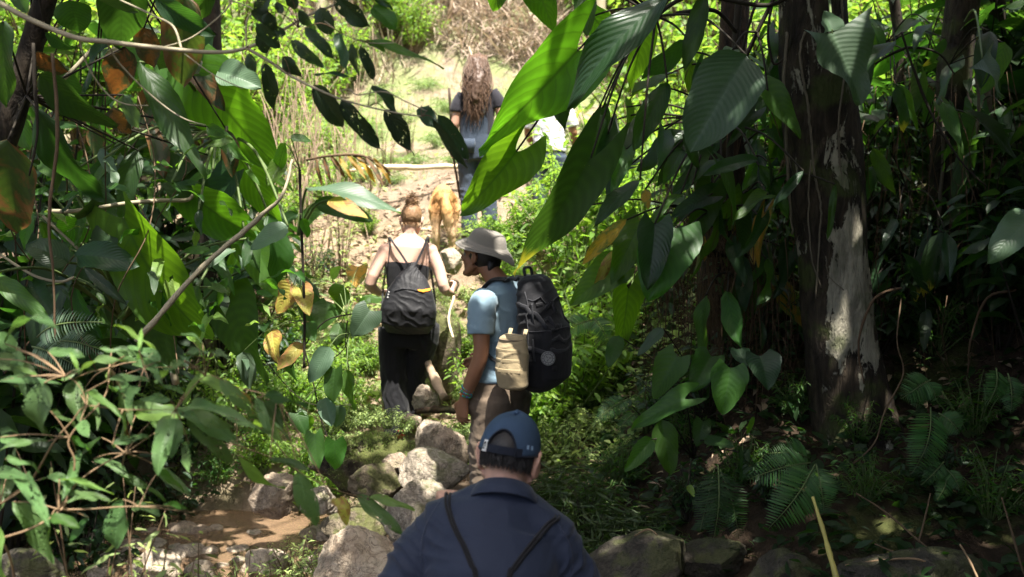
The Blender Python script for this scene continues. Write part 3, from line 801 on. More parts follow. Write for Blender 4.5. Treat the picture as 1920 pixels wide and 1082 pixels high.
# ================================================================== guide in the bucket hat
def hat_man():
    Y0 = 5.25; org = Vector((-.055, Y0, -.275)); rz = R(57)
    t = empty('person', org, rz)
    tag(t, 'person in pale blue tee and stone bucket hat turned left under a black backpack', 'person')
    Hc = Vector((0, .132, 1.585)); Hr = Euler((R(6), 0, R(4))).to_matrix()
    nk = Vector((0, .025, 1.45))
    b = MB(); head(b, Hc, Hr, 1.0, nk, .053)
    b.tube([(0, -.015, 1.47), (0, -.02, 1.38), (0, -.01, 1.25), (0, 0, 1.08), (0, -.01, .92)], [(.06, .055), (.16, .075), (.145, .09), (.13, .08), (.13, .08)], 22, side=(1, 0, 0))
    sh = (Vector((-.185, -.015, 1.385)), Vector((.185, -.015, 1.385)))
    elL = Vector((-.235, -.03, 1.10)); wrL = Vector((-.235, .075, .865))
    limb(b, [sh[0], (sh[0] + elL) / 2 + Vector((-.012, 0, 0)), elL, (elL + wrL) / 2 + Vector((-.004, -.008, 0)), wrL], [.052, .047, .040, .040, .026])
    hand(b, wrL + Vector((0, .004, -.015)), Vector((.05, .22, -1)), Vector((1, -.1, .05)), Vector((0, 1, .2)), 1.02, (.30, .34, .4, .45), .35)
    elR = Vector((.235, .03, 1.12)); wrR = Vector((.19, .22, .98))
    limb(b, [sh[1], (sh[1] + elR) / 2, elR, wrR], [.052, .047, .040, .026])
    hand(b, wrR, Vector((-.2, .9, -.1)), Vector((-1, -.2, -.2)), Vector((0, .1, 1)), 1.0, (.5, .5, .5, .5), .4)
    for sx in (-1, 1): limb(b, [(sx * .085, -.01, .86), (sx * .1, .03, .48), (sx * .105, -.02, .07)], [.07, .05, .04])
    o = link('body', remeshed(b, .0052, 3, name='body'), M['skin_tan'], t); eyes(o, Hc, Hr)
    s = MB()
    s.tube([(0, -.015, 1.475), (0, -.018, 1.445), (0, -.02, 1.40), (0, -.012, 1.3), (0, -.005, 1.15), (0, 0, 1.02), (0, 0, .93)],
           [(.068, .062), (.105, .07), (.165, .09), (.175, .112), (.165, .112), (.172, .118), (.178, .122)], 34, side=(1, 0, 0))
    for sg, p, e in ((-1, sh[0], elL), (1, sh[1], elR)):
        limb(s, [p + Vector((-sg * .03, 0, .0)), p + Vector((sg * .018, 0, -.05)), p.lerp(e, .66) + Vector((sg * .012, 0, 0))], [.068, .076, .072], 18)
    spec = [((-.1, .05, 1.1), .14, (.2, .3, 1), 45, .013), ((-.2, 0, 1.27), .08, (.3, .2, 1), 60, .012), ((-.1, .08, 1.0), .12, (.1, -.4, 1), 50, .012), ((-.12, -.05, 1.33), .09, (.8, .3, 1), 55, .009)]
    tee = link('tee_shirt', remeshed(s, .008, 5, folds(.004, spec, 4), 'tee_shirt'), M['blue_tee'], t)
    tr = MB(); tr.tube([(0, 0, 1.0), (0, 0, .93), (0, -.01, .85), (0, 0, .78)], [(.16, .11), (.172, .118), (.178, .125), (.16, .11)], 26)
    for sx in (-1, 1): limb(tr, [(sx * .088, -.01, .85), (sx * .10, .03, .50), (sx * .105, -.02, .10), (sx * .105, -.02, .04)], [.112, .098, .088, .085], 20)
    tr.tube([(-.155, .085, .95), (-.17, .095, .88), (-.175, .08, .80), (-.165, .07, .76)], [(.03, .02), (.055, .04), (.055, .04), (.03, .02)], 14, side=(.5, .8, 0))
    spec = [((-.1, 0, .5), .2, (.1, .2, 1), 45, .012), ((.1, 0, .5), .2, (.1, .2, 1), 45, .012), ((-.1, 0, .15), .15, (0, .3, 1), 60, .012), ((-.1, 0, .75), .15, (.3, .5, 1), 50, .009)]
    link('trousers', remeshed(tr, .010, 4, folds(.008, spec, 9), 'trousers'), M['khaki'], t)
    for sx in (-1, 1):
        z = MB(); z.tube([(sx * .1, -.11, .04), (sx * .1, -.04, .055), (sx * .105, .09, .045), (sx * .108, .17, .028)], [(.034, .04), (.042, .055), (.046, .038), (.03, .022)], 14, side=(1, 0, 0)); z.build('shoe', M['boot'], t)
    hr = MB(); hr.ball(Hc + Hr @ Vector((0, -.022, .012)), (.079, .096, .088), Hr, 24, 16)
    hr.tube([Hc + Vector((0, -.085, -.02)), Hc + Vector((0, -.082, -.07)), Hc + Vector((0, -.07, -.11))], [(.055, .03), (.05, .02), (.03, .012)], 14, side=(1, 0, 0))
    hr.build('hair', M['hair_black'], t)
    # hat
    T = lambda x, y, z: Hc + Euler((R(17), R(0), R(0))).to_matrix() @ Vector((x, y - .008, z + .034))
    h = MB(); V = []; F = []; UVs = []; na = 64
    prof = [(.001, .112), (.04, .111), (.063, .107), (.074, .099), (.081, .088), (.088, .068), (.094, .048), (.096, .040), (.103, .036), (.118, .030), (.134, .020), (.148, .008), (.150, .004)]
    for i in range(na):
        a = 2 * math.pi * i / na; ex = .92; ey_ = 1.2
        for j, (r_, z_) in enumerate(prof):
            w = max(0, (r_ - .1) / .05)
            dz = w * (.014 * math.sin(2 * a + .6) + .008 * math.sin(3 * a + 2) - .012 * (math.sin(a) < 0) * abs(math.sin(a)))
            V.append(T(math.cos(a) * r_ * ex, math.sin(a) * r_ * ey_ - .012, z_ + dz)); UVs.append((i / na, j / 12))
    m_ = len(prof)
    for i in range(na):
        k = (i + 1) % na
        for j in range(m_ - 1): F.append((i * m_ + j, i * m_ + j + 1, k * m_ + j + 1, k * m_ + j))
    h.add(V, F, UVs); ho = h.build('bucket_hat', M['hat'], t); mo = ho.modifiers.new('t', 'SOLIDIFY'); mo.thickness = .0025
    for zz, r_ in ((.0245, .129), (.014, .142), (.032, .1155)):
        st = MB(); pts = []
        for i in range(na + 1):
            a = 2 * math.pi * i / na; w = max(0, (r_ - .1) / .05); dz = w * (.014 * math.sin(2 * a + .6) + .008 * math.sin(3 * a + 2) - .012 * (math.sin(a) < 0) * abs(math.sin(a)))
            pts.append(T(math.cos(a) * r_ * .92, math.sin(a) * r_ * 1.2 - .012, zz + dz + .0015))
        st.tube(pts, .0006, 4, caps=False); st.build('stitching', M['hat_thread'], ho)
    bn = MB(); pts = 0 and [T(math.cos(a) * .0965 * .92, math.sin(a) * .0965 * 1.12 - .012, .047) for a in np.linspace(0, 2 * math.pi, 50)]
    del bn
    # bracelets
    bm = MB()
    cols = []
    for i in range(3):
        c = wrL.lerp(elL, .06 + .075 * i)
        d = (elL - wrL).normalized(); a_ = d.cross(Vector((1, 0, 0))).normalized(); b_ = d.cross(a_)
        for k in range(18):
            th = 2 * math.pi * k / 18; bm.ball(c + (a_ * math.cos(th) + b_ * math.sin(th)) * .0315, .006, None, 8, 6, rnd=((k * 7 + i * 3) % 11) / 11)
    k = NT('bead_mix'); rn = k.new('Attribute', attribute_name='rnd').outputs['Fac']
    c = k.ramp(rn, [(0, (.03, .3, .28)), (.3, (.05, .12, .3)), (.5, (.5, .12, .03)), (.7, (.03, .25, .08)), (.9, (.5, .35, .05))]); c_n = [n for n in k.n if n.type == 'VALTORGB'][0]; c_n.color_ramp.interpolation = 'CONSTANT'
    pr = k.new('BsdfPrincipled'); k.set(pr, Base_Color=c, Roughness=.35); M['bead'] = k.done(pr.outputs[0])
    bm.build('bracelet', M['bead'], t)
    # ---- backpack, a thing of its own
    bp = empty('backpack', org + Matrix.Rotation(rz, 3, 'Z') @ Vector((0, -.2, .965)), rz)
    tag(bp, 'black backpack with a round pale patch, worn by the person in the bucket hat', 'backpack')
    off = Vector((0, .2, -.95)); q = lambda x, y, z: Vector((x, y, z)) + off
    m = MB()
    m.tube([q(0, -.19, 1.475), q(0, -.20, 1.455), q(0, -.225, 1.36), q(0, -.25, 1.2), q(0, -.25, 1.03), q(0, -.235, .93), q(0, -.22, .90)],
           [(.08, .03), (.125, .062), (.15, .092), (.16, .108), (.16, .108), (.15, .098), (.12, .06)], 30, side=(1, 0, 0))
    m.tube([q(0, -.315, 1.25), q(0, -.335, 1.22), q(0, -.345, 1.08), q(0, -.34, .97), q(0, -.31, .93)], [(.09, .03), (.12, .045), (.13, .052), (.125, .05), (.1, .03)], 24, side=(1, 0, 0))
    pk_ = link('pack_body', remeshed(m, .008, 5, folds(.006, [(q(-.1, -.25, 1.3), .2, (.2, .6, 1), 40, .01)], 21), 'pack_body'), M['black'], bp)
    dlt = Vector((0, -.2, .965))
    def cling(o, p, h, d=Vector((0, 0, 0))):
        ok, loc, no, ix = o.closest_point_on_mesh(p + d); return loc + no * h - d
    for sx in (-1, 1):
        pts = spline([q(sx * .06, -.14, 1.46), q(sx * .085, -.07, 1.472), q(sx * .105, .03, 1.458), q(sx * .12, .105, 1.38), q(sx * .135, .115, 1.25), q(sx * .165, .03, 1.12), q(sx * .15, -.12, 1.0)], 6)
        pts = [cling(tee, p, .009, dlt) if i > 3 else p for i, p in enumerate(pts)]; s = MB()
        s.tube(pts, [(.030, .009)] * 18 + [(.03 - .018 * min(1, (i + 1) / 8), .006) for i in range(len(pts) - 18)], 12, side=(1, 0, .15)); s.build('shoulder_strap', M['black_nylon'], bp)
        s = MB(); s.tube([cling(pk_, p, .002) for p in spline([q(sx * .168, -.17, 1.36), q(sx * .172, -.26, 1.33), q(sx * .14, -.36, 1.25)], 5)], [(.012, .003)] * 11, 8, side=(0, 0, 1)); s.build('compression_strap', M['charcoal'], bp)
        s = MB(); s.tube([cling(pk_, p, .002) for p in spline([q(sx * .166, -.16, 1.13), q(sx * .175, -.25, 1.12), q(sx * .15, -.37, 1.1)], 5)], [(.012, .003)] * 11, 8, side=(0, 0, 1)); s.build('compression_strap', M['charcoal'], bp)
    s = MB(); s.tube(spline([q(-.035, -.17, 1.475), q(-.03, -.16, 1.515), q(.03, -.16, 1.515), q(.035, -.17, 1.475)], 5), .008, 8); s.build('grab_handle', M['black_nylon'], bp)
    for (zz, yy) in ((1.34, -.30), (1.22, -.425), (1.02, -.43)):
        bk = MB(); bk.tube([cling(pk_, q(-.13, yy, zz), .003), cling(pk_, q(-.09, yy - .006, zz), .003)], [(.012, .006)] * 2, 8, side=(0, 0, 1)); bk.build('buckle', M['black_nylon'], bp, smooth=False)
    for zz, x0, x1 in ((1.17, -.125, .125), (1.12, -.13, .13), (1.30, -.15, -.02), (1.36, -.14, 0)):
        w = MB(); w.tube([cling(pk_, q(x, -.47 if abs(x) < .1 else -.40, zz), .0015) for x in np.linspace(x0, x1, 18)], [(.011, .0022)] * 18, 8, side=(0, 0, 1)); w.build('webbing', M['charcoal'], bp)
    for zz0, rr_ in ((1.235, .128), (1.40, .145)):
        w = MB(); w.tube([cling(pk_, q(math.sin(x) * rr_, -.24 - math.cos(x) * .2, zz0 - .03 * abs(math.sin(x))), .001) for x in np.linspace(-1.5, 1.5, 28)], .0035, 6); w.build('zip', M['charcoal'], bp)
    w = MB(); w.tube([cling(pk_, q(-.20, -.27, z), .001) for z in np.linspace(.96, 1.42, 14)], .003, 6); w.build('piping', M['charcoal'], bp)
    for zz in (1.36, 1.17):
        w = MB(); e = cling(pk_, q(-.17, -.30, zz), .004); w.tube(spline([e, e + Vector((-.012, -.01, -.06)), e + Vector((0, -.012, -.12))], 4), [(.006, .0015)] * 9, 6, side=(0, 1, 0)); w.build('strap_end', M['charcoal'], bp)
    # round emblem on the near side of the front pocket
    ec = cling(pk_, q(-.16, -.40, 1.075), -.006); n = Vector((-.78, -.62, .05)).normalized(); a_ = n.cross(Vector((0, 0, 1))).normalized(); b_ = a_.cross(n)
    em = MB(); em.tube([ec, ec + n * .012], [.036, .036], 28); eo = em.build('emblem', M['emblem'], bp, smooth=False)
    rg_ = MB()
    for rr_ in (.033, .022): rg_.tube([ec + n * .0125 + (a_ * math.cos(x) + b_ * math.sin(x)) * rr_ for x in np.linspace(0, 6.283, 33)], .0016, 4, caps=False)
    for k_ in range(12):
        x = k_ * math.pi / 6; rg_.tube([ec + n * .0125 + (a_ * math.cos(x) + b_ * math.sin(x)) * .024, ec + n * .0125 + (a_ * math.cos(x) + b_ * math.sin(x)) * .031], .0014, 4)
    for k_ in range(3):
        x = k_ * 2.1 + .4; rg_.tube([ec + n * .0125 + (a_ * math.cos(x) + b_ * math.sin(x)) * .004, ec + n * .0125 + (a_ * math.cos(x + .5) + b_ * math.sin(x + .5)) * .016], .002, 4)
    rg_.build('emblem_mark', M['charcoal'], eo)
    # tan pouch clipped on the near side
    p = MB(); pc = q(-.222, -.215, 1.06)
    p.tube([pc + Vector((0, 0, .135)), pc + Vector((0, 0, .12)), pc + Vector((-.005, 0, .05)), pc + Vector((-.008, 0, -.05)), pc + Vector((0, 0, -.125)), pc + Vector((0, 0, -.14))],
           [(.03, .05), (.05, .074), (.064, .09), (.066, .092), (.056, .082), (.034, .055)], 26, side=(1, 0, 0))
    po = link('side_pouch', remeshed(p, .006, 4, folds(.007, [(pc, .12, (.2, .5, 1), 40, .008)], 31), 'side_pouch'), M['tan_pouch'], bp)
    for zz in (.06, .01, -.04):
        w = MB(); pts = []
        for x in np.linspace(-2.5, -.64, 16) - 0: pts.append(pc + Vector((math.sin(x) * .0695 - .006, math.cos(x) * .095, zz)))
        k0 = .97 if zz > -.08 else .9
        pts = [pc + Vector(((p_ - pc).x * k0, (p_ - pc).y * k0, zz)) for p_ in pts]
        pts = [(lambda r: r[1] + r[2] * .0004)(po.closest_point_on_mesh(p_)) for p_ in pts]
        w.tube(pts, [(.011, .0008)] * 16, 8, side=(0, 0, 1)); w.build('webbing', M['khaki_web'], po)
    z = MB(); pts = [pc + Vector((math.sin(x) * .05 - .004, math.cos(x) * .072, .112)) for x in np.linspace(-2.9, -.1, 16)]; z.tube(pts, .003, 6); z.build('zip', M['khaki'], po)
    for dy in (-.05, .04):
        c = MB(); c.tube([pc + Vector((.02, dy, .11)), pc + Vector((.045, dy, .16))], [(.012, .004)] * 2, 8, side=(0, 1, 0)); c.build('clip_tab', M['tan_pouch'], po)
M['emblem'] = flat_mat('emblem_cloth', (.24, .24, .23), .8, .1)
hat_man()

# ================================================================== woman with the drawstring bag
def woman():
    Y0 = 7.2; org = Vector((-.752, Y0, -.11)); t = empty('person', org, 0)
    tag(t, 'person with a bun, bare shoulders, black top and wide black trousers on the path', 'person')
    L = lambda px, py, dy=0: P(px, py, Y0 + dy) - org
    Hc = L(771, 413, .03); Hr = Euler((R(-14), R(2), R(8))).to_matrix(); nk = L(768, 445, .0)
    b = MB(); head(b, Hc, Hr, .93, nk, .047)
    shL, shR = L(722, 470, 0), L(807, 470, 0)
    b.tube([nk + Vector((0, 0, .02)), nk + Vector((0, 0, -.01)), L(765, 462), L(765, 490), L(763, 540), L(762, 590), L(766, 625)],
           [(.055, .05), (.09, .058), (.165, .078), (.165, .09), (.135, .09), (.165, .10), (.17, .11)], 26, side=(1, 0, 0))
    elL = L(695, 530, -.05); wrL = L(712, 549, .16); elR = L(833, 541, -.03); wrR = L(846, 549, .10)
    for sh_, q_ in ((shL, 1), (shR, -1)):
        b.ball(sh_, .053); b.tube([nk + Vector((-q_ * .02, -.01, -.01)), sh_ + Vector((q_ * .05, -.005, .035)), sh_ + Vector((0, 0, .006))], [.045, .036, .044], 14)
    limb(b, [shL, elL, wrL], [.050, .043, .026]); hand(b, wrL, Vector((.4, .9, .1)), Vector((.3, -.1, -1)), Vector((1, -.2, .1)), .9)
    limb(b, [shR, (shR + elR) / 2 + Vector((.01, 0, 0)), elR, wrR], [.050, .046, .04, .026])
    hand(b, wrR, Vector((.3, .5, .55)), Vector((-.9, .2, .1)), Vector((-.2, .8, .2)), .92, (.7, .7, .75, .8), .5)
    limb(b, [L(795, 625, 0), L(778, 700, .05), L(768, 800, .06)], [.07, .05, .035]); limb(b, [L(736, 630, 0), L(738, 710, -.02), L(746, 815, -.05)], [.07, .05, .035])
    o = link('body', remeshed(b, .0055, 3, name='body'), M['skin_pale'], t); eyes(o, Hc, Hr, .93)
    # hair swept up into a bun
    h = MB(); T = lambda x, y, z: Hc + Hr @ Vector((x, y, z))
    h.ball(T(0, -.016, .034), (.076, .094, .091), Hr, 26, 16)
    bun = T(0, -.055, .128)
    h.ball(bun, (.048, .045, .04), Hr, 20, 14)
    ho_ = MB(); rg = random.Random(9)
    hm = remeshed(h, .005, 2, lambda co, no: co + no * (.002 * wob(co, 60, 3))[:, None], 'hair')
    hair = link('hair', hm, M['hair_blond'], t)
    lk = MB(); ro = []; di = []
    for _ in range(500):
        az = rg.uniform(-1.7, 1.7); la = rg.uniform(-.6, 1.0)
        p = T(math.sin(az) * math.cos(la) * .077, -math.cos(az) * math.cos(la) * .095 - .016, math.sin(la) * .092 + .034)
        ro.append(p); di.append((bun - p) + Vector((rg.gauss(0, .02), rg.gauss(0, .02), rg.gauss(0, .02))))
    strands(lk, ro, di, .05, .003, .07, rg)
    ro = []; di = []
    for _ in range(260):
        v = Vector((rg.gauss(0, 1), rg.gauss(0, 1), rg.gauss(0, 1))).normalized(); ro.append(bun + v * .042); di.append(v.cross(Vector((rg.gauss(0, 1), rg.gauss(0, 1), rg.gauss(0, 1)))))
    strands(lk, ro, di, .06, .005, .3, rg)
    ro = [T(rg.uniform(-.06, .06), -.085, rg.uniform(-.05, -.03)) for _ in range(60)]; strands(lk, ro, [Vector((rg.gauss(0, .3), -.2, -1))] * 60, .035, .002, .2, rg)
    lk.build('loose_locks', M['hair_blond'], hair)
    # camisole with thin straps
    s = MB(); s.tube([L(765, 491), L(764, 500), L(763, 540), L(762, 590), L(765, 620)], [(.158, .093), (.162, .098), (.145, .1), (.178, .112), (.182, .12)], 30, side=(1, 0, 0))
    top = link('camisole', remeshed(s, .008, 3, folds(.003, [], 12), 'camisole'), M['black'], t)
    for (x0, x1) in ((728, 731), (806, 803)):
        st = MB(); st.tube(spline([L(x0, 494, -.09), L(x1, 462, -.085), L(x1, 447, -.02), L(x1, 462, .07), L(x0, 500, .085)], 6), .0038, 6); st.build('strap', M['black'], top)
    # wide trousers
    tr = MB()
    tr.tube([L(765, 585), L(765, 605), L(766, 625), L(763, 650)], [(.165, .105), (.185, .125), (.186, .13), (.165, .12)], 30, side=(1, 0, 0))
    limb(tr, [L(800, 605, -.02), L(795, 640, 0), L(778, 700, .05), L(768, 770, .06), L(766, 800, .06)], [.098, .105, .092, .085, .085], 22)
    limb(tr, [L(735, 612, .0), L(736, 650, .0), L(738, 710, -.02), L(744, 775, -.04), L(746, 812, -.05)], [.105, .104, .095, .095, .10], 22)
    spec = [(L(738, 740, 0), .25, (1, .2, .12), 60, .012), (L(775, 720, 0), .25, (1, .2, -.15), 60, .012), (L(790, 650, -.1), .12, (.5, 0, 1), 45, .008)]
    link('trousers', remeshed(tr, .010, 4, folds(.006, spec, 14), 'trousers'), M['black'], t)
    for (px, py, dy) in ((772, 790, .04), (750, 812, -.05)):
        c = L(px, py, dy); z = MB(); z.tube([c + Vector((.01, -.09, .01)), c + Vector((.01, -.02, .02)), c + Vector((.01, .1, .01)), c + Vector((.012, .16, 0))], [(.03, .035), (.037, .045), (.04, .03), (.025, .018)], 12, side=(1, 0, 0)); so = z.build('shoe', M['red_shoe'], t)
    # bag
    bag = empty('drawstring_bag', org + Vector((0, -.16, .75)))
    tag(bag, 'black drawstring bag with an orange tag on the back of the person with the bun', 'bag')
    q = lambda px, py, dy=-.2: P(px, py, Y0 + dy) - Vector(bag.location)
    m = MB()
    m.tube([q(772, 492, -.13), q(772, 502, -.14), q(771, 522, -.17), q(769, 548, -.195), q(766, 580, -.205), q(765, 606, -.19), q(765, 624, -.16)],
           [(.034, .02), (.04, .03), (.11, .05), (.165, .072), (.198, .09), (.195, .08), (.15, .03)], 34, side=(1, 0, 0))
    spec = [(q(772, 510, -.15), .09, (1, 0, 0), 110, .011), (q(768, 585, -.28), .16, (.35, 0, 1), 48, .008), (q(735, 600, -.25), .1, (1, 0, .8), 60, .008)]
    bo = link('bag_body', remeshed(m, .007, 3, folds(.007, spec, 17), 'bag_body'), M['black_nylon'], bag)
    for path in ([(766, 500, -.15), (752, 478, -.12), (738, 458, -.10), (731, 448, -.06), (728, 450, .06), (722, 500, .12), (716, 560, .02), (717, 612, -.17)],
                 [(776, 500, -.15), (786, 480, -.13), (795, 460, -.11), (799, 448, -.06), (802, 450, .06), (806, 500, .11), (814, 560, .02), (814, 612, -.17)]):
        for off in (0, 2.2):
            c = MB(); c.tube(spline([q(x + off, y, d) for x, y, d in path], 6), .0042, 6); c.build('cord', M['charcoal'], bag)
    def onbag(px, py):
        d = (P(px, py, 7) - CAM).normalized(); ok, loc, no, ix = bo.ray_cast(CAM - Vector(bag.location), d)
        return (loc + no * .006) if ok else q(px, py, -.29)
    og = MB(); V = [onbag(x, y) for x, y in ((783, 543), (792, 544), (806, 541), (805, 546), (793, 548), (784, 546))]
    og.add(V, [(0, 1, 4, 5), (1, 2, 3, 4)]); oo = og.build('orange_tag', M['orange_tag'], bag, smooth=False); mo = oo.modifiers.new('t', 'SOLIDIFY'); mo.thickness = .003
    zp_ = MB(); zp_.tube([onbag(x, y) for x, y in ((740, 546), (755, 542), (770, 543), (783, 546))], .0035, 6); zp_.build('zip', M['charcoal'], bag)
    lg = MB()
    for x, y in ((730, 548), (729, 553), (728, 558)): lg.ball(onbag(x, y), .006, None, 8, 6)
    lg.build('cord_beads', M['white_tag'], bag)
woman()

# ================================================================== long-haired walker
def walker():
    Y0 = 9.4; org = Vector((-.335, Y0, 1.262)); t = empty('person', org, 0)
    tag(t, 'person with long wavy brown hair in denim dungarees and dark tee beyond the dog', 'person')
    L = lambda px, py, dy=0: P(px, py, Y0 + dy) - org
    Hc = L(898, 126, .05); Hr = Euler((R(-6), R(-3), R(-8))).to_matrix(); nk = L(897, 152)
    b = MB(); head(b, Hc, Hr, .97, nk, .05)
    shL, shR = L(864, 178), L(926, 172)
    b.tube([nk + Vector((0, 0, .02)), nk, L(896, 172), L(895, 205), L(893, 240), L(892, 275)], [(.055, .05), (.085, .055), (.15, .075), (.15, .09), (.125, .09), (.15, .1)], 22, side=(1, 0, 0))
    elL = L(853, 232, -.02); wrL = L(846, 278, .06)
    limb(b, [shL, elL, wrL], [.05, .042, .026]); hand(b, wrL, Vector((.1, .25, -1)), Vector((1, .2, 0)), Vector((.2, .8, -.3)), .95, (1.0, 1.0, 1.0, 1.0), .8)
    elR = L(941, 222, 0); limb(b, [shR, elR, elR + Vector((-.02, .22, -.06))], [.05, .042, .026]); hand(b, elR + Vector((-.02, .23, -.06)), Vector((0, 1, -.1)), Vector((-1, 0, 0)), Vector((0, .2, 1)), .95)
    limb(b, [L(876, 290), L(878, 345, .02), L(880, 432, -.03)], [.075, .05, .036]); limb(b, [L(911, 290), L(914, 345, .08), L(918, 428, .06)], [.075, .05, .036])
    link('body', remeshed(b, .006, 3, name='body'), M['skin_light'], t)
    s = MB(); s.tube([nk + Vector((0, 0, -.01)), L(896, 168), L(896, 185), L(894, 215), L(893, 255)], [(.075, .06), (.14, .078), (.172, .098), (.165, .105), (.16, .11)], 26, side=(1, 0, 0))
    for p, e, k in ((shL, elL, -1), (shR, elR, 1)): limb(s, [p + Vector((-k * .03, 0, 0)), p.lerp(e, .35), p.lerp(e, .62)], [.068, .074, .07], 16)
    link('tee_shirt', remeshed(s, .01, 4, folds(.004, [], 2), 'tee_shirt'), M['black_tee'], t)
    d = MB(); d.tube([L(893, 205, -.0), L(893, 225, -.0), L(892, 252), L(893, 278), L(894, 300)], [(.13, .11), (.15, .118), (.155, .118), (.182, .128), (.17, .12)], 26, side=(1, 0, 0))
    limb(d, [L(876, 285), L(878, 345, .02), L(880, 405, -.03), L(880, 432, -.03)], [.105, .088, .078, .08], 18)
    limb(d, [L(911, 285), L(914, 345, .08), L(918, 405, .06), L(918, 428, .06)], [.105, .088, .078, .08], 18)
    do = link('dungarees', remeshed(d, .011, 4, folds(.006, [(L(880, 350), .3, (.2, 0, 1), 40, .008)], 6), 'dungarees'), M['denim'], t)
    for pts in ([(905, 212, -.12), (910, 185, -.11), (915, 168, -.07), (917, 166, .0), (915, 190, .09)], [(884, 212, -.12), (880, 185, -.11), (877, 170, -.07), (876, 168, 0), (877, 190, .09)]):
        st = MB(); st.tube(spline([L(*p) for p in pts], 5), [(.02, .004)] * 21, 8, side=(1, 0, 0)); st.build('strap', M['denim_light'], do)
    pk = MB(); c = L(880, 272, -.14); pk.tube([c + Vector((0, 0, .06)), c + Vector((0, -.004, 0)), c + Vector((0, .004, -.07))], [(.055, .008), (.055, .008), (.04, .008)], 10, side=(1, 0, 0)); pk.build('pocket', M['denim'], do)
    for px, dy in ((872, -.03), (918, .06)):
        c = L(px + 4, 436, dy); z = MB(); z.tube([c + Vector((0, 0, .15)), c + Vector((0, -.01, .05)), c + Vector((0, 0, 0))], [(.052, .055), (.05, .055), (.05, .06)], 14); z.tube([c + Vector((0, -.08, .02)), c + Vector((0, .05, .02)), c + Vector((0, .17, 0))], [(.038, .04), (.046, .04), (.03, .02)], 12, side=(1, 0, 0))
        link('boot', remeshed(z, .008, 3, None, 'boot'), M['boot'], t)
    h = MB(); T = lambda x, y, z: Hc + Hr @ Vector((x, y, z)); rg = random.Random(3)
    h.ball(T(0, -.018, .03), (.080, .099, .096), Hr, 24, 16)
    h.tube(spline([T(0, -.075, .05), L(897, 150, -.11), L(893, 175, -.13), L(891, 195, -.13), L(889, 206, -.12)], 5), taper([.055, .06, .06, .04, .012], 21), 18, side=(1, 0, 0))
    hm = remeshed(h, .008, 2, lambda co, no: co + no * (.012 * wob(co * np.array([1, 1, .35]), 55, 8))[:, None], 'hair'); ho = link('hair', hm, M['hair_brown'], t)
    lk = MB()
    for _ in range(900):
        az = rg.uniform(-1.5, 1.5); u = rg.random()
        a = T(math.sin(az) * .086, -math.cos(az) * .1 - .02, rg.uniform(-.06, .1))
        wv = rg.uniform(0, 6.3); pts = [a]
        ex = 891 + rg.gauss(0, 10); ey = 210 + rg.gauss(-18, 20); e = L(ex, ey, -.13 + rg.gauss(0, .02))
        mid_ = a.lerp(e, .5) + Vector((math.sin(az) * .028 + .03 * math.sin(wv), -.03, 0)); q3 = a.lerp(e, .78) + Vector((.03 * math.sin(wv + 2.2), -.02, 0))
        pts = spline([a, mid_, q3, e], 4); lk.tube(pts, taper([.0025, .0035, .0025, .001], len(pts)), 4, rnd=rg.random())
    lk.build('loose_locks', M['hair_brown'], ho)
    stick = empty('walking_stick', Vector(P(862, 350, Y0 + .1)))
    tag(stick, 'thin dark walking stick held in the left hand of the person in dungarees', 'walking stick')
    w = MB(); o2 = Vector(stick.location); w.tube(spline([P(842, 165, Y0 + .06) - o2, wrL + org - o2 + Vector((.02, .03, -.07)), P(856, 330, Y0 + .08) - o2, P(863, 372, Y0 + .1) - o2], 5), [.012] * 16, 8)
    o_ = w.build('shaft', M['stick'], stick)
walker()

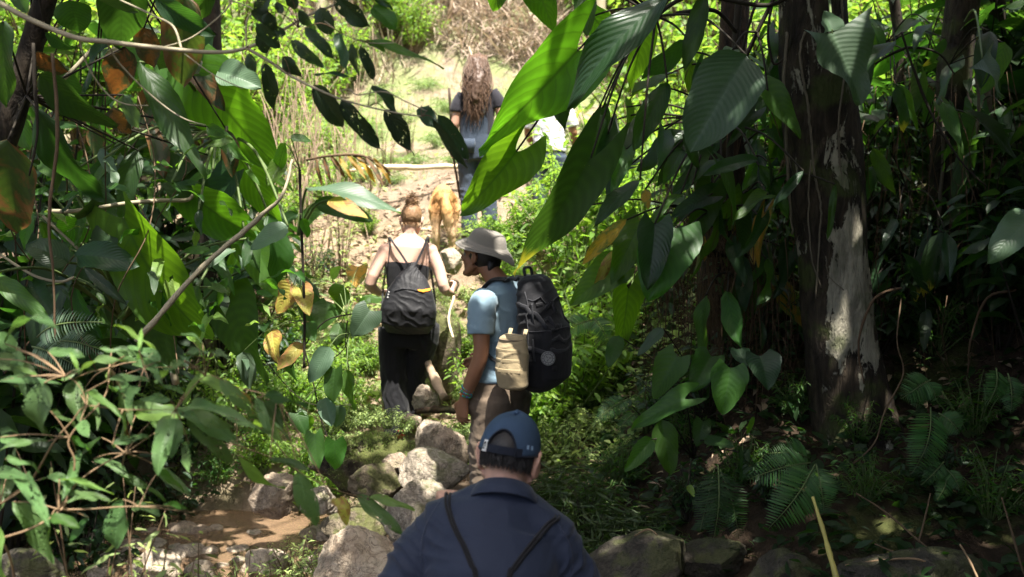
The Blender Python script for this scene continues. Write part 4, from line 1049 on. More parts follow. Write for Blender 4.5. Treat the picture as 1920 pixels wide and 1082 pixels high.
# ================================================================== walker in white, half hidden by leaves
def white_walker():
    org = Vector(P(1030, 400, 10.6)); org.z = 1.22; t = empty('person', org, R(-20))
    tag(t, 'person in a white shirt and dark trousers, mostly hidden behind the bright leaves', 'person')
    b = MB(); Hc = Vector((0, .06, 1.58)); Hr = Euler((R(-8), 0, 0)).to_matrix(); nk = Vector((0, .01, 1.45))
    head(b, Hc, Hr, 1.0, nk)
    b.tube([(0, 0, 1.46), (0, 0, 1.38), (0, 0, 1.2), (0, 0, .95)], [(.06, .055), (.16, .08), (.145, .09), (.15, .1)], 20, side=(1, 0, 0))
    for sx in (-1, 1):
        limb(b, [(sx * .185, 0, 1.38), (sx * .25, .03, 1.1), (sx * .22, .2, .95)], [.05, .042, .026]); hand(b, (sx * .22, .21, .95), (-sx * .2, 1, -.1), (-sx, 0, -.3), (0, .2, 1), 1.0)
        limb(b, [(sx * .09, 0, .85), (sx * .1, .03, .48), (sx * .1, -.02, .07)], [.085, .055, .038])
    link('body', remeshed(b, .007, 3, name='body'), M['skin_tan'], t)
    s = MB(); s.tube([(0, 0, 1.475), (0, 0, 1.43), (0, 0, 1.36), (0, 0, 1.15), (0, -.01, .9)], [(.07, .06), (.13, .08), (.178, .1), (.17, .115), (.185, .125)], 26, side=(1, 0, 0))
    for sx in (-1, 1): s.ball((sx * .165, 0, 1.365), .077)
    for sx in (-1, 1): limb(s, [(sx * .16, 0, 1.36), (sx * .21, .01, 1.27), (sx * .24, .03, 1.16)], [.07, .076, .074])
    link('shirt', remeshed(s, .011, 4, folds(.007, [((0, -.1, 1.1), .25, (.4, 0, 1), 25, .006)], 7), 'shirt'), M['white_tee'], t)
    h = MB(); h.ball(Hc + Vector((0, -.015, .03)), (.083, .103, .098), None, 22, 14); h.build('hair', M['hair_black'], t)
    c = MB(); c.ball(Hc + Vector((0, -.012, .055)), (.09, .11, .085), None, 22, 14); c.tube([Hc + Vector((0, .08, .045)), Hc + Vector((0, .15, .035))], [(.07, .006), (.05, .004)], 14, side=(1, 0, 0)); link('cap', remeshed(c, .008, 2, None, 'cap'), M['white_tee'], t)
    tr = MB(); tr.tube([(0, 0, .98), (0, 0, .85), (0, 0, .76)], [(.165, .11), (.18, .12), (.15, .1)], 22)
    for sx in (-1, 1): limb(tr, [(sx * .09, 0, .85), (sx * .1, .03, .5), (sx * .1, -.02, .06)], [.105, .085, .075])
    link('trousers', remeshed(tr, .012, 3, folds(.006, [], 5), 'trousers'), M['denim'], t)
    for sx in (-1, 1):
        z = MB(); z.tube([(sx * .1, -.1, .04), (sx * .1, 0, .05), (sx * .1, .16, .03)], [(.035, .04), (.044, .045), (.03, .02)], 12, side=(1, 0, 0)); z.build('shoe', M['boot'], t)
white_walker()

# ================================================================== dog
def dog():
    org = Vector(P(833, 468, 8.95)); t_z = org.z; t = empty('dog', org, R(6)); t.scale = (.9, .9, .95)
    tag(t, 'golden long-haired dog seen from behind on the bank, tail hanging', 'dog')
    k = NT('golden_coat'); co = k.new('TexCoord').outputs['Object']; sp = k.new('SeparateXYZ'); k.l(co, sp.inputs[0])
    mp = k.new('Mapping'); k.l(co, mp.inputs[0]); mp.inputs['Scale'].default_value = (70, 70, 14); n = k.noise(mp.outputs[0], 1, 4, .6)
    low_ = k.math('SUBTRACT', 1.0, k.step(sp.outputs[2], .18, .40))
    c = k.mix(n, (.36, .17, .05), (.58, .32, .115)); c = k.mix(k.math('MULTIPLY', low_, .7), c, k.mix(n, (.5, .34, .19), (.74, .58, .38)))
    pr = k.new('BsdfPrincipled'); k.set(pr, Base_Color=c, Roughness=.7, Normal=k.bump(n, .6, .01)); M['coat'] = k.done(pr.outputs[0])
    b = MB()
    b.tube([(0, -.20, .44), (0, -.16, .46), (0, -.02, .46), (0, .14, .45), (0, .30, .46), (0, .40, .47)], [(.06, .07), (.108, .115), (.112, .12), (.118, .14), (.115, .16), (.07, .10)], 26, side=(1, 0, 0))
    b.tube([(0, .34, .48), (0, .46, .47), (0, .54, .45)], [(.075, .09), (.062, .075), (.055, .06)], 18, side=(1, 0, 0))
    b.ball((0, .57, .45), (.062, .07, .06)); b.tube([(0, .60, .44), (0, .68, .41), (0, .72, .40)], [.042, .033, .024], 14)
    for sx in (-1, 1):
        b.ball((sx * .066, .55, .44), (.016, .035, .055))
        limb(b, [(sx * .075, -.12, .40), (sx * .085, -.05, .29), (sx * .080, -.15, .185), (sx * .078, -.13, .05)], [.085, .062, .034, .027], 14)
        b.tube([(sx * .078, -.15, .03), (sx * .078, -.1, .03), (sx * .08, -.055, .018)], [.026, .032, .022], 12)
        limb(b, [(sx * .075, .30, .38), (sx * .08, .30, .22), (sx * .078, .31, .05)], [.055, .036, .028], 14); b.tube([(sx * .078, .29, .03), (sx * .078, .36, .02)], [.03, .024], 12)
    tail = spline([(0, -.19, .50), (.005, -.25, .47), (.015, -.28, .38), (.025, -.27, .27), (.03, -.25, .20)], 5)
    b.tube(tail, taper([.028, .036, .055, .055, .015], len(tail)), 14)
    link('body', remeshed(b, .0065, 2, lambda co, no: co + no * (.006 * wob(co * np.array([1, 1, .5]), 70, 4))[:, None], 'body'), M['coat'], t)
    f = MB(); rg = random.Random(2)
    ro = []; di = []
    for _ in range(1800):
        u = rg.random(); i = int(u * (len(tail) - 1)); p = tail[i]; v = Vector((rg.gauss(0, 1), rg.gauss(0, 1), rg.gauss(0, .4))).normalized(); ro.append(p + v * .03); di.append(v * .5 + Vector((0, 0, -1)))
    for _ in range(1600):
        sx = rg.choice((-1, 1)); z = rg.uniform(.15, .45); ro.append(Vector((sx * (.08 + rg.gauss(0, .03)), -.17 - .03 * rg.random() + (.45 - z) * .1, z))); di.append(Vector((sx * .25, -.5, -1)))
    for _ in range(1800):
        a = rg.uniform(-1.6, 1.6); y = rg.uniform(-.2, .2); ro.append(Vector((math.sin(a) * .112, y, .455 + math.cos(a) * .118))); di.append(Vector((math.sin(a) * .8, -.9, -.4)))
    strands(f, ro, di, .05, .0026, .10, rg, gravity=.04); f.build('fur', M['coat'], t)
dog()
# ------------------------------------------------------------------ ground, stream
def warp_axis(lo, a, b, hi, step, n):
    core = list(np.arange(a, b + 1e-6, step)); l = [a - (a - lo) * (i / n) ** 2.2 for i in range(n, 0, -1)]; h = [b + (hi - b) * (i / n) ** 2.2 for i in range(1, n + 1)]
    return np.array(l + core + h)
gx = warp_axis(-90, -5, 5, 90, .075, 28); gy = warp_axis(-40, 1.0, 13, 150, .075, 34)
GX, GY = np.meshgrid(gx, gy); GZ = terrain(GX, GY)
g = MB(); nxx, nyy = len(gx), len(gy)
idx = np.arange(nxx * nyy).reshape(nyy, nxx)
q4 = np.stack([idx[:-1, :-1], idx[:-1, 1:], idx[1:, 1:], idx[1:, :-1]], -1).reshape(-1, 4)
g.V.append(np.stack([GX.ravel(), GY.ravel(), GZ.ravel()], -1).astype(np.float32)); g.L.append(q4.ravel().astype(np.int32)); g.T.append(np.full(len(q4), 4, np.int32))
g.UV.append(np.stack([GX.ravel(), GY.ravel()], -1).astype(np.float32)); g.Rn.append(np.full(len(q4), .5, np.float32)); g.M.append(np.zeros(len(q4), np.int32)); g.n = nxx * nyy
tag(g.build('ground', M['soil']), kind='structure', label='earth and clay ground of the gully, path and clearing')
w_ = MB(); wx = np.linspace(-7, .6, 60); wy = np.linspace(2.4, 7.4, 50)
V = []; F = []
for j, y in enumerate(wy):
    for i, x in enumerate(wx): V.append((x, y, -.665 + .006 * math.sin(x * 9 + y * 4) * math.sin(y * 11 - x * 3)))
for j in range(49):
    for i in range(59): F.append((j * 60 + i, j * 60 + i + 1, (j + 1) * 60 + i + 1, (j + 1) * 60 + i))
w_.add(V, F); tag(w_.build('stream', M['water']), kind='structure', label='shallow brown stream')

# ------------------------------------------------------------------ rocks
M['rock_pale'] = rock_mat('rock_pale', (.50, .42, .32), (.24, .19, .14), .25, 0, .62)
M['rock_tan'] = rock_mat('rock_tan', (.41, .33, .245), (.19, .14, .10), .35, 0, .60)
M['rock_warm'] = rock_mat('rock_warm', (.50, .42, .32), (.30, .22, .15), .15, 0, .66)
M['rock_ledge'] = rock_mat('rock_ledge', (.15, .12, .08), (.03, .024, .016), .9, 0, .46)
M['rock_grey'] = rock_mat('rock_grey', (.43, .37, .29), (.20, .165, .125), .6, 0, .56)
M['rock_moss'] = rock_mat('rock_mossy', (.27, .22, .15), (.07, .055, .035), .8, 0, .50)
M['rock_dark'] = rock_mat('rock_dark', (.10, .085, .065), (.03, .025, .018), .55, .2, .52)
def rock_mesh(seed, rx, ry, rz, rough=.05, res=(72, 44)):
    a = np.random.RandomState(seed); mb = MB(); mb.ball((0, 0, 0), 1, None, *res); V = mb.V[0].astype(float)
    for _ in range(16):
        n = a.normal(size=3); n /= np.linalg.norm(n); d = a.uniform(.6, .92); k = np.maximum(0, V @ n - d); V -= k[:, None] * n * .92
    nn = V / np.linalg.norm(V, axis=1, keepdims=True)
    V += nn * (rough * wob(V, 2.2, seed) + rough * .5 * wob(V, 6, seed + 1) + rough * .32 * wob(V, 15, seed + 2) + rough * .16 * wob(V, 34, seed + 3))[:, None]
    mb.V[0] = (V * [rx, ry, rz]).astype(np.float32); return mb
ROCKS = [  # px, py, width, height, distance, material, label
 (815, 893, 120, 92, 5.75, 'rock_grey', 'rounded boulder with a mossy left shoulder, beside the guide\'s brown trousers'),
 (782, 975, 138, 118, 5.25, 'rock_grey', 'pale weathered boulder just left of the navy shoulder'),
 (678, 1062, 165, 110, 4.9, 'rock_warm', 'warm tan sunlit boulder at the bottom edge beside the navy sleeve'),
 (515, 925, 82, 74, 6.2, 'rock_tan', 'grey rock standing in the brown stream pool'),
 (700, 905, 85, 72, 6.1, 'rock_moss', 'shaded grey rock under the mossy ledge'),
 (662, 1000, 105, 70, 5.5, 'rock_moss', 'low dark-topped stone between the tan boulder and the stream'),
 (805, 822, 56, 66, 6.3, 'rock_pale', 'small upright pale stone at the foot of the path'),
 (846, 845, 66, 70, 6.15, 'rock_tan', 'crumbly tan rock between the path and the guide\'s leg'),
 (800, 748, 48, 44, 6.9, 'rock_pale', 'flat pale stepping stone in the path beside the black trousers'),
 (690, 868, 190, 104, 6.6, 'rock_ledge', 'broad mossy ledge of rock below the woman with the bun'),
 (826, 640, 84, 165, 7.7, 'rock_moss', 'tall moss-covered boulder right of the woman with the bun'),
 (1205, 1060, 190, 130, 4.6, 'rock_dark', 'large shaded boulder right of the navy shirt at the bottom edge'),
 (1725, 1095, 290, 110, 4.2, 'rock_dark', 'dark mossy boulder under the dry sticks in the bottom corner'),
 (500, 1062, 90, 50, 5.7, 'rock_pale', 'pale wet stone in the stream behind the leafy twigs'),
 (285, 1066, 110, 56, 5.5, 'rock_pale', 'pale sunlit stone in the stream under the shrub'),
 (846, 487, 40, 44, 8.6, 'rock_pale', 'small stone at the dog\'s hind feet'),
 (738, 868, 46, 34, 6.3, 'rock_tan', 'small sunlit stone above the big boulders'),
 (716, 952, 50, 44, 5.7, 'rock_grey', 'small stone wedged between two boulders'),
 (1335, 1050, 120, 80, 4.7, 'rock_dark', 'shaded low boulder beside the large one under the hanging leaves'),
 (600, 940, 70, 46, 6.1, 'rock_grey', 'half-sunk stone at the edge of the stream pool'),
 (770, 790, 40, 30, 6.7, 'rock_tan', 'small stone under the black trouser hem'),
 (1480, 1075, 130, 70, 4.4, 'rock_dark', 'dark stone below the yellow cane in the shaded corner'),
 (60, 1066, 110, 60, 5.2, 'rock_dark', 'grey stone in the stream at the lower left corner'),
]
for i, (px, py, w, h, Y, m, lab) in enumerate(ROCKS):
    c = P(px, py, Y); s_ = Y / FPX
    mb = rock_mesh(40 + i, w * s_ * .6, (w + h) * .5 * s_ * .58, h * s_ * .66, .085)
    if m == 'rock_ledge': V = mb.V[0].astype(float); mb.V[0] = (V * (1 + .16 * wob(V, 9, 5) + .09 * wob(V, 22, 6))[:, None]).astype(np.float32)
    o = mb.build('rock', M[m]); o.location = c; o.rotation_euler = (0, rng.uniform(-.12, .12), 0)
    tag(o, lab, 'rock', 'rocks along the stream and path')

a_ = random.Random(4)
for i in range(44):
    px = a_.uniform(170, 640); py = a_.uniform(985, 1085); Y = 1.0; c = P(px, py, Y); d = c - CAM; c = CAM + d * ((-.665 - CAM.z) / d.z)
    r_ = a_.uniform(.05, .13); o = rock_mesh(200 + i % 9, r_, r_ * a_.uniform(.8, 1.2), r_ * a_.uniform(.45, .7), .06, (28, 18)).build('stone', M[a_.choice(['rock_pale', 'rock_tan', 'rock_grey'])])
    o.location = (c.x, c.y, -.68); o.rotation_euler = (0, 0, a_.uniform(0, 6.3)); tag(o, 'small wet stone lying in the shallow stream at the lower left', 'stone', 'small stones in the stream')
# ------------------------------------------------------------------ wood lying about
def stick(name, label, cat, pts, rad, mat, group=None, n=8, knots=0):
    pts = [P(*p) for p in pts]; o0 = pts[0]; mb = MB(); sp = spline([p - o0 for p in pts], 5)
    r_ = taper(rad if isinstance(rad, list) else [rad, rad], len(sp))
    r_ = [r * (1 + .16 * rng.uniform(-1, 1)) for r in r_]; sp = [p + Vector((rng.gauss(0, .12), rng.gauss(0, .12), rng.gauss(0, .12))) * r_[0] for p in sp]
    if knots: r_ = [r * (1.0 + (.28 if i % knots == 0 else 0)) for i, r in enumerate(r_)]
    mb.tube(sp, r_, n); o = mb.build(name, M[mat]); o.location = o0; tag(o, label, cat, group); return o
stick('log', 'pale straight log lying across the clearing behind the dog', 'log', [(655, 320, 10.65), (720, 313, 10.6), (790, 314, 10.6), (850, 312, 10.55), (885, 317, 10.5)], [.018, .028, .03, .026, .02], 'palewood')
stick('fallen_branch', 'grey-brown branch lying on the path beside the black trousers', 'branch', [(792, 655, 7.35), (806, 690, 7.1), (818, 716, 6.9), (832, 745, 6.7)], [.02, .028, .034, .03], 'wood')
stick('bamboo_stake', 'pale bent cane leaning beside the mossy boulder', 'stick', [(852, 555, 7.0), (842, 590, 6.95), (843, 612, 6.9), (850, 634, 6.85)], [.008, .010, .010, .007], 'palewood')
stick('cane', 'yellow cane leaning up from the dark lower right corner', 'stick', [(1524, 932, 3.9), (1545, 1000, 3.8), (1562, 1060, 3.7), (1575, 1110, 3.65)], [.006, .009, .0105, .011], 'bamboo', knots=4)
for pts, lab in (([(1800, 1020, 3.9), (1822, 1060, 3.85), (1840, 1100, 3.8)], 'short pale stick standing up over the dark boulder in the corner'),
            ([(1878, 932, 4.0), (1895, 990, 3.95), (1912, 1050, 3.9), (1925, 1090, 3.9)], 'thin grey stick at the right edge'),
            ([(1640, 1020, 4.3), (1700, 1045, 4.2), (1770, 1072, 4.1)], 'thin twig lying over the dark mossy boulder'),
            ([(1585, 1060, 4.2), (1640, 1052, 4.15), (1715, 1048, 4.1), (1765, 1068, 4.1)], 'crooked tan twig on top of the dark mossy boulder'),
            ([(1605, 925, 4.6), (1660, 960, 4.5), (1730, 1020, 4.3), (1760, 1040, 4.3)], 'long dark twig slanting down to the dark mossy boulder'),
            ([(1190, 1005, 4.5), (1215, 993, 4.45), (1232, 1003, 4.4)], 'curled tan twig on the shaded boulder'),
            ([(1745, 925, 4.4), (1730, 990, 4.35), (1718, 1030, 4.3)], 'reddish twig hanging below the ferns'),
            ([(1690, 560, 5.2), (1682, 640, 5.1), (1694, 700, 5.1), (1660, 770, 5.0), (1640, 830, 5.0), (1600, 870, 5.0)], 'thin dead vine trailing down from the mossy trunk')):
    stick('twig', lab, 'twig', pts, [.0035, .005, .004], 'twig_tan' if 'tan' in lab or 'pale' in lab else 'stem_brown', 'loose twigs on the shaded bank')
stick('log', 'dark fallen trunk lying behind the ferns on the shaded bank', 'log', [(1270, 905, 5.6), (1420, 930, 5.5), (1600, 950, 5.4), (1950, 930, 5.4)], [.07, .08, .085, .07], 'bark_dark', n=14)
stick('fallen_branch', 'mossy root stretching over the pale stepping stone', 'branch', [(780, 772, 6.75), (815, 768, 6.7), (852, 770, 6.65), (880, 760, 6.7)], [.02, .025, .02, .012], 'bark_fiber')

if True:
    a_ = random.Random(19); mb = MB()
    for _ in range(620):
        px = a_.uniform(1230, 1930); Y = a_.uniform(5.8, 7.4); py = a_.uniform(120, 660); ln = a_.uniform(40, 330)
        if 1455 < px < 1640 and Y < 6.0: Y += .6
        p = P(px, py, Y); e = P(px + a_.gauss(0, 22), py + ln, Y + a_.gauss(0, .08)); m_ = p.lerp(e, .5) + Vector((a_.gauss(0, .05), a_.gauss(0, .05), a_.gauss(0, .03)))
        sp = spline([p, m_, e], 4); mb.tube(sp, taper([a_.uniform(.001, .0045), .002, .0008], len(sp)), 4, rnd=a_.random())
    tag(mb.build('hanging_roots', M['root']), 'tangle of fine dark roots and vine threads hanging among the right-hand trunks', None, None, 'stuff')
# ------------------------------------------------------------------ trees
def trunk(name, label, pts, rad, mat, seed=0, nseg=22, rough=.05, k=8, group=None):
    """root empty at the foot; pts from the foot upward (world points)"""
    base = Vector(pts[0]); t = empty(name, base); tag(t, label, 'tree', group)
    sp = spline([Vector(p) - base for p in pts], k); mb = MB(); mb.tube(sp, taper(rad, len(sp)), nseg)
    V = mb.V[0].astype(float); ctr = np.repeat(np.array([tuple(p) for p in sp]), nseg, 0)
    d = V - ctr; V = ctr + d * (1 + rough * 3 * wob(V * [1, 1, .35], 7, seed) + rough * 1.5 * wob(V * [1, 1, .3], 19, seed + 1))[:, None]
    mb.V[0] = V.astype(np.float32)
    mb.build('trunk', M[mat], t); return t, sp
def rootline(parent, pts, rad, mat='stem_pale', name='aerial_root'):
    o0 = Vector(parent.location); mb = MB(); sp = spline([P(*p) - o0 for p in pts], 6)
    sp = [p + Vector((rng.gauss(0, .002), rng.gauss(0, .002), 0)) for p in sp]
    mb.tube(sp, taper(rad, len(sp)), 7); mb.build(name, M[mat], parent)
TREES = {}
Yt = 5.6
t1, _ = trunk('tree', 'thick brown trunk with pale lichen patches and clinging roots, leaning on the right bank',
    [P(1632, 960, 5.5), P(1618, 890, 5.55), P(1600, 800, Yt), P(1578, 650, Yt), P(1562, 500, Yt), P(1546, 300, Yt), P(1532, 120, Yt), P(1520, -60, Yt), P(1500, -500, 5.7), P(1490, -1200, 5.8)],
    [.42, .33, .24, .20, .19, .20, .185, .175, .15, .09], 'bark_lichen', 3, 30, .035)
TREES['right'] = t1
for pts, r in (([(1508, 60, 5.42), (1500, 110, 5.40), (1512, 180, 5.39), (1520, 240, 5.38), (1528, 330, 5.37), (1540, 390, 5.37), (1536, 450, 5.38), (1530, 560, 5.4)], [.009, .010, .009, .008, .007, .006]),
               ([(1476, 60, 5.5), (1470, 160, 5.48), (1474, 250, 5.46), (1480, 360, 5.46), (1486, 440, 5.46)], [.013, .014, .012, .008]),
               ([(1520, 300, 5.38), (1516, 400, 5.38), (1522, 480, 5.38), (1540, 540, 5.4)], [.006, .006, .004]),
               ([(1578, 0, 5.42), (1584, 120, 5.40), (1572, 260, 5.40), (1590, 420, 5.42), (1600, 600, 5.44), (1612, 740, 5.42)], [.009, .008, .008, .006]),
               ([(1548, 480, 5.38), (1556, 520, 5.39), (1585, 545, 5.42)], [.004, .003])):
    rootline(t1, pts, [q * .7 for q in r], 'root_pale')
t2, _ = trunk('tree', 'dark trunk clothed in hanging root fibres behind the climbing arrow-leaved plant',
    [P(1385, 960, 6.3), P(1380, 850, 6.35), P(1372, 700, 6.4), P(1362, 520, 6.4), P(1360, 330, 6.4), P(1372, 100, 6.4), P(1390, -300, 6.5), P(1400, -1000, 6.6)],
    [.45, .30, .22, .16, .12, .10, .09, .07], 'bark_fiber', 9, 26, .06)
TREES['fibre'] = t2
o0 = Vector(t2.location); fb = MB()
for i in range(380):
    px = rng.gauss(1370, 75); py = rng.uniform(400, 640) - (40 if px < 1400 else -20); Y = 6.02 + rng.gauss(0, .12) - .1 * math.exp(-((px - 1370) / 90) ** 2)
    ln = rng.uniform(30, 330) * rng.random() ** .5; p = P(px, py, Y); e = P(px + rng.gauss(0, 10), py + ln, Y - rng.uniform(0, .1)); mid_ = p.lerp(e, .5) + Vector((rng.gauss(0, .03), rng.gauss(0, .02), 0))
    sp = spline([p - o0, mid_ - o0, e - o0], 4); fb.tube(sp, taper([rng.uniform(.0015, .0045), .002, .0008], len(sp)), 5, rnd=rng.random())
tag(fb.build('root_fibres', M['root'], t2), kind='stuff')
t3, _ = trunk('tree', 'slim mossy trunk wrapped in pale vines near the right edge',
    [P(1740, 900, 6.5), P(1748, 700, 6.6), P(1764, 480, 6.7), P(1780, 250, 6.7), P(1800, 60, 6.7), P(1815, -120, 6.7), P(1830, -700, 6.8), P(1840, -1200, 6.9)], [.22, .15, .125, .115, .11, .10, .08, .06], 'bark_dark', 5, 20, .05)
TREES['vine'] = t3
for pts, r in (([(1765, 190, 6.5), (1768, 300, 6.5), (1760, 420, 6.5), (1765, 500, 6.5), (1755, 560, 6.5)], [.012, .012, .008]),
               ([(1830, 140, 6.2), (1835, 220, 6.2), (1820, 290, 6.2), (1800, 340, 6.25)], [.01, .009, .005]),
               ([(1850, 150, 6.4), (1856, 260, 6.4), (1852, 340, 6.4)], [.028, .026, .02])):
    rootline(t3, pts, r, 'root_pale', 'vine')
t4, _ = trunk('tree', 'dark slender trunk rising behind the big bright leaf on the left', [P(392, 560, 8.4), P(398, 330, 8.4), P(402, 200, 8.4), P(398, 60, 8.4), P(390, -120, 8.4), P(360, -700, 8.4)], [.11, .085, .08, .075, .07, .05], 'bark_dark', 6, 16, .05)
TREES['left'] = t4
t5, _ = trunk('tree', 'dark trunk leaning in at the top left corner behind the overhead branch', [P(-160, 760, 5.0), P(-60, 460, 4.9), P(10, 250, 4.9), P(52, 110, 4.85), P(85, 0, 4.8), P(140, -160, 4.8), P(260, -800, 5.0), P(330, -1300, 5.2)], [.14, .09, .065, .055, .05, .05, .05, .04], 'bark_dark', 8, 16, .05)
TREES['corner'] = t5
t6, _ = trunk('tree', 'thin dark trunk behind the right-hand vine trunk', [P(1885, 900, 7.2), P(1890, 500, 7.2), P(1870, 200, 7.2), P(1862, -100, 7.2), P(1850, -700, 7.2)], [.12, .09, .08, .07, .05], 'bark_dark', 15, 16, .05)
t7, _ = trunk('tree', 'crooked thin trunk between the lichen trunk and the right edge', [P(1660, 880, 7.6), P(1672, 560, 7.6), P(1655, 300, 7.6), P(1690, 120, 7.6), P(1670, -100, 7.6), P(1690, -600, 7.6)], [.09, .055, .05, .045, .04, .03], 'bark_dark', 25, 14, .06)
for i, (px, Y, w) in enumerate(((700, 17.5, .16), (738, 18.2, .2), (762, 18.6, .12), (655, 18, .1), (1120, 17, .14), (1230, 16, .12), (800, 19.5, .12), (610, 17, .1), (1420, 14, .1), (1640, 13, .1), (200, 13, .12), (100, 12, .1))):
    x = (px - 960) / FPX * Y; b = Vector((x, Y, gz(x, Y) - .2)); l = rng.uniform(-.12, .12)
    tt, _ = trunk('tree', 'pale slender trunk on the sunny hillside behind the clearing', [b, b + Vector((l, 0, 1)), b + Vector((l * 3, .1, 2.4)), b + Vector((l * 5 + .2, .2, 4.5)), b + Vector((l * 6, .3, 6.5))], [w, w * .7, w * .6, w * .5, w * .3], 'stem_pale', i, 12, .05, 5, 'trunks on the sunny hillside')
    TREES['hill%d' % i] = tt
# ------------------------------------------------------------------ hand-placed leaves
def big_leaf(parent, kind, bx, by, tx, ty, w, Y, mat, droop=.5, dY=None, n=None, under=False, fold=.22, wave=.03, res=(16, 6), twist=0, o0=None, name='leaf'):
    o0 = Vector(parent.location) if o0 is None else o0
    Lm = math.hypot(tx - bx, ty - by) * Y / FPX
    if mat in ('thin', 'tipped') and dY is None: under = True
    if under:      # seen from below: the tip hangs away from the viewer
        dY = Lm * rng.uniform(.35, .65); n = (rng.uniform(-.25, .25), -.8, -.6) if n is None else n
    dY = rng.uniform(-.12, .05) if dY is None else dY
    wave = wave * rng.uniform(.8, 2.2); twist = rng.uniform(-.55, .55); fold = fold * rng.uniform(.2, 1.7)
    B = P(bx, by, Y); T_ = P(tx, ty, Y + dY); L_ = math.hypot(tx - bx, ty - by) * Y / FPX
    ratio = w * Y / FPX / (T_ - B).length
    tp = leaf_tpl(kind, ratio, res[0], res[1], droop, fold, wave, rng.randrange(9999), twist=twist, bite=.10 if kind in ('lance', 'drip') else .06)
    mb = MB(); nn = Vector(n) if n else Vector((rng.uniform(-.35, .35), -.85, .5))
    put_leaf(mb, tp, B - o0, T_ - o0, nn, rng.random())
    mb.build(name, M[mat], parent); return B
def plant(name, label, cat, foot, group=None):
    t = empty(name, foot); tag(t, label, cat, group); return t
def petioles(parent, node, bases, rad, mat, sag=.12, name='stalk'):
    o0 = Vector(parent.location)
    for b in bases:
        mb = MB(); a = Vector(node) if not isinstance(node, list) else min(node, key=lambda q: (q - b).length)
        m = a.lerp(b, .55) + Vector((0, 0, sag * (b - a).length))
        sp = spline([a - o0, m - o0, b - o0], 6); mb.tube(sp, taper([rad * 1.3, rad, rad * .8], len(sp)), 7)
        mb.build(name, M[mat], parent)
def fill_leaves(parent, n, reg, kinds, lenpx, wr, Yr, mats, bases=None, ang=(50, 130), droop=(.2, .9), facing=None):
    out = []
    for _ in range(n):
        x = rng.uniform(reg[0], reg[2]); y = rng.uniform(reg[1], reg[3]); a = R(rng.uniform(*ang)); L_ = rng.uniform(*lenpx)
        out.append(big_leaf(parent, rng.choice(kinds), x, y, x + math.cos(a) * L_, y + math.sin(a) * L_, L_ * rng.uniform(*wr), rng.uniform(*Yr), rng.choice(mats), rng.uniform(*droop), rng.uniform(-.25, .12), (rng.uniform(-.8, .8), rng.uniform(-.9, -.2), rng.uniform(.2, .9)) if facing is None else facing, res=(10, 4)))
    return out

# climbing arrow-leaf on the fibrous trunk
cl = plant('arrow_leaf_climber', 'large arrow-leaved climber hanging off the dark fibrous trunk over the path', 'plant', P(1375, 560, 6.1))
A = [('arrow', 1083, 95, 897, 280, 150, 4.7, 'thin', .5), ('arrow', 968, 284, 863, 402, 118, 4.9, 'thin', .35), ('lance', 1252, -8, 1062, 206, 108, 4.3, 'gloss', .8),
 ('oblong', 1400, 104, 1294, 286, 128, 4.6, 'pale', .35), ('arrow', 1108, 296, 962, 512, 112, 4.6, 'tipped', .5), ('heart', 1228, 420, 1214, 545, 74, 5.0, 'gloss', .4), ('heart', 1266, 428, 1215, 566, 128, 5.1, 'mid', .4),
 ('lance', 1252, 158, 1188, 284, 66, 5.2, 'dark', .6), ('lance', 1200, 338, 1113, 426, 46, 4.9, 'gloss', .7), ('lance', 1322, -10, 1284, 134, 52, 4.6, 'dark', .4), ('ovate', 1046, 166, 1058, 245, 46, 5.2, 'dark', .4),
 ('lance', 1175, 412, 1092, 496, 40, 5.3, 'orange', .5), ('arrow', 1150, 505, 1068, 574, 84, 5.6, 'mid', .5), ('arrow', 1178, 540, 1160, 655, 70, 5.6, 'thin', .4), ('heart', 1112, 30, 1165, 96, 60, 5.6, 'thin', .4),
 ('arrow', 1204, 60, 1180, 170, 66, 5.8, 'thin', .3), ('lance', 1290, 260, 1232, 350, 44, 5.5, 'dark', .6), ('arrow', 1330, 300, 1260, 372, 54, 5.4, 'dark', .7), ('lance', 1420, 300, 1318, 330, 40, 5.2, 'gloss', .8),
 ('arrow', 1440, 170, 1500, 260, 60, 5.4, 'mid', .4), ('arrow', 1335, 350, 1290, 470, 74, 5.6, 'dark', .4), ('lance', 1120, 210, 1108, 330, 60, 5.3, 'dark', .5), ('arrow', 1165, 250, 1140, 380, 74, 5.7, 'dark', .4),
 ('arrow', 1000, -40, 1040, 60, 80, 5.6, 'thin', .4), ('lance', 1090, -40, 1100, 70, 60, 4.8, 'dark', .4), ('oblong', 945, -60, 925, 22, 50, 4.6, 'thin', .3), ('lance', 1506, 320, 1446, 392, 26, 5.2, 'gloss', .5), ('lance', 1566, 345, 1552, 450, 20, 5.2, 'mid', .4), ('arrow', 1480, 470, 1450, 560, 50, 5.9, 'dark', .4), ('lance', 1150, 470, 1108, 560, 30, 5.6, 'yellow', .5), ('ovate', 1210, 355, 1216, 392, 26, 5.2, 'orange', .4), ('ovate', 1212, 480, 1206, 525, 20, 5.4, 'orange', .4), ('ovate', 1310, 440, 1322, 490, 24, 5.9, 'orange', .4)]
bs = [big_leaf(cl, k, a, b, c, d, w, Y, m, dr) for k, a, b, c, d, w, Y, m, dr in A]
bs += fill_leaves(cl, 34, (1080, 60, 1470, 430), ['arrow', 'lance', 'heart'], (60, 130), (.32, .6), (5.2, 6.2), ['dark', 'dark', 'mid', 'gloss', 'thin'], ang=(70, 150))
bs += fill_leaves(cl, 20, (1290, 200, 1450, 560), ['arrow', 'lance', 'heart'], (60, 120), (.3, .55), (5.5, 6.1), ['dark', 'dark', 'mid', 'gloss'], ang=(60, 130))
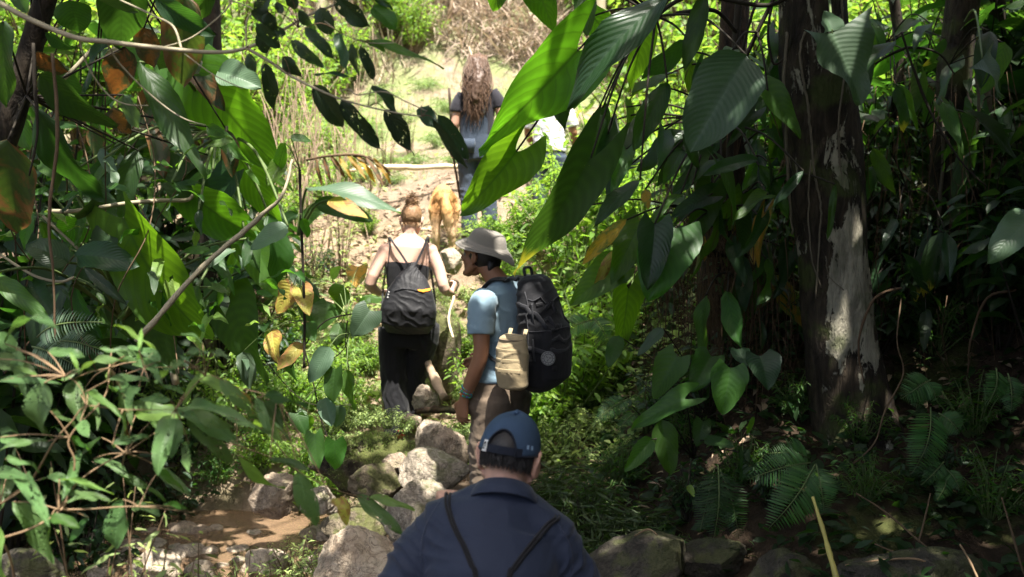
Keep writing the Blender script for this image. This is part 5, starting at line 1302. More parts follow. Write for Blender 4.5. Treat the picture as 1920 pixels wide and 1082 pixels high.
nodes = [P(1372 + rng.gauss(0, 14), y, 5.95) for y in range(-60, 540, 30)] + [P(1230, 30, 5.4), P(1420, 60, 5.6), P(1350, 230, 5.8)]
petioles(cl, nodes, bs, .006, 'stem_dark', .10)
mb = MB(); o0 = Vector(cl.location); sp = spline([P(1378, 620, 6.05) - o0, P(1368, 420, 5.95) - o0, P(1372, 200, 5.95) - o0, P(1390, -60, 6.0) - o0], 6); mb.tube(sp, .022, 10); mb.build('stem', M['stem_dark'], cl)
for pts in ([(1460, -20, 5.6), (1420, 60, 5.6), (1380, 150, 5.7), (1350, 230, 5.8)], [(1500, -30, 5.5), (1440, 10, 5.5), (1300, -8, 5.5), (1230, 30, 5.4)], [(1380, 60, 5.7), (1340, 20, 5.6), (1270, 25, 5.3)]):
    mb = MB(); sp = spline([P(*p) - o0 for p in pts], 6); mb.tube(sp, .012, 8); mb.build('stem', M['stem_dark'], cl)

# broad three-lobed leaves on the lichen trunk
c2 = plant('broad_leaf_climber', 'climber with one broad pale three-lobed leaf in front of the lichen trunk', 'plant', P(1565, 40, 5.3))
b2 = [big_leaf(c2, 'hast', 1560, 62, 1614, 197, 178, 4.7, 'pale', .25, n=(.1, -.8, .6), wave=.05, res=(20, 9)), big_leaf(c2, 'hast', 1560, 58, 1545, 20, 70, 4.7, 'pale', .2, n=(.1, -.6, .8))]
petioles(c2, P(1540, -60, 5.4), b2, .007, 'stem_green')
c3 = plant('broad_leaf_climber', 'climber with a three-lobed leaf high on the vine-wrapped trunk by the right edge', 'plant', P(1830, 60, 6.3))
b3 = [big_leaf(c3, 'hast', 1842, 110, 1878, 184, 128, 5.2, 'pale', .3, n=(.2, -.7, .7), wave=.05, res=(18, 8))]
petioles(c3, P(1810, 40, 6.4), b3, .006, 'stem_green')
c4 = plant('broad_leaf_plant', 'pale leaf reaching in from the right edge at mid height', 'plant', P(1990, 560, 4.2))
b4 = [big_leaf(c4, 'ovate', 1945, 395, 1850, 495, 84, 4.0, 'pale', .4, n=(-.2, -.7, .7)), big_leaf(c4, 'ovate', 2010, 380, 1960, 520, 70, 4.1, 'mid', .4)]
petioles(c4, P(1990, 560, 4.2), b4, .005, 'stem_green')

c6 = plant('dark_leaf_climber', 'dark-leaved climber covering the vine-wrapped trunk and the gap beside the lichen trunk', 'plant', P(1750, 640, 6.4))
b6_ = fill_leaves(c6, 46, (1600, 20, 1910, 600), ['lance', 'ovate', 'arrow'], (60, 130), (.3, .5), (5.6, 6.6), ['dark', 'dark', 'gloss', 'mid', 'tipped'], ang=(55, 135))
petioles(c6, [P(1750 + rng.gauss(0, 40), y, 6.5) for y in range(0, 640, 40)], b6_, .004, 'stem_dark')
c7 = plant('dark_leaf_climber', 'dark-leaved climber hanging in the gap between the fibrous trunk and the lichen trunk', 'plant', P(1450, 640, 6.2))
b7_ = fill_leaves(c7, 34, (1385, 60, 1500, 620), ['lance', 'ovate', 'arrow'], (50, 110), (.3, .5), (5.7, 6.5), ['dark', 'dark', 'gloss', 'mid', 'orange'], ang=(55, 135))
petioles(c7, [P(1440 + rng.gauss(0, 20), y, 6.4) for y in range(0, 640, 40)], b7_, .004, 'stem_dark')
# heart leaves low on the bank
c5 = plant('heart_leaf_plant', 'heart-leaved plant low on the shaded bank right of the black backpack', 'plant', P(1300, 860, 5.6))
A = [('heart', 1270, 668, 1226, 748, 70, 4.9, 'mid', .4), ('heart', 1334, 668, 1296, 736, 66, 5.0, 'mid', .5), ('heart', 1370, 690, 1354, 778, 78, 4.9, 'mid', .4), ('heart', 1425, 668, 1440, 732, 76, 5.0, 'gloss', .5), ('arrow', 1284, 748, 1184, 806, 58, 4.8, 'mid', .5), ('oblong', 1240, 786, 1258, 890, 50, 4.8, 'mid', .3),
 ('ovate', 1222, 824, 1171, 884, 46, 4.7, 'mid', .4), ('ovate', 1244, 616, 1196, 668, 32, 5.2, 'pale', .4), ('ovate', 1160, 630, 1140, 690, 42, 5.3, 'mid', .4), ('heart', 1385, 655, 1400, 690, 40, 5.1, 'gloss', .4), ('heart', 1318, 790, 1306, 838, 40, 5.2, 'dark', .4), ('oblong', 1320, 825, 1378, 838, 24, 5.0, 'mid', .4), ('ovate', 1290, 910, 1302, 932, 18, 4.7, 'sunny', .2), ('heart', 1395, 850, 1390, 905, 26, 5.0, 'dark', .4), ('lance', 1414, 780, 1400, 815, 14, 5.0, 'thin', .3)]
b5 = [big_leaf(c5, k, a, b, c, d, w, Y, m, dr, n=(rng.uniform(-.2, .2), -.75, .6)) for k, a, b, c, d, w, Y, m, dr in A]
petioles(c5, [P(1300, 860, 5.6), P(1330, 780, 5.7)], b5, .004, 'stem_dark', .05)

# ---- left side: dark giants
d1 = plant('giant_leaf_plant', 'huge-leaved plant with sunlit glowing leaves on the left bank', 'plant', P(330, 720, 6.2))
A = [('heart', 372, 138, 520, 312, 150, 5.6, 'thin', .5), ('lance', 262, 116, 384, 338, 76, 5.0, 'dark', .3), ('heart', 362, 368, 492, 448, 104, 5.4, 'thin', .5), ('heart', 362, 362, 288, 282, 84, 5.5, 'dark', .4), ('heart', 440, 322, 402, 410, 96, 5.8, 'dark', .4),
 ('heart', 232, 408, 402, 640, 160, 5.0, 'thin', .8), ('oblong', 140, 478, 262, 500, 62, 4.9, 'gloss', .9), ('oblong', 128, 492, 48, 458, 58, 4.9, 'gloss', .9), ('lance', 158, 502, 238, 572, 30, 4.8, 'gloss', .5), ('lance', -20, 512, 96, 606, 52, 4.6, 'mid', .5), ('oblong', 175, 400, 160, 385, 60, 5.0, 'gloss', .5),
 ('heart', 150, 420, 110, 440, 70, 5.1, 'thin', .4), ('heart', 205, 440, 175, 470, 60, 5.0, 'dark', .4), ('arrow', 110, 520, 75, 690, 120, 5.2, 'dark', .4), ('arrow', 260, 560, 330, 700, 150, 5.6, 'dark', .4), ('heart', 452, 300, 528, 425, 70, 6.0, 'thin', .3), ('ovate', 540, 424, 470, 468, 56, 5.0, 'pale', .3), ('heart', 470, 440, 530, 560, 90, 6.2, 'mid', .4),
 ('oblong', 330, 178, 362, 246, 46, 5.9, 'pale', .3), ('arrow', 60, 540, 110, 600, 60, 4.9, 'dark', .3), ('oblong', 410, 135, 490, 165, 60, 5.55, 'pale', .6), ('arrow', 430, 560, 500, 720, 120, 6.3, 'dark', .4)]
b6 = [big_leaf(d1, k, a, b, c, d, w, Y, m, dr) for k, a, b, c, d, w, Y, m, dr in A]
b6 += fill_leaves(d1, 30, (30, 280, 520, 560), ['lance', 'ovate'], (40, 80), (.35, .5), (5.0, 5.9), ['mid', 'gloss', 'pale', 'dark', 'thin'], ang=(20, 150))
b6 += fill_leaves(d1, 22, (0, 260, 520, 560), ['arrow', 'heart', 'lance'], (90, 190), (.35, .6), (5.8, 7.2), ['dark', 'thin', 'mid', 'gloss'], ang=(30, 140))
petioles(d1, [P(330, 620, 6.2), P(230, 600, 5.6), P(420, 250, 6.0)], b6, .008, 'stem_green', .12)
mb = MB(); o0 = Vector(d1.location)
for pts, r in (([(-10, 470, 4.9), (60, 515, 4.9), (110, 528, 4.9), (138, 520, 4.9)], .007), ([(90, 396, 5.0), (150, 395, 5.0), (230, 382, 5.2), (300, 376, 5.3), (350, 375, 5.4), (362, 366, 5.4)], .011), ([(250, 240, 5.6), (310, 250, 5.6), (380, 254, 5.6), (420, 248, 5.6), (425, 236, 5.6)], .009), ([(0, 230, 5.6), (100, 165, 5.7), (180, 85, 5.8)], .012), ([(80, 405, 5.1), (150, 470, 5.1)], .008), ([(330, 720, 6.2), (300, 600, 6.1), (240, 440, 5.6)], .025)):
    mb = MB(); sp = spline([P(*p) - o0 for p in pts], 6); mb.tube(sp, r, 8); mb.build('stem', M['stem_pale'], d1)

d2 = plant('hanging_leaf_plant', 'dark and dying broad leaves hanging down in the top left corner', 'plant', P(200, -120, 4.9))
A = [('ovate', 346, -10, 344, 162, 112, 4.6, 'halfdry', .3), ('oblong', 232, -40, 226, 92, 92, 4.5, 'dark', .3), ('ovate', 234, 88, 214, 184, 78, 4.7, 'brown', .4), ('ovate', 270, 52, 288, 128, 66, 4.8, 'brown', .4), ('ovate', 72, 138, 220, 238, 92, 4.4, 'dark', .5), ('ovate', 5, 40, 14, 200, 70, 4.2, 'dark', .3), ('oblong', 15, 262, 34, 436, 118, 4.3, 'halfdry', .3),
 ('lance', 70, 204, 194, 372, 92, 4.3, 'dark', .6), ('lance', 290, -6, 402, 66, 62, 4.4, 'gloss', .5), ('ovate', 72, 16, 92, 54, 30, 4.8, 'sunny', .3), ('ovate', 58, 30, 52, 66, 24, 4.9, 'sunny', .3), ('ovate', 232, 178, 262, 242, 46, 4.5, 'pale', .4), ('lance', 85, 60, 140, 92, 42, 4.8, 'gloss', .5), ('ovate', 62, 100, 130, 135, 60, 4.8, 'brown', .5), ('ovate', 205, 205, 245, 250, 50, 4.6, 'brown', .5), ('oblong', 130, 0, 150, 62, 70, 5.0, 'dark', .4), ('lance', 170, -30, 260, 22, 50, 4.2, 'gloss', .5), ('ovate', 330, 60, 300, 130, 60, 5.0, 'dark', .4), ('ovate', 28, -20, 50, 24, 40, 4.2, 'pale', .3), ('lance', 400, -20, 330, 60, 60, 4.7, 'dark', .4)]
b7 = [big_leaf(d2, k, a, b, c, d, w, Y, m, dr, under=True) for k, a, b, c, d, w, Y, m, dr in A]
b7 += fill_leaves(d2, 22, (0, 40, 470, 300), ['ovate', 'oblong', 'lance'], (80, 150), (.35, .6), (5.2, 6.6), ['dark', 'dark', 'halfdry', 'mid'], ang=(40, 130))
petioles(d2, [P(200, -120, 4.9), P(60, -80, 4.6), P(330, -100, 4.7), P(50, 180, 4.6)], b7, .005, 'stem_dark', .0)

d3 = plant('fine_vine', 'small-leaved vine tangled through the shaded left undergrowth', 'vine', P(240, 720, 5.6))
b8 = fill_leaves(d3, 88, (0, 230, 540, 680), ['ovate', 'lance', 'heart'], (24, 58), (.35, .6), (4.7, 5.8), ['mid', 'thin', 'sunny', 'pale', 'mid', 'shrubthin'], ang=(0, 180))
for i in range(9):
    mb = MB(); x = rng.uniform(0, 500); sp = spline([P(x + rng.gauss(0, 40), y, rng.uniform(4.9, 5.7)) - Vector(d3.location) for y in (180, 300, 430, 560, 700)], 6); mb.tube(sp, .0035, 5); mb.build('stem', M['stem_brown'], d3)
# ---- overhead branch with holed leathery leaves
e1 = plant('overhead_branch', 'long bare branch with dark holed leaves hanging across the top of the path', 'branch', P(-60, -30, 3.2))
o0 = Vector(e1.location); mb = MB()
def br(pts, rad, m='stem_pale', mbx=None):
    mb = MB(); sp = spline([P(*p) - o0 for p in pts], 6); mb.tube(sp, taper(rad, len(sp)), 8); mb.build('twig', M['stem_pale'], e1)
br([(-60, -30, 3.2), (0, 6, 3.2), (60, 38, 3.2), (140, 70, 3.2), (200, 78, 3.2), (300, 90, 3.2), (400, 98, 3.2), (462, 90, 3.2), (520, 62, 3.2), (575, 30, 3.2), (640, 4, 3.2), (700, -20, 3.2)], [.0095, .0085, .0075, .006, .004, .003])
br([(462, 90, 3.2), (505, 115, 3.18), (545, 142, 3.15), (590, 165, 3.12), (640, 186, 3.1), (690, 200, 3.08), (745, 212, 3.06), (790, 218, 3.05)], [.005, .004, .0028, .002], 'stem_brown')
br([(640, 170, 3.1), (655, 168, 3.1), (672, 178, 3.08), (720, 172, 3.06), (760, 190, 3.05), (800, 208, 3.05)], [.002, .002, .0015]); br([(560, 52, 3.18), (590, 30, 3.16), (640, 62, 3.14), (690, 80, 3.12), (740, 80, 3.1)], [.002, .0018, .0012])
br([(340, 92, 3.2), (325, 50, 3.25), (290, 30, 3.3), (225, 0, 3.35)], [.004, .003]); br([(200, 78, 3.2), (225, 120, 3.25), (285, 180, 3.3), (340, 220, 3.3), (386, 235, 3.3)], [.003, .0025, .0015]); br([(148, 72, 3.2), (165, 125, 3.25), (200, 175, 3.3), (235, 195, 3.3), (278, 198, 3.3)], [.003, .0025, .0015]); br([(462, 92, 3.2), (462, 40, 3.22), (475, 18, 3.24), (430, 0, 3.26)], [.003, .002]); br([(300, 90, 3.2), (360, 70, 3.24), (420, 22, 3.28), (440, -10, 3.3)], [.0025, .002])
br([(345, 100, 3.2), (400, 140, 3.2), (455, 166, 3.2)], [.002, .0015])
A = [(497, 118, 514, 207, 36, 0), (530, 106, 569, 149, 34, 0), (545, 76, 617, 134, 30, 0), (588, 160, 648, 248, 50, 0), (640, 188, 722, 287, 44, 0), (722, 205, 776, 292, 48, 1), (698, 160, 752, 220, 40, 2), (790, 200, 824, 250, 38, 2), (820, 216, 884, 310, 40, 1), (812, 222, 878, 318, 24, 0), (636, 62, 654, 140, 32, 2), (660, 80, 672, 142, 26, 0), (676, 88, 704, 158, 26, 0), (600, 14, 624, 72, 46, 0), (572, 52, 634, 118, 30, 0), (630, -8, 694, 50, 48, 0), (560, 20, 596, 62, 26, 1), (500, 25, 512, 60, 34, 0), (510, 55, 538, 66, 26, 0), (490, 60, 500, 100, 34, 0), (530, 10, 520, 24, 30, 0), (590, 140, 668, 147, 10, 2), (470, 20, 520, 40, 30, 0), (480, 45, 530, 95, 36, 0), (468, 100, 480, 140, 30, 0), (545, -10, 552, 22, 30, 0), (505, -5, 480, 30, 36, 0), (690, -10, 736, 20, 30, 2)]
bl = []
for (a, b, c, d, w, tone) in A:
    bl.append(big_leaf(e1, rng.choice(['drip', 'drip', 'lance']), a, b, c, d, w * 1.15, rng.uniform(3.0, 3.2), 'branch' if tone < 2 else 'gloss', rng.uniform(.2, .7), None, (rng.uniform(-.5, .5), -.85, -.2) if tone < 2 else (rng.uniform(-.5, .5), -.7, .5), under=tone < 2, fold=.3))
for (a, b, c, d, w) in ((688, 76, 832, 130, 22), (698, 14, 748, 62, 50), (690, 78, 726, 100, 24), (660, -10, 730, 8, 26)):
    bl.append(big_leaf(e1, 'drip', a, b, c, d, w * 1.1, 3.15, 'mid', .5, 0, (0, -.7, .6)))
nd = [P(462, 90, 3.2), P(545, 142, 3.15), P(590, 165, 3.12), P(640, 186, 3.1), P(690, 200, 3.08), P(745, 212, 3.06), P(790, 218, 3.05), P(640, 62, 3.14), P(560, 52, 3.18), P(600, 20, 3.2), P(690, 80, 3.12), P(500, 60, 3.2), P(660, 0, 3.2)]
petioles(e1, nd, bl, .0014, 'stem_brown', .15)

# ---- foreground shrub, lower left
f1 = plant('grey_green_shrub', 'grey-green shrub with insect-eaten leaves filling the lower left foreground', 'shrub', P(40, 1180, 2.6))
o0 = Vector(f1.location); mb = MB()
for pts, r in (([(-40, 960, 2.5), (0, 945, 2.55), (55, 905, 2.55), (100, 830, 2.5), (135, 790, 2.5), (162, 762, 2.5), (230, 768, 2.5), (330, 768, 2.5)], [.0048, .0044, .0038, .0032, .002, .0013]),
               ([(162, 762, 2.5), (155, 735, 2.5), (140, 715, 2.5), (122, 705, 2.5)], [.0026, .002, .0014]), ([(160, 735, 2.5), (205, 712, 2.5), (240, 700, 2.48), (270, 690, 2.46)], [.002, .0015]),
               ([(330, 768, 2.5), (385, 705, 2.55), (440, 725, 2.55), (520, 745, 2.55), (560, 760, 2.6), (600, 790, 2.6)], [.002, .002, .0014]), ([(120, 955, 2.5), (140, 870, 2.5), (130, 820, 2.5), (195, 745, 2.55), (205, 690, 2.6)], [.005, .004, .003, .002]),
               ([(110, 955, 2.45), (160, 955, 2.45), (260, 950, 2.45), (370, 962, 2.5)], [.004, .003, .002]), ([(0, 1010, 2.4), (60, 990, 2.4), (115, 955, 2.45), (150, 900, 2.5), (235, 850, 2.55), (290, 852, 2.6)], [.0045, .004, .0035, .002]), ([(430, 830, 2.7), (520, 862, 2.75), (560, 885, 2.8), (620, 915, 2.85), (680, 932, 2.9), (720, 930, 2.9)], [.003, .0025, .0018]), ([(40, 1180, 2.6), (20, 1050, 2.55), (-10, 1000, 2.5)], [.006, .0055, .005]), ([(270, 690, 2.5), (335, 688, 2.5), (376, 690, 2.5)], [.0018, .0014]), ([(365, 690, 2.5), (375, 660, 2.5), (355, 632, 2.5)], [.0016, .0012])):
    mb = MB(); sp = spline([P(*p) - o0 for p in pts], 6); mb.tube(sp, taper([q * .62 for q in r], len(sp)), 8); mb.build('stem', M['twig_tan'], f1)
Z = lambda x, y: (x * .5008, 540 + y * .5008)
A = [(165, 355, 162, 548, 132, 's'), (268, 345, 305, 505, 84, 's'), (-20, 265, 140, 335, 92, 's'), (-30, 355, 232, 362, 46, 's'), (462, 268, 288, 318, 40, 's'), (556, 350, 402, 346, 44, 's'), (578, 238, 428, 138, 42, 'y'), (690, 275, 584, 358, 58, 's'), (758, 205, 676, 172, 46, 's'), (600, 275, 478, 222, 60, 's'), (640, 425, 522, 420, 54, 's'), (692, 395, 606, 366, 30, 's'),
 (480, 440, 710, 478, 66, 's'), (665, 452, 912, 592, 92, 's'), (660, 450, 1010, 545, 60, 's'), (700, 482, 874, 668, 78, 's'), (640, 480, 590, 706, 88, 's'), (650, 490, 640, 640, 100, 's'), (756, 310, 688, 442, 34, 'y'), (460, 792, 433, 980, 126, 's'), (50, 800, 192, 1030, 112, 's'), (-50, 830, 22, 1110, 150, 'y'), (222, 715, 428, 775, 26, 'y'), (175, 575, -10, 612, 46, 's'), (1118, 688, 1186, 892, 92, 's'), (760, 240, 690, 255, 40, 's'),
 (290, 305, 262, 240, 24, 'y'), (290, 320, 480, 275, 44, 's'), (330, 390, 470, 500, 36, 'y'), (400, 350, 420, 290, 22, 'y'), (520, 235, 530, 150, 22, 'y'), (140, 330, 50, 295, 30, 'y'), (250, 800, 390, 790, 60, 's'), (215, 770, 420, 800, 40, 's'), (590, 690, 690, 770, 70, 'm'), (500, 820, 600, 850, 60, 's'), (160, 350, 60, 370, 60, 's'), (480, 250, 370, 230, 50, 's'), (690, 270, 800, 235, 40, 's'), (800, 240, 860, 270, 40, 's'), (870, 380, 950, 470, 70, 'yl'), (960, 410, 1010, 560, 50, 's'), (980, 400, 1150, 450, 50, 'm'), (1000, 420, 1060, 530, 60, 'm'), (520, 370, 480, 450, 70, 's'), (300, 400, 340, 470, 60, 's'), (240, 350, 300, 300, 60, 's'),
 (0, 560, 80, 600, 60, 's'), (20, 640, 150, 690, 60, 's'), (-30, 700, 120, 720, 60, 's'), (350, 640, 500, 720, 60, 's'), (420, 590, 560, 560, 50, 's'), (260, 560, 340, 620, 50, 'm'), (60, 230, -40, 180, 90, 's'), (180, 240, 320, 260, 60, 's'), (700, 830, 600, 815, 40, 'm'), (450, 700, 620, 800, 44, 'm'), (1240, 790, 1300, 830, 50, 'yl'), (1010, 640, 1170, 690, 44, 'm'), (500, 480, 480, 560, 34, 'br'), (300, 500, 330, 560, 60, 's'), (380, 560, 300, 640, 40, 'm'), (150, 760, 60, 740, 40, 's'), (190, 860, 300, 900, 60, 'm'), (330, 860, 260, 960, 50, 'm')]
mt = {'s': 'shrub', 'y': 'shrubthin', 'm': 'mid', 'yl': 'yellow', 'br': 'brown'}
bl = []
for (a, b, c, d, w, tone) in A:
    p, q_ = Z(a, b), Z(c, d); near = 2.35 if (b > 780 and a < 300) else 2.5
    bl.append(big_leaf(f1, rng.choice(['ovate', 'ovate', 'lance']) if w > 50 else 'lance', *p, *q_, w * .5008 * 1.08, near + rng.uniform(-.08, .12), mt[tone], rng.uniform(.4, 1.0), rng.uniform(-.08, .08), (rng.uniform(-.4, .4), -.55, .8)))
bl += fill_leaves(f1, 26, (-20, 640, 480, 900), ['lance', 'lance', 'ovate'], (60, 120), (.3, .45), (2.45, 2.8), ['shrub', 'shrub', 'shrub', 'shrubthin'], ang=(-20, 110), droop=(.5, 1.0), facing=None)
nd = [P(*p) for p in ((162, 762, 2.5), (122, 705, 2.5), (230, 768, 2.5), (330, 768, 2.5), (270, 690, 2.46), (385, 705, 2.55), (440, 725, 2.55), (520, 745, 2.55), (560, 885, 2.8), (205, 690, 2.6), (110, 955, 2.45), (260, 950, 2.45), (55, 905, 2.55), (0, 945, 2.55), (235, 850, 2.55), (680, 932, 2.9), (130, 820, 2.5))]
petioles(f1, nd, bl, .0016, 'twig_tan', .05)
for (a, b, c, d, w, Y, m) in ((668, 930, 756, 1005, 40, 2.9, 'shrub'), (690, 932, 778, 958, 26, 2.9, 'shrubthin'), (640, 930, 650, 985, 34, 2.9, 'yellow'), (560, 890, 595, 985, 46, 2.85, 'shrub')):
    big_leaf(f1, 'lance', a, b, c, d, w, Y, m, .5, 0, (0, -.6, .8))

# ---- vine with round leaves hanging in the light, left of the woman
v1 = plant('round_leaf_vine', 'vine of round and yellowing leaves on a black stem left of the black-trousered person', 'vine', P(566, 330, 5.4))
o0 = Vector(v1.location); mb = MB()
for pts, r in (([(562, 318, 5.4), (564, 400, 5.4), (568, 500, 5.4), (571, 600, 5.4), (570, 690, 5.4)], .0075), ([(570, 650, 5.4), (590, 730, 5.4), (600, 780, 5.4), (618, 830, 5.4)], .004), ([(545, 690, 5.5), (600, 610, 5.5), (650, 590, 5.5), (690, 590, 5.5)], .004), ([(500, 680, 5.4), (575, 755, 5.4), (670, 758, 5.4)], .0025), ([(580, 700, 5.45), (640, 660, 5.45), (655, 625, 5.45)], .003), ([(655, 700, 5.45), (648, 640, 5.45), (652, 600, 5.45)], .003)):
    mb = MB(); sp = spline([P(*p) - o0 for p in pts], 5); mb.tube(sp, r, 7); mb.build('stem', M['stem_dark'], v1)
A = [('heart', 695, 568, 694, 552, 46, 5.2, 'thin'), ('heart', 694, 582, 660, 632, 60, 5.15, 'pale'), ('ovate', 618, 650, 580, 718, 50, 5.2, 'pale'), ('heart', 628, 692, 625, 758, 48, 5.2, 'mid'), ('ovate', 650, 692, 665, 770, 32, 5.25, 'mid'), ('heart', 590, 814, 598, 880, 42, 5.2, 'mid'), ('heart', 628, 826, 628, 882, 46, 5.2, 'mid'), ('ovate', 610, 745, 622, 800, 44, 5.3, 'pale'), ('ovate', 640, 760, 630, 800, 34, 5.3, 'pale'), ('heart', 548, 540, 520, 588, 56, 5.5, 'yellow'), ('heart', 562, 540, 580, 592, 44, 5.45, 'yellow'), ('ovate', 510, 620, 520, 680, 48, 5.5, 'yellow'), ('ovate', 568, 645, 520, 695, 44, 5.45, 'yellow'), ('ovate', 645, 535, 630, 578, 60, 5.6, 'thin'), ('heart', 672, 500, 668, 540, 46, 5.9, 'orange'), ('ovate', 565, 410, 578, 446, 26, 5.35, 'thin'), ('ovate', 620, 520, 640, 500, 26, 5.8, 'sunny'), ('ovate', 455, 660, 470, 730, 44, 5.6, 'pale'), ('heart', 575, 780, 565, 812, 36, 5.4, 'thin'), ('ovate', 575, 605, 590, 640, 40, 5.5, 'mid'), ('heart', 620, 570, 600, 620, 66, 5.7, 'mid'), ('ovate', 640, 605, 630, 650, 44, 5.6, 'mid'), ('heart', 555, 775, 575, 815, 38, 5.4, 'mid'), ('heart', 600, 560, 570, 600, 80, 5.8, 'dark'), ('ovate', 535, 268, 520, 330, 34, 5.3, 'thin'), ('ovate', 545, 258, 585, 265, 24, 5.3, 'thin'), ('ovate', 530, 300, 500, 350, 40, 5.4, 'sunny')]
bv = [big_leaf(v1, k, a, b, c, d, w * 1.05, Y, m, .35, n=(rng.uniform(-.4, .4), -.8, .45)) for k, a, b, c, d, w, Y, m in A]
petioles(v1, [P(568, 500, 5.4), P(571, 600, 5.4), P(590, 730, 5.4), P(618, 830, 5.4), P(650, 590, 5.5), P(690, 590, 5.5), P(655, 625, 5.45), P(564, 400, 5.4), P(562, 318, 5.4)], bv, .0025, 'stem_green', .1)
stick('climbing_vine', 'pale bare stem slanting up through the left undergrowth', 'stem', [(255, 640, 4.4), (300, 590, 4.4), (380, 500, 4.5), (450, 440, 4.6), (500, 395, 4.6), (530, 365, 4.6), (548, 300, 4.7)], [.014, .013, .012, .010, .006], 'stem_pale')
for pts, lab, m in (([(98, 100, 3.9), (108, 250, 3.9), (92, 400, 3.9), (100, 520, 3.9), (104, 640, 3.9)], 'thin dark vine hanging straight down at the far left', 'stem_brown'), ([(62, 80, 4.2), (66, 180, 4.2), (70, 250, 4.2), (55, 330, 4.2)], 'black twisted vine hanging beside the corner trunk', 'stem_dark'),
                ([(1690, 60, 5.4), (1740, 200, 5.4), (1800, 300, 5.3), (1850, 350, 5.3)], 'dark vine looping between the two right-hand trunks', 'stem_dark'), ([(1640, 120, 5.9), (1700, 90, 5.8), (1760, 100, 5.8), (1790, 140, 5.8)], 'thick dark vine arching behind the lichen trunk', 'stem_dark'), ([(1420, 0, 5.6), (1395, 80, 5.6), (1380, 180, 5.6), (1370, 260, 5.7)], 'dark vine hanging above the oblong pale leaf', 'stem_dark'), ([(1450, 0, 5.5), (1440, 60, 5.5), (1452, 120, 5.5), (1480, 90, 5.5), (1490, 20, 5.5)], 'looping black vine beside the lichen trunk', 'stem_dark'), ([(1690, 540, 5.2), (1640, 560, 5.1), (1610, 640, 5.1), (1620, 720, 5.1)], 'curling thin vine at the foot of the lichen trunk', 'root'), ([(1905, 545, 5.6), (1850, 560, 5.6), (1820, 640, 5.6), (1815, 700, 5.6)], 'drooping dry stem by the right edge', 'root')):
    stick('vine', lab, 'vine', pts, [.007, .008, .006, .004], m, 'bare hanging vines')

# ---- ferns
def fern_frond(parent, base, tip, w, nrm, mat='fern', n=24, sag=.2, pin=.15):
    o0 = Vector(parent.location); B = Vector(base) - o0; T_ = Vector(tip) - o0; y = T_ - B; L_ = y.length; yn = y / L_
    nv = Vector(nrm); nv = (nv - yn * nv.dot(yn)).normalized(); x = yn.cross(nv); mb = MB()
    tp = leaf_tpl('lance', pin, 5, 1, .5, .2, .0, 3)
    pts = [B + y * t + nv * (sag * L_ * math.sin(math.pi * t)) for t in np.linspace(0, 1, 16)]
    mb.tube(pts, taper([.004, .003, .0012], 16), 5, mat=1)
    for i in range(n):
        t = .10 + .89 * i / (n - 1); p = B + y * t + nv * (sag * L_ * math.sin(math.pi * t))
        ln = w * (math.sin(math.pi * min(1, (t * .75 + .25))) ** .8) * (1 if t > .15 else .8) * .55 + .006
        tan = (y + nv * (sag * L_ * math.pi * math.cos(math.pi * t))).normalized()
        for s_ in (-1, 1):
            d = (x * s_ + tan * .38 - nv * .12).normalized() * ln * rng.uniform(.9, 1.08)
            put_leaf(mb, tp, p, p + d, nv + x * s_ * .3 + Vector((rng.gauss(0, .2), rng.gauss(0, .2), rng.gauss(0, .2))), rng.random(), wscale=1.0)
    mb.build('frond', [M[mat], M['stem_green']], parent)
def fern(label, foot, fronds, mat='fern', group='ferns on the shaded bank'):
    t = plant('fern', label, 'fern', P(*foot), group)
    for (a, b, c, d, w, Y) in fronds: fern_frond(t, P(a, b, Y), P(c, d, Y - .06), w * Y / FPX, (rng.uniform(-.2, .2), -.85, .5), mat)
    return t
fern('bright hanging fern frond right of the lichen trunk foot, largest fern there', (1745, 770, 4.9), [(1745, 764, 1710, 888, 78, 4.7), (1760, 775, 1800, 812, 50, 4.8)])
fern('dim fern above the bright hanging frond', (1720, 720, 5.1), [(1745, 712, 1690, 748, 60, 5.0), (1720, 715, 1718, 765, 44, 5.0), (1735, 715, 1755, 750, 40, 5.0)])
fern('two small pale fern fronds under the bright hanging frond', (1768, 865, 4.8), [(1770, 866, 1727, 910, 34, 4.7), (1775, 890, 1757, 938, 34, 4.7), (1775, 880, 1800, 920, 30, 4.7)])
fern('broad drooping fern over the yellow cane', (1525, 870, 4.6), [(1528, 872, 1440, 992, 90, 4.4), (1520, 868, 1400, 900, 70, 4.5), (1530, 870, 1545, 960, 60, 4.4), (1518, 860, 1440, 850, 60, 4.6)])
fern('small fern frond by the heart-leaved plant', (1180, 745, 5.2), [(1178, 748, 1115, 792, 38, 5.1), (1190, 775, 1158, 808, 22, 5.1)])
fern('dark toothed fern hanging under the heart-leaved plant', (1345, 860, 4.9), [(1346, 870, 1338, 1010, 70, 4.7), (1350, 880, 1385, 1010, 60, 4.7), (1340, 880, 1312, 1000, 50, 4.7)], 'dark')
fern('drooping broad fern by the right edge', (1870, 690, 4.9), [(1868, 690, 1850, 762, 46, 4.7), (1890, 700, 1895, 775, 46, 4.7)])
fern('grey feathery fern behind the left shrub', (80, 640, 4.2), [(70, 632, 192, 604, 60, 4.0), (60, 650, 150, 690, 60, 4.1), (110, 640, 200, 660, 50, 4.1)], 'pale')
fern('fern in the sun behind the backpack', (1110, 600, 6.8), [(1110, 600, 1055, 625, 44, 6.6), (1112, 595, 1140, 640, 40, 6.6)])

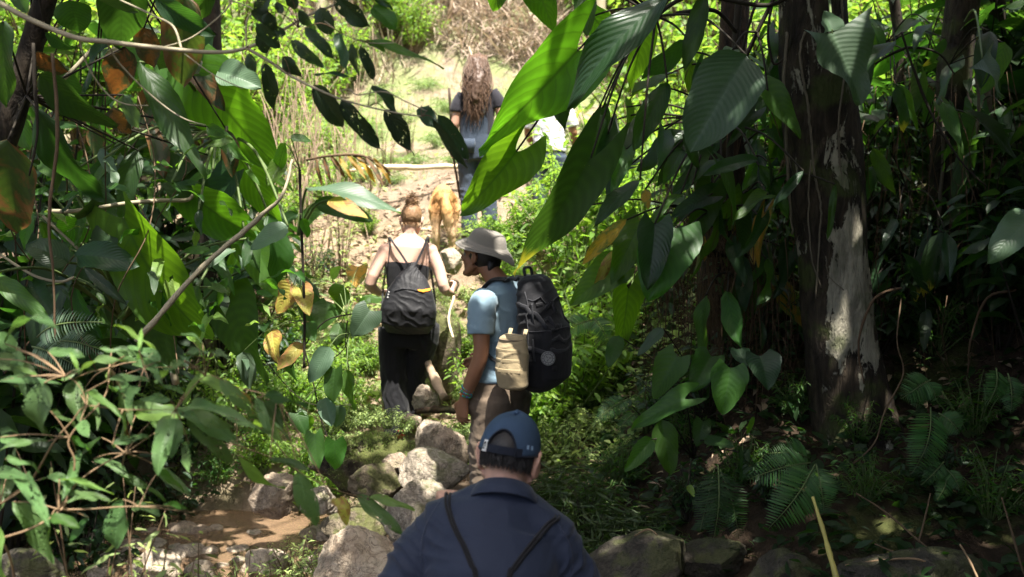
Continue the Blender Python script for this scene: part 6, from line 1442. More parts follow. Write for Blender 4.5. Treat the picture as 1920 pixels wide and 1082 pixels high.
# ---- dead palm frond, banana-like leaf and yellow leaf in the clearing edge
pf = plant('dead_palm_frond', 'orange-brown dead frond with hanging leaflets at the edge of the clearing', 'frond', P(560, 330, 9.0)); o0 = Vector(pf.location)
mb = MB(); sp = spline([P(575, 300, 9.0) - o0, P(620, 292, 8.9) - o0, P(680, 292, 8.9) - o0, P(728, 318, 8.9) - o0], 6); mb.tube(sp, .012, 7); mb.build('rachis', M['stem_brown'], pf)
for i, (a, b, c, d, w, m) in enumerate(((620, 292, 648, 335, 14, 'brown'), (635, 292, 662, 340, 15, 'orange'), (652, 291, 690, 340, 15, 'orange'), (668, 291, 706, 345, 15, 'orange'), (684, 293, 722, 352, 14, 'brown'), (700, 298, 734, 345, 13, 'orange'), (606, 294, 622, 345, 13, 'brown'), (592, 296, 604, 350, 12, 'brown'), (660, 290, 700, 312, 12, 'brown'), (690, 294, 735, 330, 10, 'brown'))):
    big_leaf(pf, 'lance', a, b, c, d, w, 8.9, m, .5)
bn = plant('banana_leaf_plant', 'blue-green long leaf bent down across the edge of the clearing', 'plant', P(560, 420, 8.3))
bb = [big_leaf(bn, 'oblong', 575, 352, 752, 402, 54, 8.1, 'pale', .5, n=(0, -.35, .9), res=(20, 6)), big_leaf(bn, 'oblong', 590, 380, 700, 415, 40, 8.2, 'dark', .5), big_leaf(bn, 'ovate', 615, 375, 690, 410, 44, 8.0, 'yellow', .4), big_leaf(bn, 'oblong', 560, 420, 620, 380, 40, 8.4, 'mid', .4), big_leaf(bn, 'lance', 560, 400, 500, 440, 40, 8.4, 'dark', .4)]
petioles(bn, P(560, 440, 8.4), bb, .012, 'stem_green')
# ------------------------------------------------------------------ bushes and thickets
def bush_proto(name, seed, H, Rr, nst, lpl, leafL, kinds, wr, leafmat, stemmat, droop=.3, upright=.5, nl=5, nw=2, srad=.006):
    a = np.random.RandomState(seed); r = random.Random(seed)
    t = empty(name, (0, 0, -50)); fo = MB(); st = MB()
    tps = [leaf_tpl(k, wr, nl, nw, r.uniform(.3, .9), .22, .03, seed + i) for i, k in enumerate(kinds)]
    D = [[] for _ in tps]; O = [[] for _ in tps]; Ls = [[] for _ in tps]
    for s in range(nst):
        az = r.uniform(0, 6.283); rr_ = Rr * math.sqrt(r.random()); h = H * r.uniform(.55, 1.05) * (1 - .35 * (rr_ / Rr) ** 2)
        e = Vector((math.cos(az) * rr_, math.sin(az) * rr_, h)); b = Vector((e.x * .15, e.y * .15, 0))
        m = b.lerp(e, .55) + Vector((-e.x * .12 * upright, -e.y * .12 * upright, h * .10)) + Vector((r.gauss(0, .04), r.gauss(0, .04), 0)) * H
        sp = spline([b, m, e], 6); st.tube(sp, taper([srad * 1.6, srad, srad * .35], len(sp)), 5)
        for k in range(lpl):
            u = .25 + .75 * (k + r.random()) / lpl; i = min(int(u * 12), 11); p = sp[i].lerp(sp[i + 1], u * 12 - i)
            th = k * 2.4 + r.uniform(-.6, .6); out = Vector((math.cos(th), math.sin(th), 0))
            d = (out + Vector((e.x, e.y, 0)) * (.5 / max(Rr, .1)) + Vector((0, 0, r.uniform(-.75, .35) - droop))).normalized()
            q = r.randrange(len(tps)); L_ = leafL * r.uniform(.5, 1.25) * (1.1 - .35 * u)
            D[q].append(tuple(d * L_)); O[q].append(tuple(p + out * .02 * H)); Ls[q].append(L_)
    for q, tp in enumerate(tps):
        if not D[q]: continue
        Y = np.array(D[q]); L_ = np.array(Ls[q])[:, None]; up = np.array([0, 0, 1.0]) + a.normal(0, .45, (len(Y), 3))
        X, Yn, Zn = frames(Y, up); fo.inst(tp, X * L_, Y, Zn * L_, O[q], a.rand(len(Y)))
    fo.build('foliage', M[leafmat], t); st.build('stem', M[stemmat], t)
    return t
PROTO = {
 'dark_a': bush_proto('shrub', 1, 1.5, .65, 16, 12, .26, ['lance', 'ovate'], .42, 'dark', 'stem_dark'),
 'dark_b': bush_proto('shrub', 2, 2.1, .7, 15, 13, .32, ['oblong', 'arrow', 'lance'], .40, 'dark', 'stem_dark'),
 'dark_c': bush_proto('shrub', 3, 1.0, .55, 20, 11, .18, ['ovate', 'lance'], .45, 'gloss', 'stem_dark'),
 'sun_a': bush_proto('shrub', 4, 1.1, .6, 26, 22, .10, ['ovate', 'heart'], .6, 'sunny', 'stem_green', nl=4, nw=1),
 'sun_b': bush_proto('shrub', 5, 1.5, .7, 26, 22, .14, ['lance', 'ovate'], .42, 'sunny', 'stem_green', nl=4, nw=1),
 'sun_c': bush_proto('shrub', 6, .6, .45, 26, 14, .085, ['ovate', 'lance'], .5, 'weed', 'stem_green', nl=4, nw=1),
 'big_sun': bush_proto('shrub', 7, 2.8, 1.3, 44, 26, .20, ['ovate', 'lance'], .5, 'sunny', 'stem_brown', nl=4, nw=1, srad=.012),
 'grassy': bush_proto('grass_clump', 8, .55, .5, 40, 5, .38, ['blade'], .05, 'grass', 'stem_green', .15, nl=6, nw=1, srad=.002),
 'shade_grass': bush_proto('grass_clump', 18, .55, .5, 44, 5, .40, ['blade'], .03, 'grass_dark', 'stem_dark', .15, nl=6, nw=1, srad=.002),
 'twiggy': bush_proto('shrub', 29, .8, .5, 24, 12, .11, ['lance', 'ovate'], .32, 'weed', 'stem_brown', nl=4, nw=1),
 'tall_twig': bush_proto('shrub', 31, 1.35, .38, 13, 15, .075, ['lance', 'ovate'], .34, 'weed', 'stem_brown', nl=5, nw=1, srad=.004),
 'fine': bush_proto('shrub', 9, .8, .5, 30, 16, .11, ['lance'], .28, 'mid', 'stem_green', nl=4, nw=1),
}
USED = set()
def put(kind, x, y, s=1.0, label='', group=None, cat='shrub', z=None, rz=None, sz=1.0):
    t = PROTO[kind]
    if kind in USED: t = copy_tree(t)
    USED.add(kind)
    t.location = (x, y, (gz(x, y) if z is None else z) - .03 * s); t.rotation_euler = (rng.uniform(-.08, .08), rng.uniform(-.08, .08), rng.uniform(0, 6.28) if rz is None else rz); t.scale = (s, s, s * sz)
    tag(t, label, cat, group); return t
def putpx(kind, px, Y, s, label, group, **k):
    x = (px - 960) / FPX * Y; return put(kind, x, Y, s, label, group, **k)
G1 = 'dark shrubs of the left bank'; L1 = 'dark broad-leaved shrub in the shaded undergrowth left of the stream'
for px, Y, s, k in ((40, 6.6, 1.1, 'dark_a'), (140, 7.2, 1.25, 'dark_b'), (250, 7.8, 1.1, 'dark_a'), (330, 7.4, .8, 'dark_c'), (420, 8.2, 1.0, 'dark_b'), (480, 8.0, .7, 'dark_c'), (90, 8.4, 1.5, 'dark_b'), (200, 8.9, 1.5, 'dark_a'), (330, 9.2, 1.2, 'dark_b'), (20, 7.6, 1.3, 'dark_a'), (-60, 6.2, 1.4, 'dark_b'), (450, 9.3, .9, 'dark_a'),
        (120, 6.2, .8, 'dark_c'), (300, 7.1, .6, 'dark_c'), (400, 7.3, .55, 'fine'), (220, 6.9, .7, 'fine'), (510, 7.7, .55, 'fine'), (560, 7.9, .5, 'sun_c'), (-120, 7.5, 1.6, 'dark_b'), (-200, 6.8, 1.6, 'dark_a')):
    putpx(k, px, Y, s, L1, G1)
G2 = 'dark shrubs of the right bank'; L2 = 'dark broad-leaved shrub on the shaded right bank among the trunks or added unseen against skylight'
for px, Y, s, k in ((1260, 7.2, .8, 'dark_c'), (1340, 7.4, .9, 'dark_a'), (1450, 7.3, 1.0, 'dark_b'), (1500, 6.9, .7, 'dark_c'), (1640, 7.0, 1.0, 'dark_a'), (1700, 7.5, 1.2, 'dark_b'), (1800, 7.4, 1.1, 'dark_a'), (1900, 7.2, 1.2, 'dark_b'), (1960, 6.6, 1.1, 'dark_a'), (1850, 6.2, .6, 'dark_c'), (1980, 5.6, .9, 'dark_b'), (2080, 6.5, 1.4, 'dark_b'), (1220, 6.5, .5, 'fine'), (1170, 6.2, .5, 'fine'), (1280, 6.0, .45, 'fine'), (1500, 5.7, .4, 'fine'), (1420, 6.0, .5, 'dark_c'), (1720, 6.4, .6, 'dark_c'), (1560, 8.2, 1.3, 'dark_a'), (1900, 8.6, 1.5, 'dark_a'), (1120, 5.6, .5, 'fine'), (1110, 5.1, .42, 'fine'), (1060, 5.9, .45, 'fine'), (1250, 6.3, .5, 'dark_c'), (1310, 6.0, .4, 'dark_a'), (1440, 6.2, .6, 'dark_a'), (1470, 6.7, .7, 'dark_c'), (1640, 6.1, .55, 'dark_a'), (1690, 6.6, .8, 'dark_c'), (1760, 6.1, .6, 'fine'), (1830, 6.6, .8, 'dark_a'), (1880, 6.0, .7, 'dark_b'), (1940, 6.3, .8, 'dark_c'), (1590, 6.6, .8, 'dark_c'), (1540, 6.3, .5, 'fine'), (1620, 5.4, .4, 'fine'), (1840, 5.4, .5, 'fine'), (1400, 5.2, .4, 'fine'), (1300, 5.3, .38, 'dark_c'), (1460, 4.9, .35, 'dark_c'), (1640, 4.8, .35, 'fine'), (1250, 5.0, .4, 'fine'), (1780, 4.9, .4, 'dark_c'), (1880, 4.7, .5, 'fine'), (1170, 4.8, .35, 'fine')):
    putpx(k, px, Y, s, L2, G2)
L2b = 'tuft of narrow drooping grass on the shaded bank beside the navy cap'
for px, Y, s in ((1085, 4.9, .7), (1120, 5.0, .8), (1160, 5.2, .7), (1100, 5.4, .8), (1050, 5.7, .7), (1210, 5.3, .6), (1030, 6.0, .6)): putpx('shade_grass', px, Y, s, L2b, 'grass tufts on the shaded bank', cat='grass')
G3 = 'sunlit shrubs right of the path'; L3 = 'sunlit yellow-green shrub on the bank right of the path'
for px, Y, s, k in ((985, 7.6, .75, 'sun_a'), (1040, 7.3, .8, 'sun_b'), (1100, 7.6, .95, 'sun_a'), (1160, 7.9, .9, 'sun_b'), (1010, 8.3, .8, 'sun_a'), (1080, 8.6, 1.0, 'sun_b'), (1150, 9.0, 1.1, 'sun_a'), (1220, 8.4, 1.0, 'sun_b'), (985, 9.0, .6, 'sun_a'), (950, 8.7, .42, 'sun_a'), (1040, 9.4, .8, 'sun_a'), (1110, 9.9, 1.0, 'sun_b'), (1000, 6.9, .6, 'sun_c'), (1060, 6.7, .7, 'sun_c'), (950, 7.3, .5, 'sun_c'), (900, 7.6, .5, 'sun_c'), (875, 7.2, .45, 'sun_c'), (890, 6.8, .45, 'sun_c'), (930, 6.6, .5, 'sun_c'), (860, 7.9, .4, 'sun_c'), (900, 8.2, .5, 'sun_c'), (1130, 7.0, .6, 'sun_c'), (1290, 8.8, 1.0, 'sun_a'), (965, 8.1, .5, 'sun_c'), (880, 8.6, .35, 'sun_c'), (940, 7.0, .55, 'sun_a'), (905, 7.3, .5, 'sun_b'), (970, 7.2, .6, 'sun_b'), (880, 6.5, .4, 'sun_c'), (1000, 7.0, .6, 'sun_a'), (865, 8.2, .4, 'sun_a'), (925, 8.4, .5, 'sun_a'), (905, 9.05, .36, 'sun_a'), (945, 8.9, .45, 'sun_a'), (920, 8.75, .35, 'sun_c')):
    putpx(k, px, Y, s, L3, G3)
for x, y, s in ((2.6, 1.2, 1.2), (2.9, 2.4, 1.2), (3.3, 3.4, 1.2), (3.7, 4.4, 1.3), (2.4, .2, 1.2), (3.5, 1.4, 1.6), (4.0, 2.8, 1.6), (4.6, 4.0, 1.6), (2.2, -1.2, 1.4), (3.2, -.3, 1.6), (4.6, 5.4, 1.5), (5.0, 2.0, 1.9), (4.3, .6, 1.9), (1.6, -2.2, 1.7), (2.6, -3.2, 2.0), (.9, -3.6, 1.9), (3.6, -4.2, 2.2), (3.6, -2.0, 2.0), (4.8, -1.0, 2.2), (1.8, -5.0, 2.3), (5.6, .8, 2.3), (5.8, 3.2, 2.2), (3.0, -1.2, 1.5)): put('dark_b', x, y, s, L2, G2)  # unseen shrubs added beside and behind the camera to block sky light
G4 = 'sunlit thicket behind the right-hand trunks'; L4 = 'tall sunlit bush behind the dark trunks on the right'
for px, Y, s in ((1180, 11.6, .55), (1280, 10.8, .7), (1380, 10.4, .75), (1480, 10.2, .85), (1580, 10.0, .85), (1680, 10.4, .9), (1780, 9.8, .9), (1880, 10.2, .9), (1980, 9.6, .95), (1230, 13.0, .9), (1350, 12.6, 1.0), (1500, 12.2, 1.0), (1650, 12.4, 1.1), (1800, 12.0, 1.1), (1950, 12.0, 1.1), (2100, 10.5, 1.1), (1300, 15.5, 1.2), (1500, 15, 1.3), (1700, 15, 1.3), (1900, 14.5, 1.3), (2100, 14, 1.3)):
    putpx('big_sun', px, Y, s, L4, G4)
G5 = 'bushes behind the left bank'; L5 = 'sunlit bush beyond the dark undergrowth on the left'
for px, Y, s in ((-60, 11, 1.0), (60, 10.6, .9), (170, 10.8, .9), (280, 11.2, .85), (390, 11.8, .8), (470, 12.6, .7), (0, 13.5, 1.2), (160, 14, 1.2), (320, 14.5, 1.1), (450, 15.2, 1.0), (-150, 13, 1.3)):
    putpx('big_sun', px, Y, s, L5, G5)
G6 = 'bushes on the hillside'; L6 = 'leafy bush on the dry sunny hillside above the clearing'
for px, Y, s in ((560, 14.5, .5), (600, 15.5, .6), (650, 16.2, .55), (520, 13.8, .6), (730, 16.8, .5), (780, 16.4, .4), (540, 17.5, .7), (590, 19, .8), (640, 18.2, .75), (560, 21, 1.2), (660, 21, 1.0), (720, 20.5, .8), (770, 19.0, .55), (790, 17.4, .5), (760, 16.6, .42), (800, 22, .9), (690, 17.4, .4), (870, 24, 1.0), (960, 23.5, .6), (1010, 22.5, .7), (1080, 20.5, .8), (1120, 18.0, .8), (1200, 18.5, 1.1), (620, 24, 1.4), (740, 25, 1.4), (500, 23, 1.5), (1100, 25, 1.5), (1220, 23, 1.5), (420, 19, 1.3), (300, 20, 1.5), (150, 19, 1.5), (0, 18, 1.5), (1380, 20, 1.6), (1560, 20, 1.6), (1750, 19, 1.6), (1950, 18, 1.6)):
    putpx('big_sun', px, Y, s, L6, G6)
G7 = 'plants of the sunny ledge'; L7 = 'low leafy plant in the sun between the stream ledge and the woman with the bun'
for px, Y, s, k in ((600, 7.4, .5, 'sun_a'), (640, 7.2, .55, 'sun_a'), (560, 7.3, .5, 'sun_b'), (670, 7.6, .5, 'sun_c'), (620, 8.0, .55, 'sun_a'), (650, 6.9, .5, 'sun_c'), (590, 6.9, .55, 'sun_c'), (540, 7.6, .6, 'sun_b'), (690, 6.9, .35, 'sun_c'), (580, 8.3, .5, 'sun_c'), (700, 7.9, .4, 'sun_c'), (520, 8.2, .6, 'dark_c'), (610, 8.7, .4, 'sun_c'), (480, 7.5, .6, 'fine'), (300, 7.4, .9, 'sun_b'), (420, 7.5, .8, 'sun_b'), (180, 7.5, .9, 'fine'), (360, 7.6, .8, 'fine'), (480, 7.3, .6, 'sun_a'), (560, 7.15, .55, 'sun_a'), (600, 7.1, .6, 'sun_b'), (640, 7.6, .6, 'sun_b'), (680, 7.2, .45, 'sun_a'), (570, 7.7, .6, 'sun_a'), (690, 8.2, .45, 'sun_a'), (540, 8.4, .6, 'sun_a'), (660, 8.6, .4, 'sun_b'), (560, 10.2, .6, 'sun_b'), (610, 10.8, .55, 'sun_a'), (650, 11.2, .5, 'sun_b'), (690, 10.2, .35, 'sun_a'), (530, 11, .7, 'sun_a'), (570, 12, .7, 'sun_b'), (630, 12.8, .65, 'sun_a'), (540, 13, .8, 'sun_b'), (690, 13.5, .4, 'sun_a'), (600, 9.6, .45, 'dark_c'), (585, 9.3, .8, 'tall_twig'), (640, 9.6, .9, 'tall_twig'), (690, 10.3, .9, 'tall_twig'), (560, 10.4, 1.1, 'tall_twig'), (725, 11.2, .8, 'tall_twig'), (770, 12.5, .8, 'tall_twig')):
    putpx(k, px, Y, s * (.72 if Y < 8 else .85), L7, G7)
for px, py, Y, s in ((615, 812, 6.45, .32), (650, 806, 6.4, .3), (690, 800, 6.45, .3), (728, 802, 6.5, .28), (760, 812, 6.55, .25), (600, 850, 6.35, .3), (640, 845, 6.3, .22)):
    c_ = P(px, py, Y); put('sun_c', c_.x, c_.y, s, L7, G7, z=c_.z)
G8 = 'small twiggy plants along the stream'; L8 = 'small twiggy plant with narrow leaves at the edge of the stream'
for px, Y, s in ((420, 4.6, .45), (330, 4.2, .45), (500, 4.4, .4), (240, 4.0, .45), (560, 4.7, .38), (160, 3.8, .5), (590, 5.2, .35), (60, 3.7, .55), (380, 3.9, .45), (460, 5.0, .4), (540, 5.6, .35), (300, 4.9, .5), (200, 4.6, .5), (440, 5.3, .4), (120, 4.3, .5), (360, 4.6, .45), (250, 5.2, .4), (500, 5.0, .4), (40, 4.4, .5), (410, 4.1, .45)):
    putpx('twiggy', px, Y, s * 1.25, L8, G8, z=gz((px - 960) / FPX * Y, Y) + .15)
L8b = 'tall thin twiggy plant with small leaves in front of the stream'
for px, Y, s in ((250, 2.75, .9), (410, 2.8, .82), (560, 2.9, .8), (170, 2.8, .9), (330, 3.0, .8)):
    putpx('tall_twig', px, Y, s, L8b, G8)
G9 = 'grass tufts round the path'; L9 = 'tuft of grass in the sun along the path and clearing edge'
for px, Y, s in ((640, 8.6, .5), (690, 8.3, .45), (870, 7.7, .4), (560, 9.2, .6), (960, 8.9, .5), (720, 7.1, .3), (860, 6.9, .35), (480, 10, .7), (990, 11.5, .6), (1050, 11.2, .6), (680, 11.5, .45), (730, 12.2, .4), (775, 11.8, .45), (820, 12.8, .45), (700, 13.4, .5), (760, 14.0, .5), (840, 14.5, .55), (650, 14.2, .6), (880, 13.6, .5), (920, 15.2, .6), (800, 15.6, .6), (720, 15.4, .6), (960, 14.0, .6), (745, 11.2, .3), (850, 11.4, .35), (600, 6.7, .35), (730, 6.5, .3)):
    putpx('grassy', px, Y, s, L9, G9, cat='grass')
for k in list(PROTO):
    if k not in USED:
        for c in [x for x in bpy.data.objects if x.parent == PROTO[k]]: bpy.data.objects.remove(c)
        bpy.data.objects.remove(PROTO[k])

# ------------------------------------------------------------------ uncountable ground cover
def scatter(n, fx, keep, tps, Lr, mat, name, label, lift=(.0, .03), flat=.2, upright=False, sizef=None):
    a = np.random.RandomState(len(name) * 7 + n); mb = MB()
    XY = fx(a, n); x, y = XY[:, 0], XY[:, 1]; k = a.rand(n) < keep(x, y); x, y = x[k], y[k]; z = terrain(x, y) + a.uniform(*lift, len(x))
    L_ = a.uniform(*Lr, len(x)); 
    th = a.uniform(0, 6.283, len(x))
    if upright: Y = np.stack([np.cos(th) * flat * a.rand(len(x)), np.sin(th) * flat * a.rand(len(x)), np.ones(len(x))], -1); up = np.stack([np.cos(th), np.sin(th), np.full(len(x), .2)], -1)
    else: Y = np.stack([np.cos(th), np.sin(th), a.normal(.0, flat, len(x))], -1); up = np.array([0, 0, 1.0]) + a.normal(0, .35, (len(x), 3))
    X, Yn, Zn = frames(Y, up); q = a.randint(0, len(tps), len(x)); Lc = L_[:, None]; O = np.stack([x, y, z], -1)
    for i, tp in enumerate(tps):
        s = q == i; mb.inst(tp, X[s] * Lc[s], Yn[s] * Lc[s], Zn[s] * Lc[s], O[s], a.rand(int(s.sum())))
    return tag(mb.build(name, M[mat]), label, None, None, 'stuff')
def box(x0, x1, y0, y1): return lambda a, n: np.stack([a.uniform(x0, x1, n), a.uniform(y0, y1, n)], -1)
lt = [leaf_tpl('ovate', .5, 3, 1, .8, .3, .05, 1), leaf_tpl('lance', .35, 3, 1, 1.2, .3, .05, 2), leaf_tpl('lance', .3, 3, 1, -.9, .3, .08, 3)]
ct = [leaf_tpl('ovate', .6, 3, 1, .5, .2, .02, 4), leaf_tpl('heart', .8, 3, 1, .5, .2, .02, 5), leaf_tpl('lance', .4, 3, 1, .7, .2, .02, 6)]
bl_ = [leaf_tpl('blade', .06, 4, 1, .9, .1, .0, 7), leaf_tpl('blade', .05, 4, 1, 1.3, .1, .0, 8)]
water_free = lambda x, y: 1 - ((x < -.5) & (y > 3.0) & (y < 7.25))
path = lambda x, y: np.exp(-((x + .35 - .12 * (y - 7)) / .32) ** 2)
scatter(9000, box(-3.5, 3.5, 5.5, 11), lambda x, y: .6 * water_free(x, y) * (1 - .8 * (y > 10.9)), lt, (.05, .13), 'litter', 'leaf_litter', 'fallen brown leaves on the path and banks', (.0, .02), .25)
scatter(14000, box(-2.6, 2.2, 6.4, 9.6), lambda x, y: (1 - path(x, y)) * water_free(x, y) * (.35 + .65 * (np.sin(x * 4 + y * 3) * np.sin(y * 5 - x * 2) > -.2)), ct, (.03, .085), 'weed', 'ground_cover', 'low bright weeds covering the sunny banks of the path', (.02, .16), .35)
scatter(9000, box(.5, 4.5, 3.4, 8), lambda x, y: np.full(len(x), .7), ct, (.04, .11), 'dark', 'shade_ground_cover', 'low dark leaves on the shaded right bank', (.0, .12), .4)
scatter(14000, box(-5, 4, 10.9, 16.5), lambda x, y: .75 * (y > 11.6 + .5 * np.sin(x * 2)) * (np.sin(x * 2.3 + y) + np.sin(y * 1.7 - x * 1.3) > -.5), bl_, (.06, .16), 'grass', 'grass', 'short sunlit grass of the clearing', (0, .01), .7, True)
scatter(20000, box(-1.6, 2.6, 16.4, 25), lambda x, y: .9 * ((x - (-1.4 + (y - 16) * .05)) > -.2 + .5 * np.sin(y * 1.3)), bl_, (.25, .7), 'straw', 'dry_grass', 'tangled dry straw-coloured grass on the hillside', (0, .1), .8)
scatter(6000, box(-6, -1.6, 16, 24), lambda x, y: np.full(len(x), .8), bl_, (.3, .9), 'straw', 'dry_undergrowth', 'dry grass and stalks under the hillside bushes', (0, .05), 1.0, True)
scatter(1300, box(-4.5, -.6, 8.9, 11), lambda x, y: np.full(len(x), .8), lt + bl_, (.04, .14), 'litter', 'bank_litter', 'dead leaves and stalks on the clay bank', (0, .03), .4)
scatter(1500, box(-4, 3, 9.6, 16), lambda x, y: .8 * (np.sin(x * 3 + y) * np.sin(y * 2.2 - x) > .1), ct, (.04, .12), 'weed', 'clearing_weeds', 'scattered broad-leaved weeds on the clay of the clearing', (0, .05), .5)
# dry reeds on the left of the clearing
a = random.Random(77); mb = MB()
for i in range(100):
    y = a.uniform(9.6, 12.5); x = (a.uniform(490, 720 - 60 * a.random()) - 960) / FPX * y; z = gz(x, y); h = a.uniform(.4, 1.7); l = a.gauss(0, .16); l2 = a.gauss(0, .1)
    mb.tube(spline([(x, y, z), (x + l * h * .5, y + l2 * .5, z + h * .55), (x + l * h * 1.3, y + l2, z + h)], 3), taper([.008, .006, .003], 7), 5, rnd=a.random())
tag(mb.build('dry_reeds', M['wood']), 'tangle of thin dry stalks on the left side of the clearing', None, None, 'stuff')
mb = MB()
for i in range(90):
    y = a.uniform(16.8, 21); x = (a.uniform(560, 860) - 960) / FPX * y; z = gz(x, y); h = a.uniform(.8, 2.6); l = a.gauss(0, .5)
    mb.tube(spline([(x, y, z), (x + l * h * .4, y, z + h * .6), (x + l * h * .9, y, z + h * a.uniform(.6, 1))], 3), taper([.03, .02, .008], 7), 5, rnd=a.random())
tag(mb.build('hillside_stalks', M['wood']), 'dry branches and stalks tangled on the hillside', None, None, 'stuff')
# moss cushions on the ledge
sct = [leaf_tpl('blade', .25, 2, 1, .6, .1, 0, 9)]
def on_rock(o, n, L_, mat, name, label, seed):
    a = np.random.RandomState(seed); me = o.data; k = len(me.vertices); co = np.empty(k * 3, np.float32); me.vertices.foreach_get('co', co); co = co.reshape(-1, 3) + np.array(o.location)
    no = np.empty(k * 3, np.float32); me.vertex_normals.foreach_get('vector', no); no = no.reshape(-1, 3); i = np.where(no[:, 2] > .1)[0]; i = i[a.randint(0, len(i), n)]
    p = co[i] + a.normal(0, .015, (n, 3)); d = no[i] + a.normal(0, .6, (n, 3)); X, Yn, Zn = frames(d, a.normal(size=(n, 3))); l = a.uniform(*L_, n)[:, None]
    mb = MB(); mb.inst(sct[0], X * l, Yn * l, Zn * l, p, a.rand(n)); tag(mb.build(name, M[mat]), label, None, None, 'stuff')
for o in [x for x in bpy.data.objects if x.name.startswith('rock') and 'moss-covered' in x.get('label', '') or 'broad mossy ledge' in x.get('label', '')]:
    on_rock(o, 2600, (.01, .03), 'weed', 'moss', 'moss and tiny plants growing on the ' + ('tall boulder' if 'tall' in o['label'] else 'broad rock ledge'), 3)

# ------------------------------------------------------------------ unseen tree canopy overhead, added and gapped to shape the dappled shade
def hole_at(px, py, Y, r, v=1.0):
    p = P(px, py, Y); t = (p.z - .7) / SUN.z; return (p.x - SUN.x * t, p.y - SUN.y * t, r, v)
def lit(x, y):
    """how open the canopy is above the spot x,y of a plane 0.7 m up"""
    o = sm(6.7, 7.5, y) * sm(-2.5, -1.8, x)                                     # clearing and far path
    o = np.maximum(o, sm(8.6, 9.6, y) * sm(3.0, 1.6, x) + sm(9.6, 10.6, y)); o = np.minimum(o, 1)
    o = np.maximum(o, sm(6.4, 6.9, y) * sm(-1.9, -1.5, x) * sm(.75, .3, x))
    for cx, cy, r, v in HOLES: o = np.maximum(o, v * sm(r * 1.15, r * .75, np.hypot(x - cx, y - cy)))
    return o
HOLES = [(-.80, 5.0, .30, 1), (-.55, 5.5, .22, .9), (-.65, 6.0, .22, 1), (-1.55, 5.6, .35, .8), (-2.2, 5.5, .45, .8), (-1.5, 6.3, .3, .9), (-2.1, 6.8, .3, .8), (-1.75, 5.2, .5, .7), (-1.2, 6.7, .45, 1), (-2.6, 4.6, .4, .6), (-1.5, 3.9, .3, .7),  # gaps placed to let sun onto chosen rocks, leaves and people
          (-1.0, 2.6, .4, .5), (-1.3, 2.3, .3, .5), (-.1, 4.7, .25, 1), (-2.3, 7.6, .35, .7), (-1.9, 5.1, .3, .8), (-1.2, 3.3, .25, .5)] + [hole_at(*h) for h in ((455, 225, 5.6, .35), (330, 510, 5.0, .35, .9), (430, 420, 5.4, .25), (905, 330, 4.9, .3), (1040, 20, 4.7, .2), (960, 230, 4.7, .2, .7), (240, 465, 4.9, .22, .9), (690, 600, 5.2, .25), (620, 700, 5.2, .25, .7), (1345, 200, 4.6, .22, .6), (1580, 110, 4.7, .18, .8), (1265, 500, 5.1, .2, .6), (1560, 540, 5.4, .2, .5), (1000, 440, 4.6, .25, .7), (545, 560, 5.5, .3), (480, 400, 6.0, .25, .9), (905, 445, 5.2, .17, .7), (775, 480, 7.2, .5, 1), (750, 80, 3.1, .2, .8), (120, 980, 2.4, .25, .6), (300, 760, 2.5, .25, .5), (820, 1000, 2.8, .15, .3))]
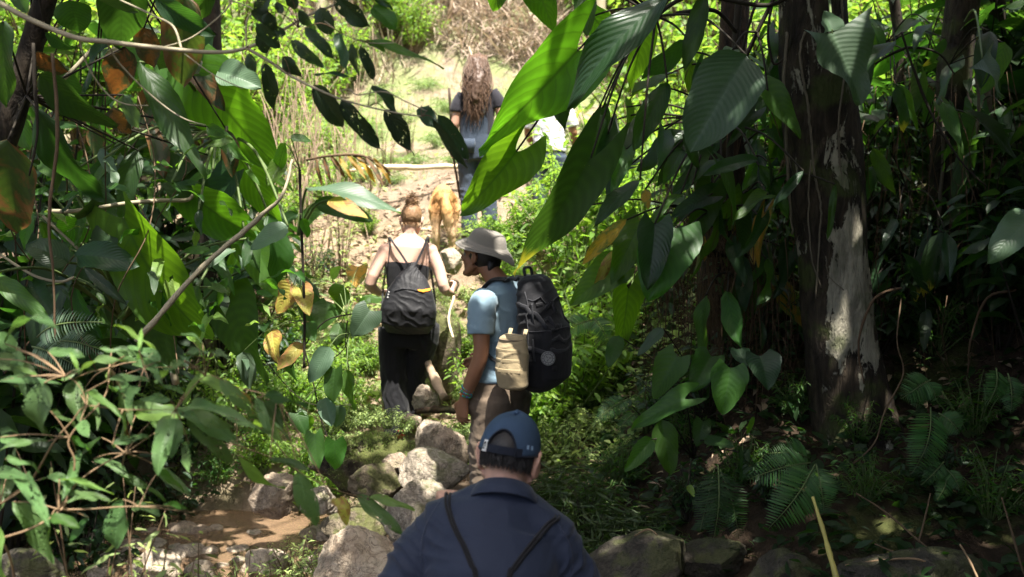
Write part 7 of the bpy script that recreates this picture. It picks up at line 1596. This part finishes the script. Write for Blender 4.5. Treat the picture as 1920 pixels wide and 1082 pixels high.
def canopy():
    a = np.random.RandomState(5); n = 34000
    x = a.uniform(-7.5, 8.5, n); y = a.uniform(-4.0, 9.0, n); z = a.uniform(3.9, 7.6, n)
    k = z > 1.6 + .205 * y + .75                                      # keep clear of the view
    t = (z - .7) / SUN.z; gx_, gy_ = x - SUN.x * t, y - SUN.y * t
    op = lit(gx_, gy_) 
    clump = .62 + .38 * np.sin(x * 1.3 + z) * np.sin(y * 1.1 - z * .7)
    dens = .97 * (1 - op) * np.where(gx_ > .3, 1.0, .55 + .45 * clump)
    dens = np.where((gx_ < -1) & (gy_ > 4.2), dens * .65, dens)
    man = (np.abs(gx_) < .8) & (gy_ > 2.0) & (gy_ < 3.8); dens = np.where(man, 1.0, dens) * np.where(x < .4 - .3 * y, sm(.5, 2.2, y), 1)
    k &= a.rand(n) < dens
    x, y, z = x[k], y[k], z[k]
    m = 420; zz = a.uniform(4.2, 6.5, m); tt = (zz - .7) / SUN.z
    x = np.concatenate([x, a.uniform(-.75, .85, m) + SUN.x * tt]); y = np.concatenate([y, a.uniform(2.1, 3.6, m) + SUN.y * tt]); z = np.concatenate([z, zz])  # extra unseen leaves added to keep sun off the man in the cap
    D = a.normal(size=(len(x), 3)); D[:, 2] = -np.abs(D[:, 2]) * .6 - .1
    up = np.array([0, 0, 1.0]) + a.normal(0, .4, (len(x), 3)); X, Yn, Zn = frames(D, up); L_ = a.uniform(.22, .42, len(x))[:, None]
    tp = leaf_tpl('ovate', .55, 4, 1, .6, .2, .03, 3); tp2 = leaf_tpl('lance', .42, 4, 1, .6, .2, .03, 4)
    names = ['right', 'fibre', 'vine', 'left', 'corner']; tops = {'right': (2.0, 4.5), 'fibre': (.6, 6.5), 'vine': (5, 4.5), 'left': (-2.5, 6.5), 'corner': (-3, 2.0)}
    cx = np.array([tops[q] for q in names]); own = np.argmin((x[:, None] - cx[:, 0]) ** 2 + (y[:, None] - cx[:, 1]) ** 2, 1)
    for i, q in enumerate(names):
        t = TREES[q]; o0 = np.array(t.location); mb = MB(); s0 = own == i
        for j, tpl in enumerate((tp, tp2)):
            s = s0 & (np.arange(len(x)) % 2 == j); mb.inst(tpl, X[s] * L_[s], Yn[s] * L_[s], Zn[s] * L_[s], np.stack([x, y, z], -1)[s] - o0, a.rand(int(s.sum())))
        mb.build('crown', M['canopy'], t)  # leaves above the view, placed for the shade they cast
        lb = MB(); r = random.Random(i); V = [c for c in t.children if c.name.startswith('trunk')][0].data.vertices; top = V[len(V) - 12].co.copy()
        idx = np.where(s0)[0]
        for _ in range(9):
            if len(idx) == 0: break
            p = idx[r.randrange(len(idx))]; e = Vector((x[p], y[p], z[p])) - Vector(o0); st_ = Vector((top.x, top.y, r.uniform(5.2, 6.8) - o0[2])) if top.z + o0[2] > 5 else top
            m = st_.lerp(e, .5) + Vector((0, 0, .3)); sp = spline([st_, m, e], 6); lb.tube(sp, taper([.045, .025, .008], len(sp)), 6)
        lb.build('limb', M['bark_dark'], t)
canopy()
for q in [k for k in TREES if k.startswith('hill')]:
    t = TREES[q]; a = np.random.RandomState(len(q) + int(q[4:])); n = 420
    c = np.array([t.children[0].data.vertices[len(t.children[0].data.vertices) - 3].co[i] for i in range(3)]); Pn = a.normal(size=(n, 3)) * [1.0, .9, .8] + c
    D = a.normal(size=(n, 3)); X, Yn, Zn = frames(D); L_ = a.uniform(.12, .3, n)[:, None]; mb = MB()
    mb.inst(leaf_tpl('ovate', .5, 3, 1, .5, .2, .02, 1), X * L_, Yn * L_, Zn * L_, Pn, a.rand(n)); mb.build('crown', M['sunny'], t)
# ------------------------------------------------------------------ camera, sun, sky
cam = bpy.data.cameras.new('camera'); co_ = bpy.data.objects.new('camera', cam); COL.objects.link(co_)
cam.lens = 35.0; cam.sensor_width = 36.0; cam.clip_start = .05; cam.clip_end = 500
co_.location = CAM; co_.rotation_euler = (R(90) - PITCH, 0, 0); scene.camera = co_
cam.dof.use_dof = True; cam.dof.focus_distance = 4.6; cam.dof.aperture_fstop = 2.6
sl = bpy.data.lights.new('sun', 'SUN'); so_ = bpy.data.objects.new('sun', sl); COL.objects.link(so_)
sl.energy = 5.0; sl.angle = R(.5); sl.color = (1.0, .955, .87)
so_.rotation_euler = SUN.to_track_quat('Z', 'Y').to_euler(); so_.location = SUN * 30
w = bpy.data.worlds.new('World'); scene.world = w; w.use_nodes = True; nt = w.node_tree
bg = nt.nodes['Background']; sk = nt.nodes.new('ShaderNodeTexSky'); sk.sky_type = 'NISHITA'; sk.sun_disc = False
sk.sun_elevation = math.asin(SUN.z); sk.sun_rotation = math.atan2(SUN.x, SUN.y); sk.dust_density = 5.0; sk.air_density = .7; sk.ozone_density = .4
nt.links.new(sk.outputs[0], bg.inputs[0]); bg.inputs[1].default_value = .13
vs = scene.view_settings; vs.view_transform = 'Standard'; vs.look = 'None'; vs.exposure = EXPO; vs.gamma = 1.0; vs.use_curve_mapping = False
cy = scene.cycles
cy.max_bounces = 7; cy.diffuse_bounces = 3; cy.glossy_bounces = 2; cy.transmission_bounces = 4; cy.transparent_max_bounces = 10
cy.caustics_reflective = False; cy.caustics_refractive = False; cy.sample_clamp_indirect = 4.0
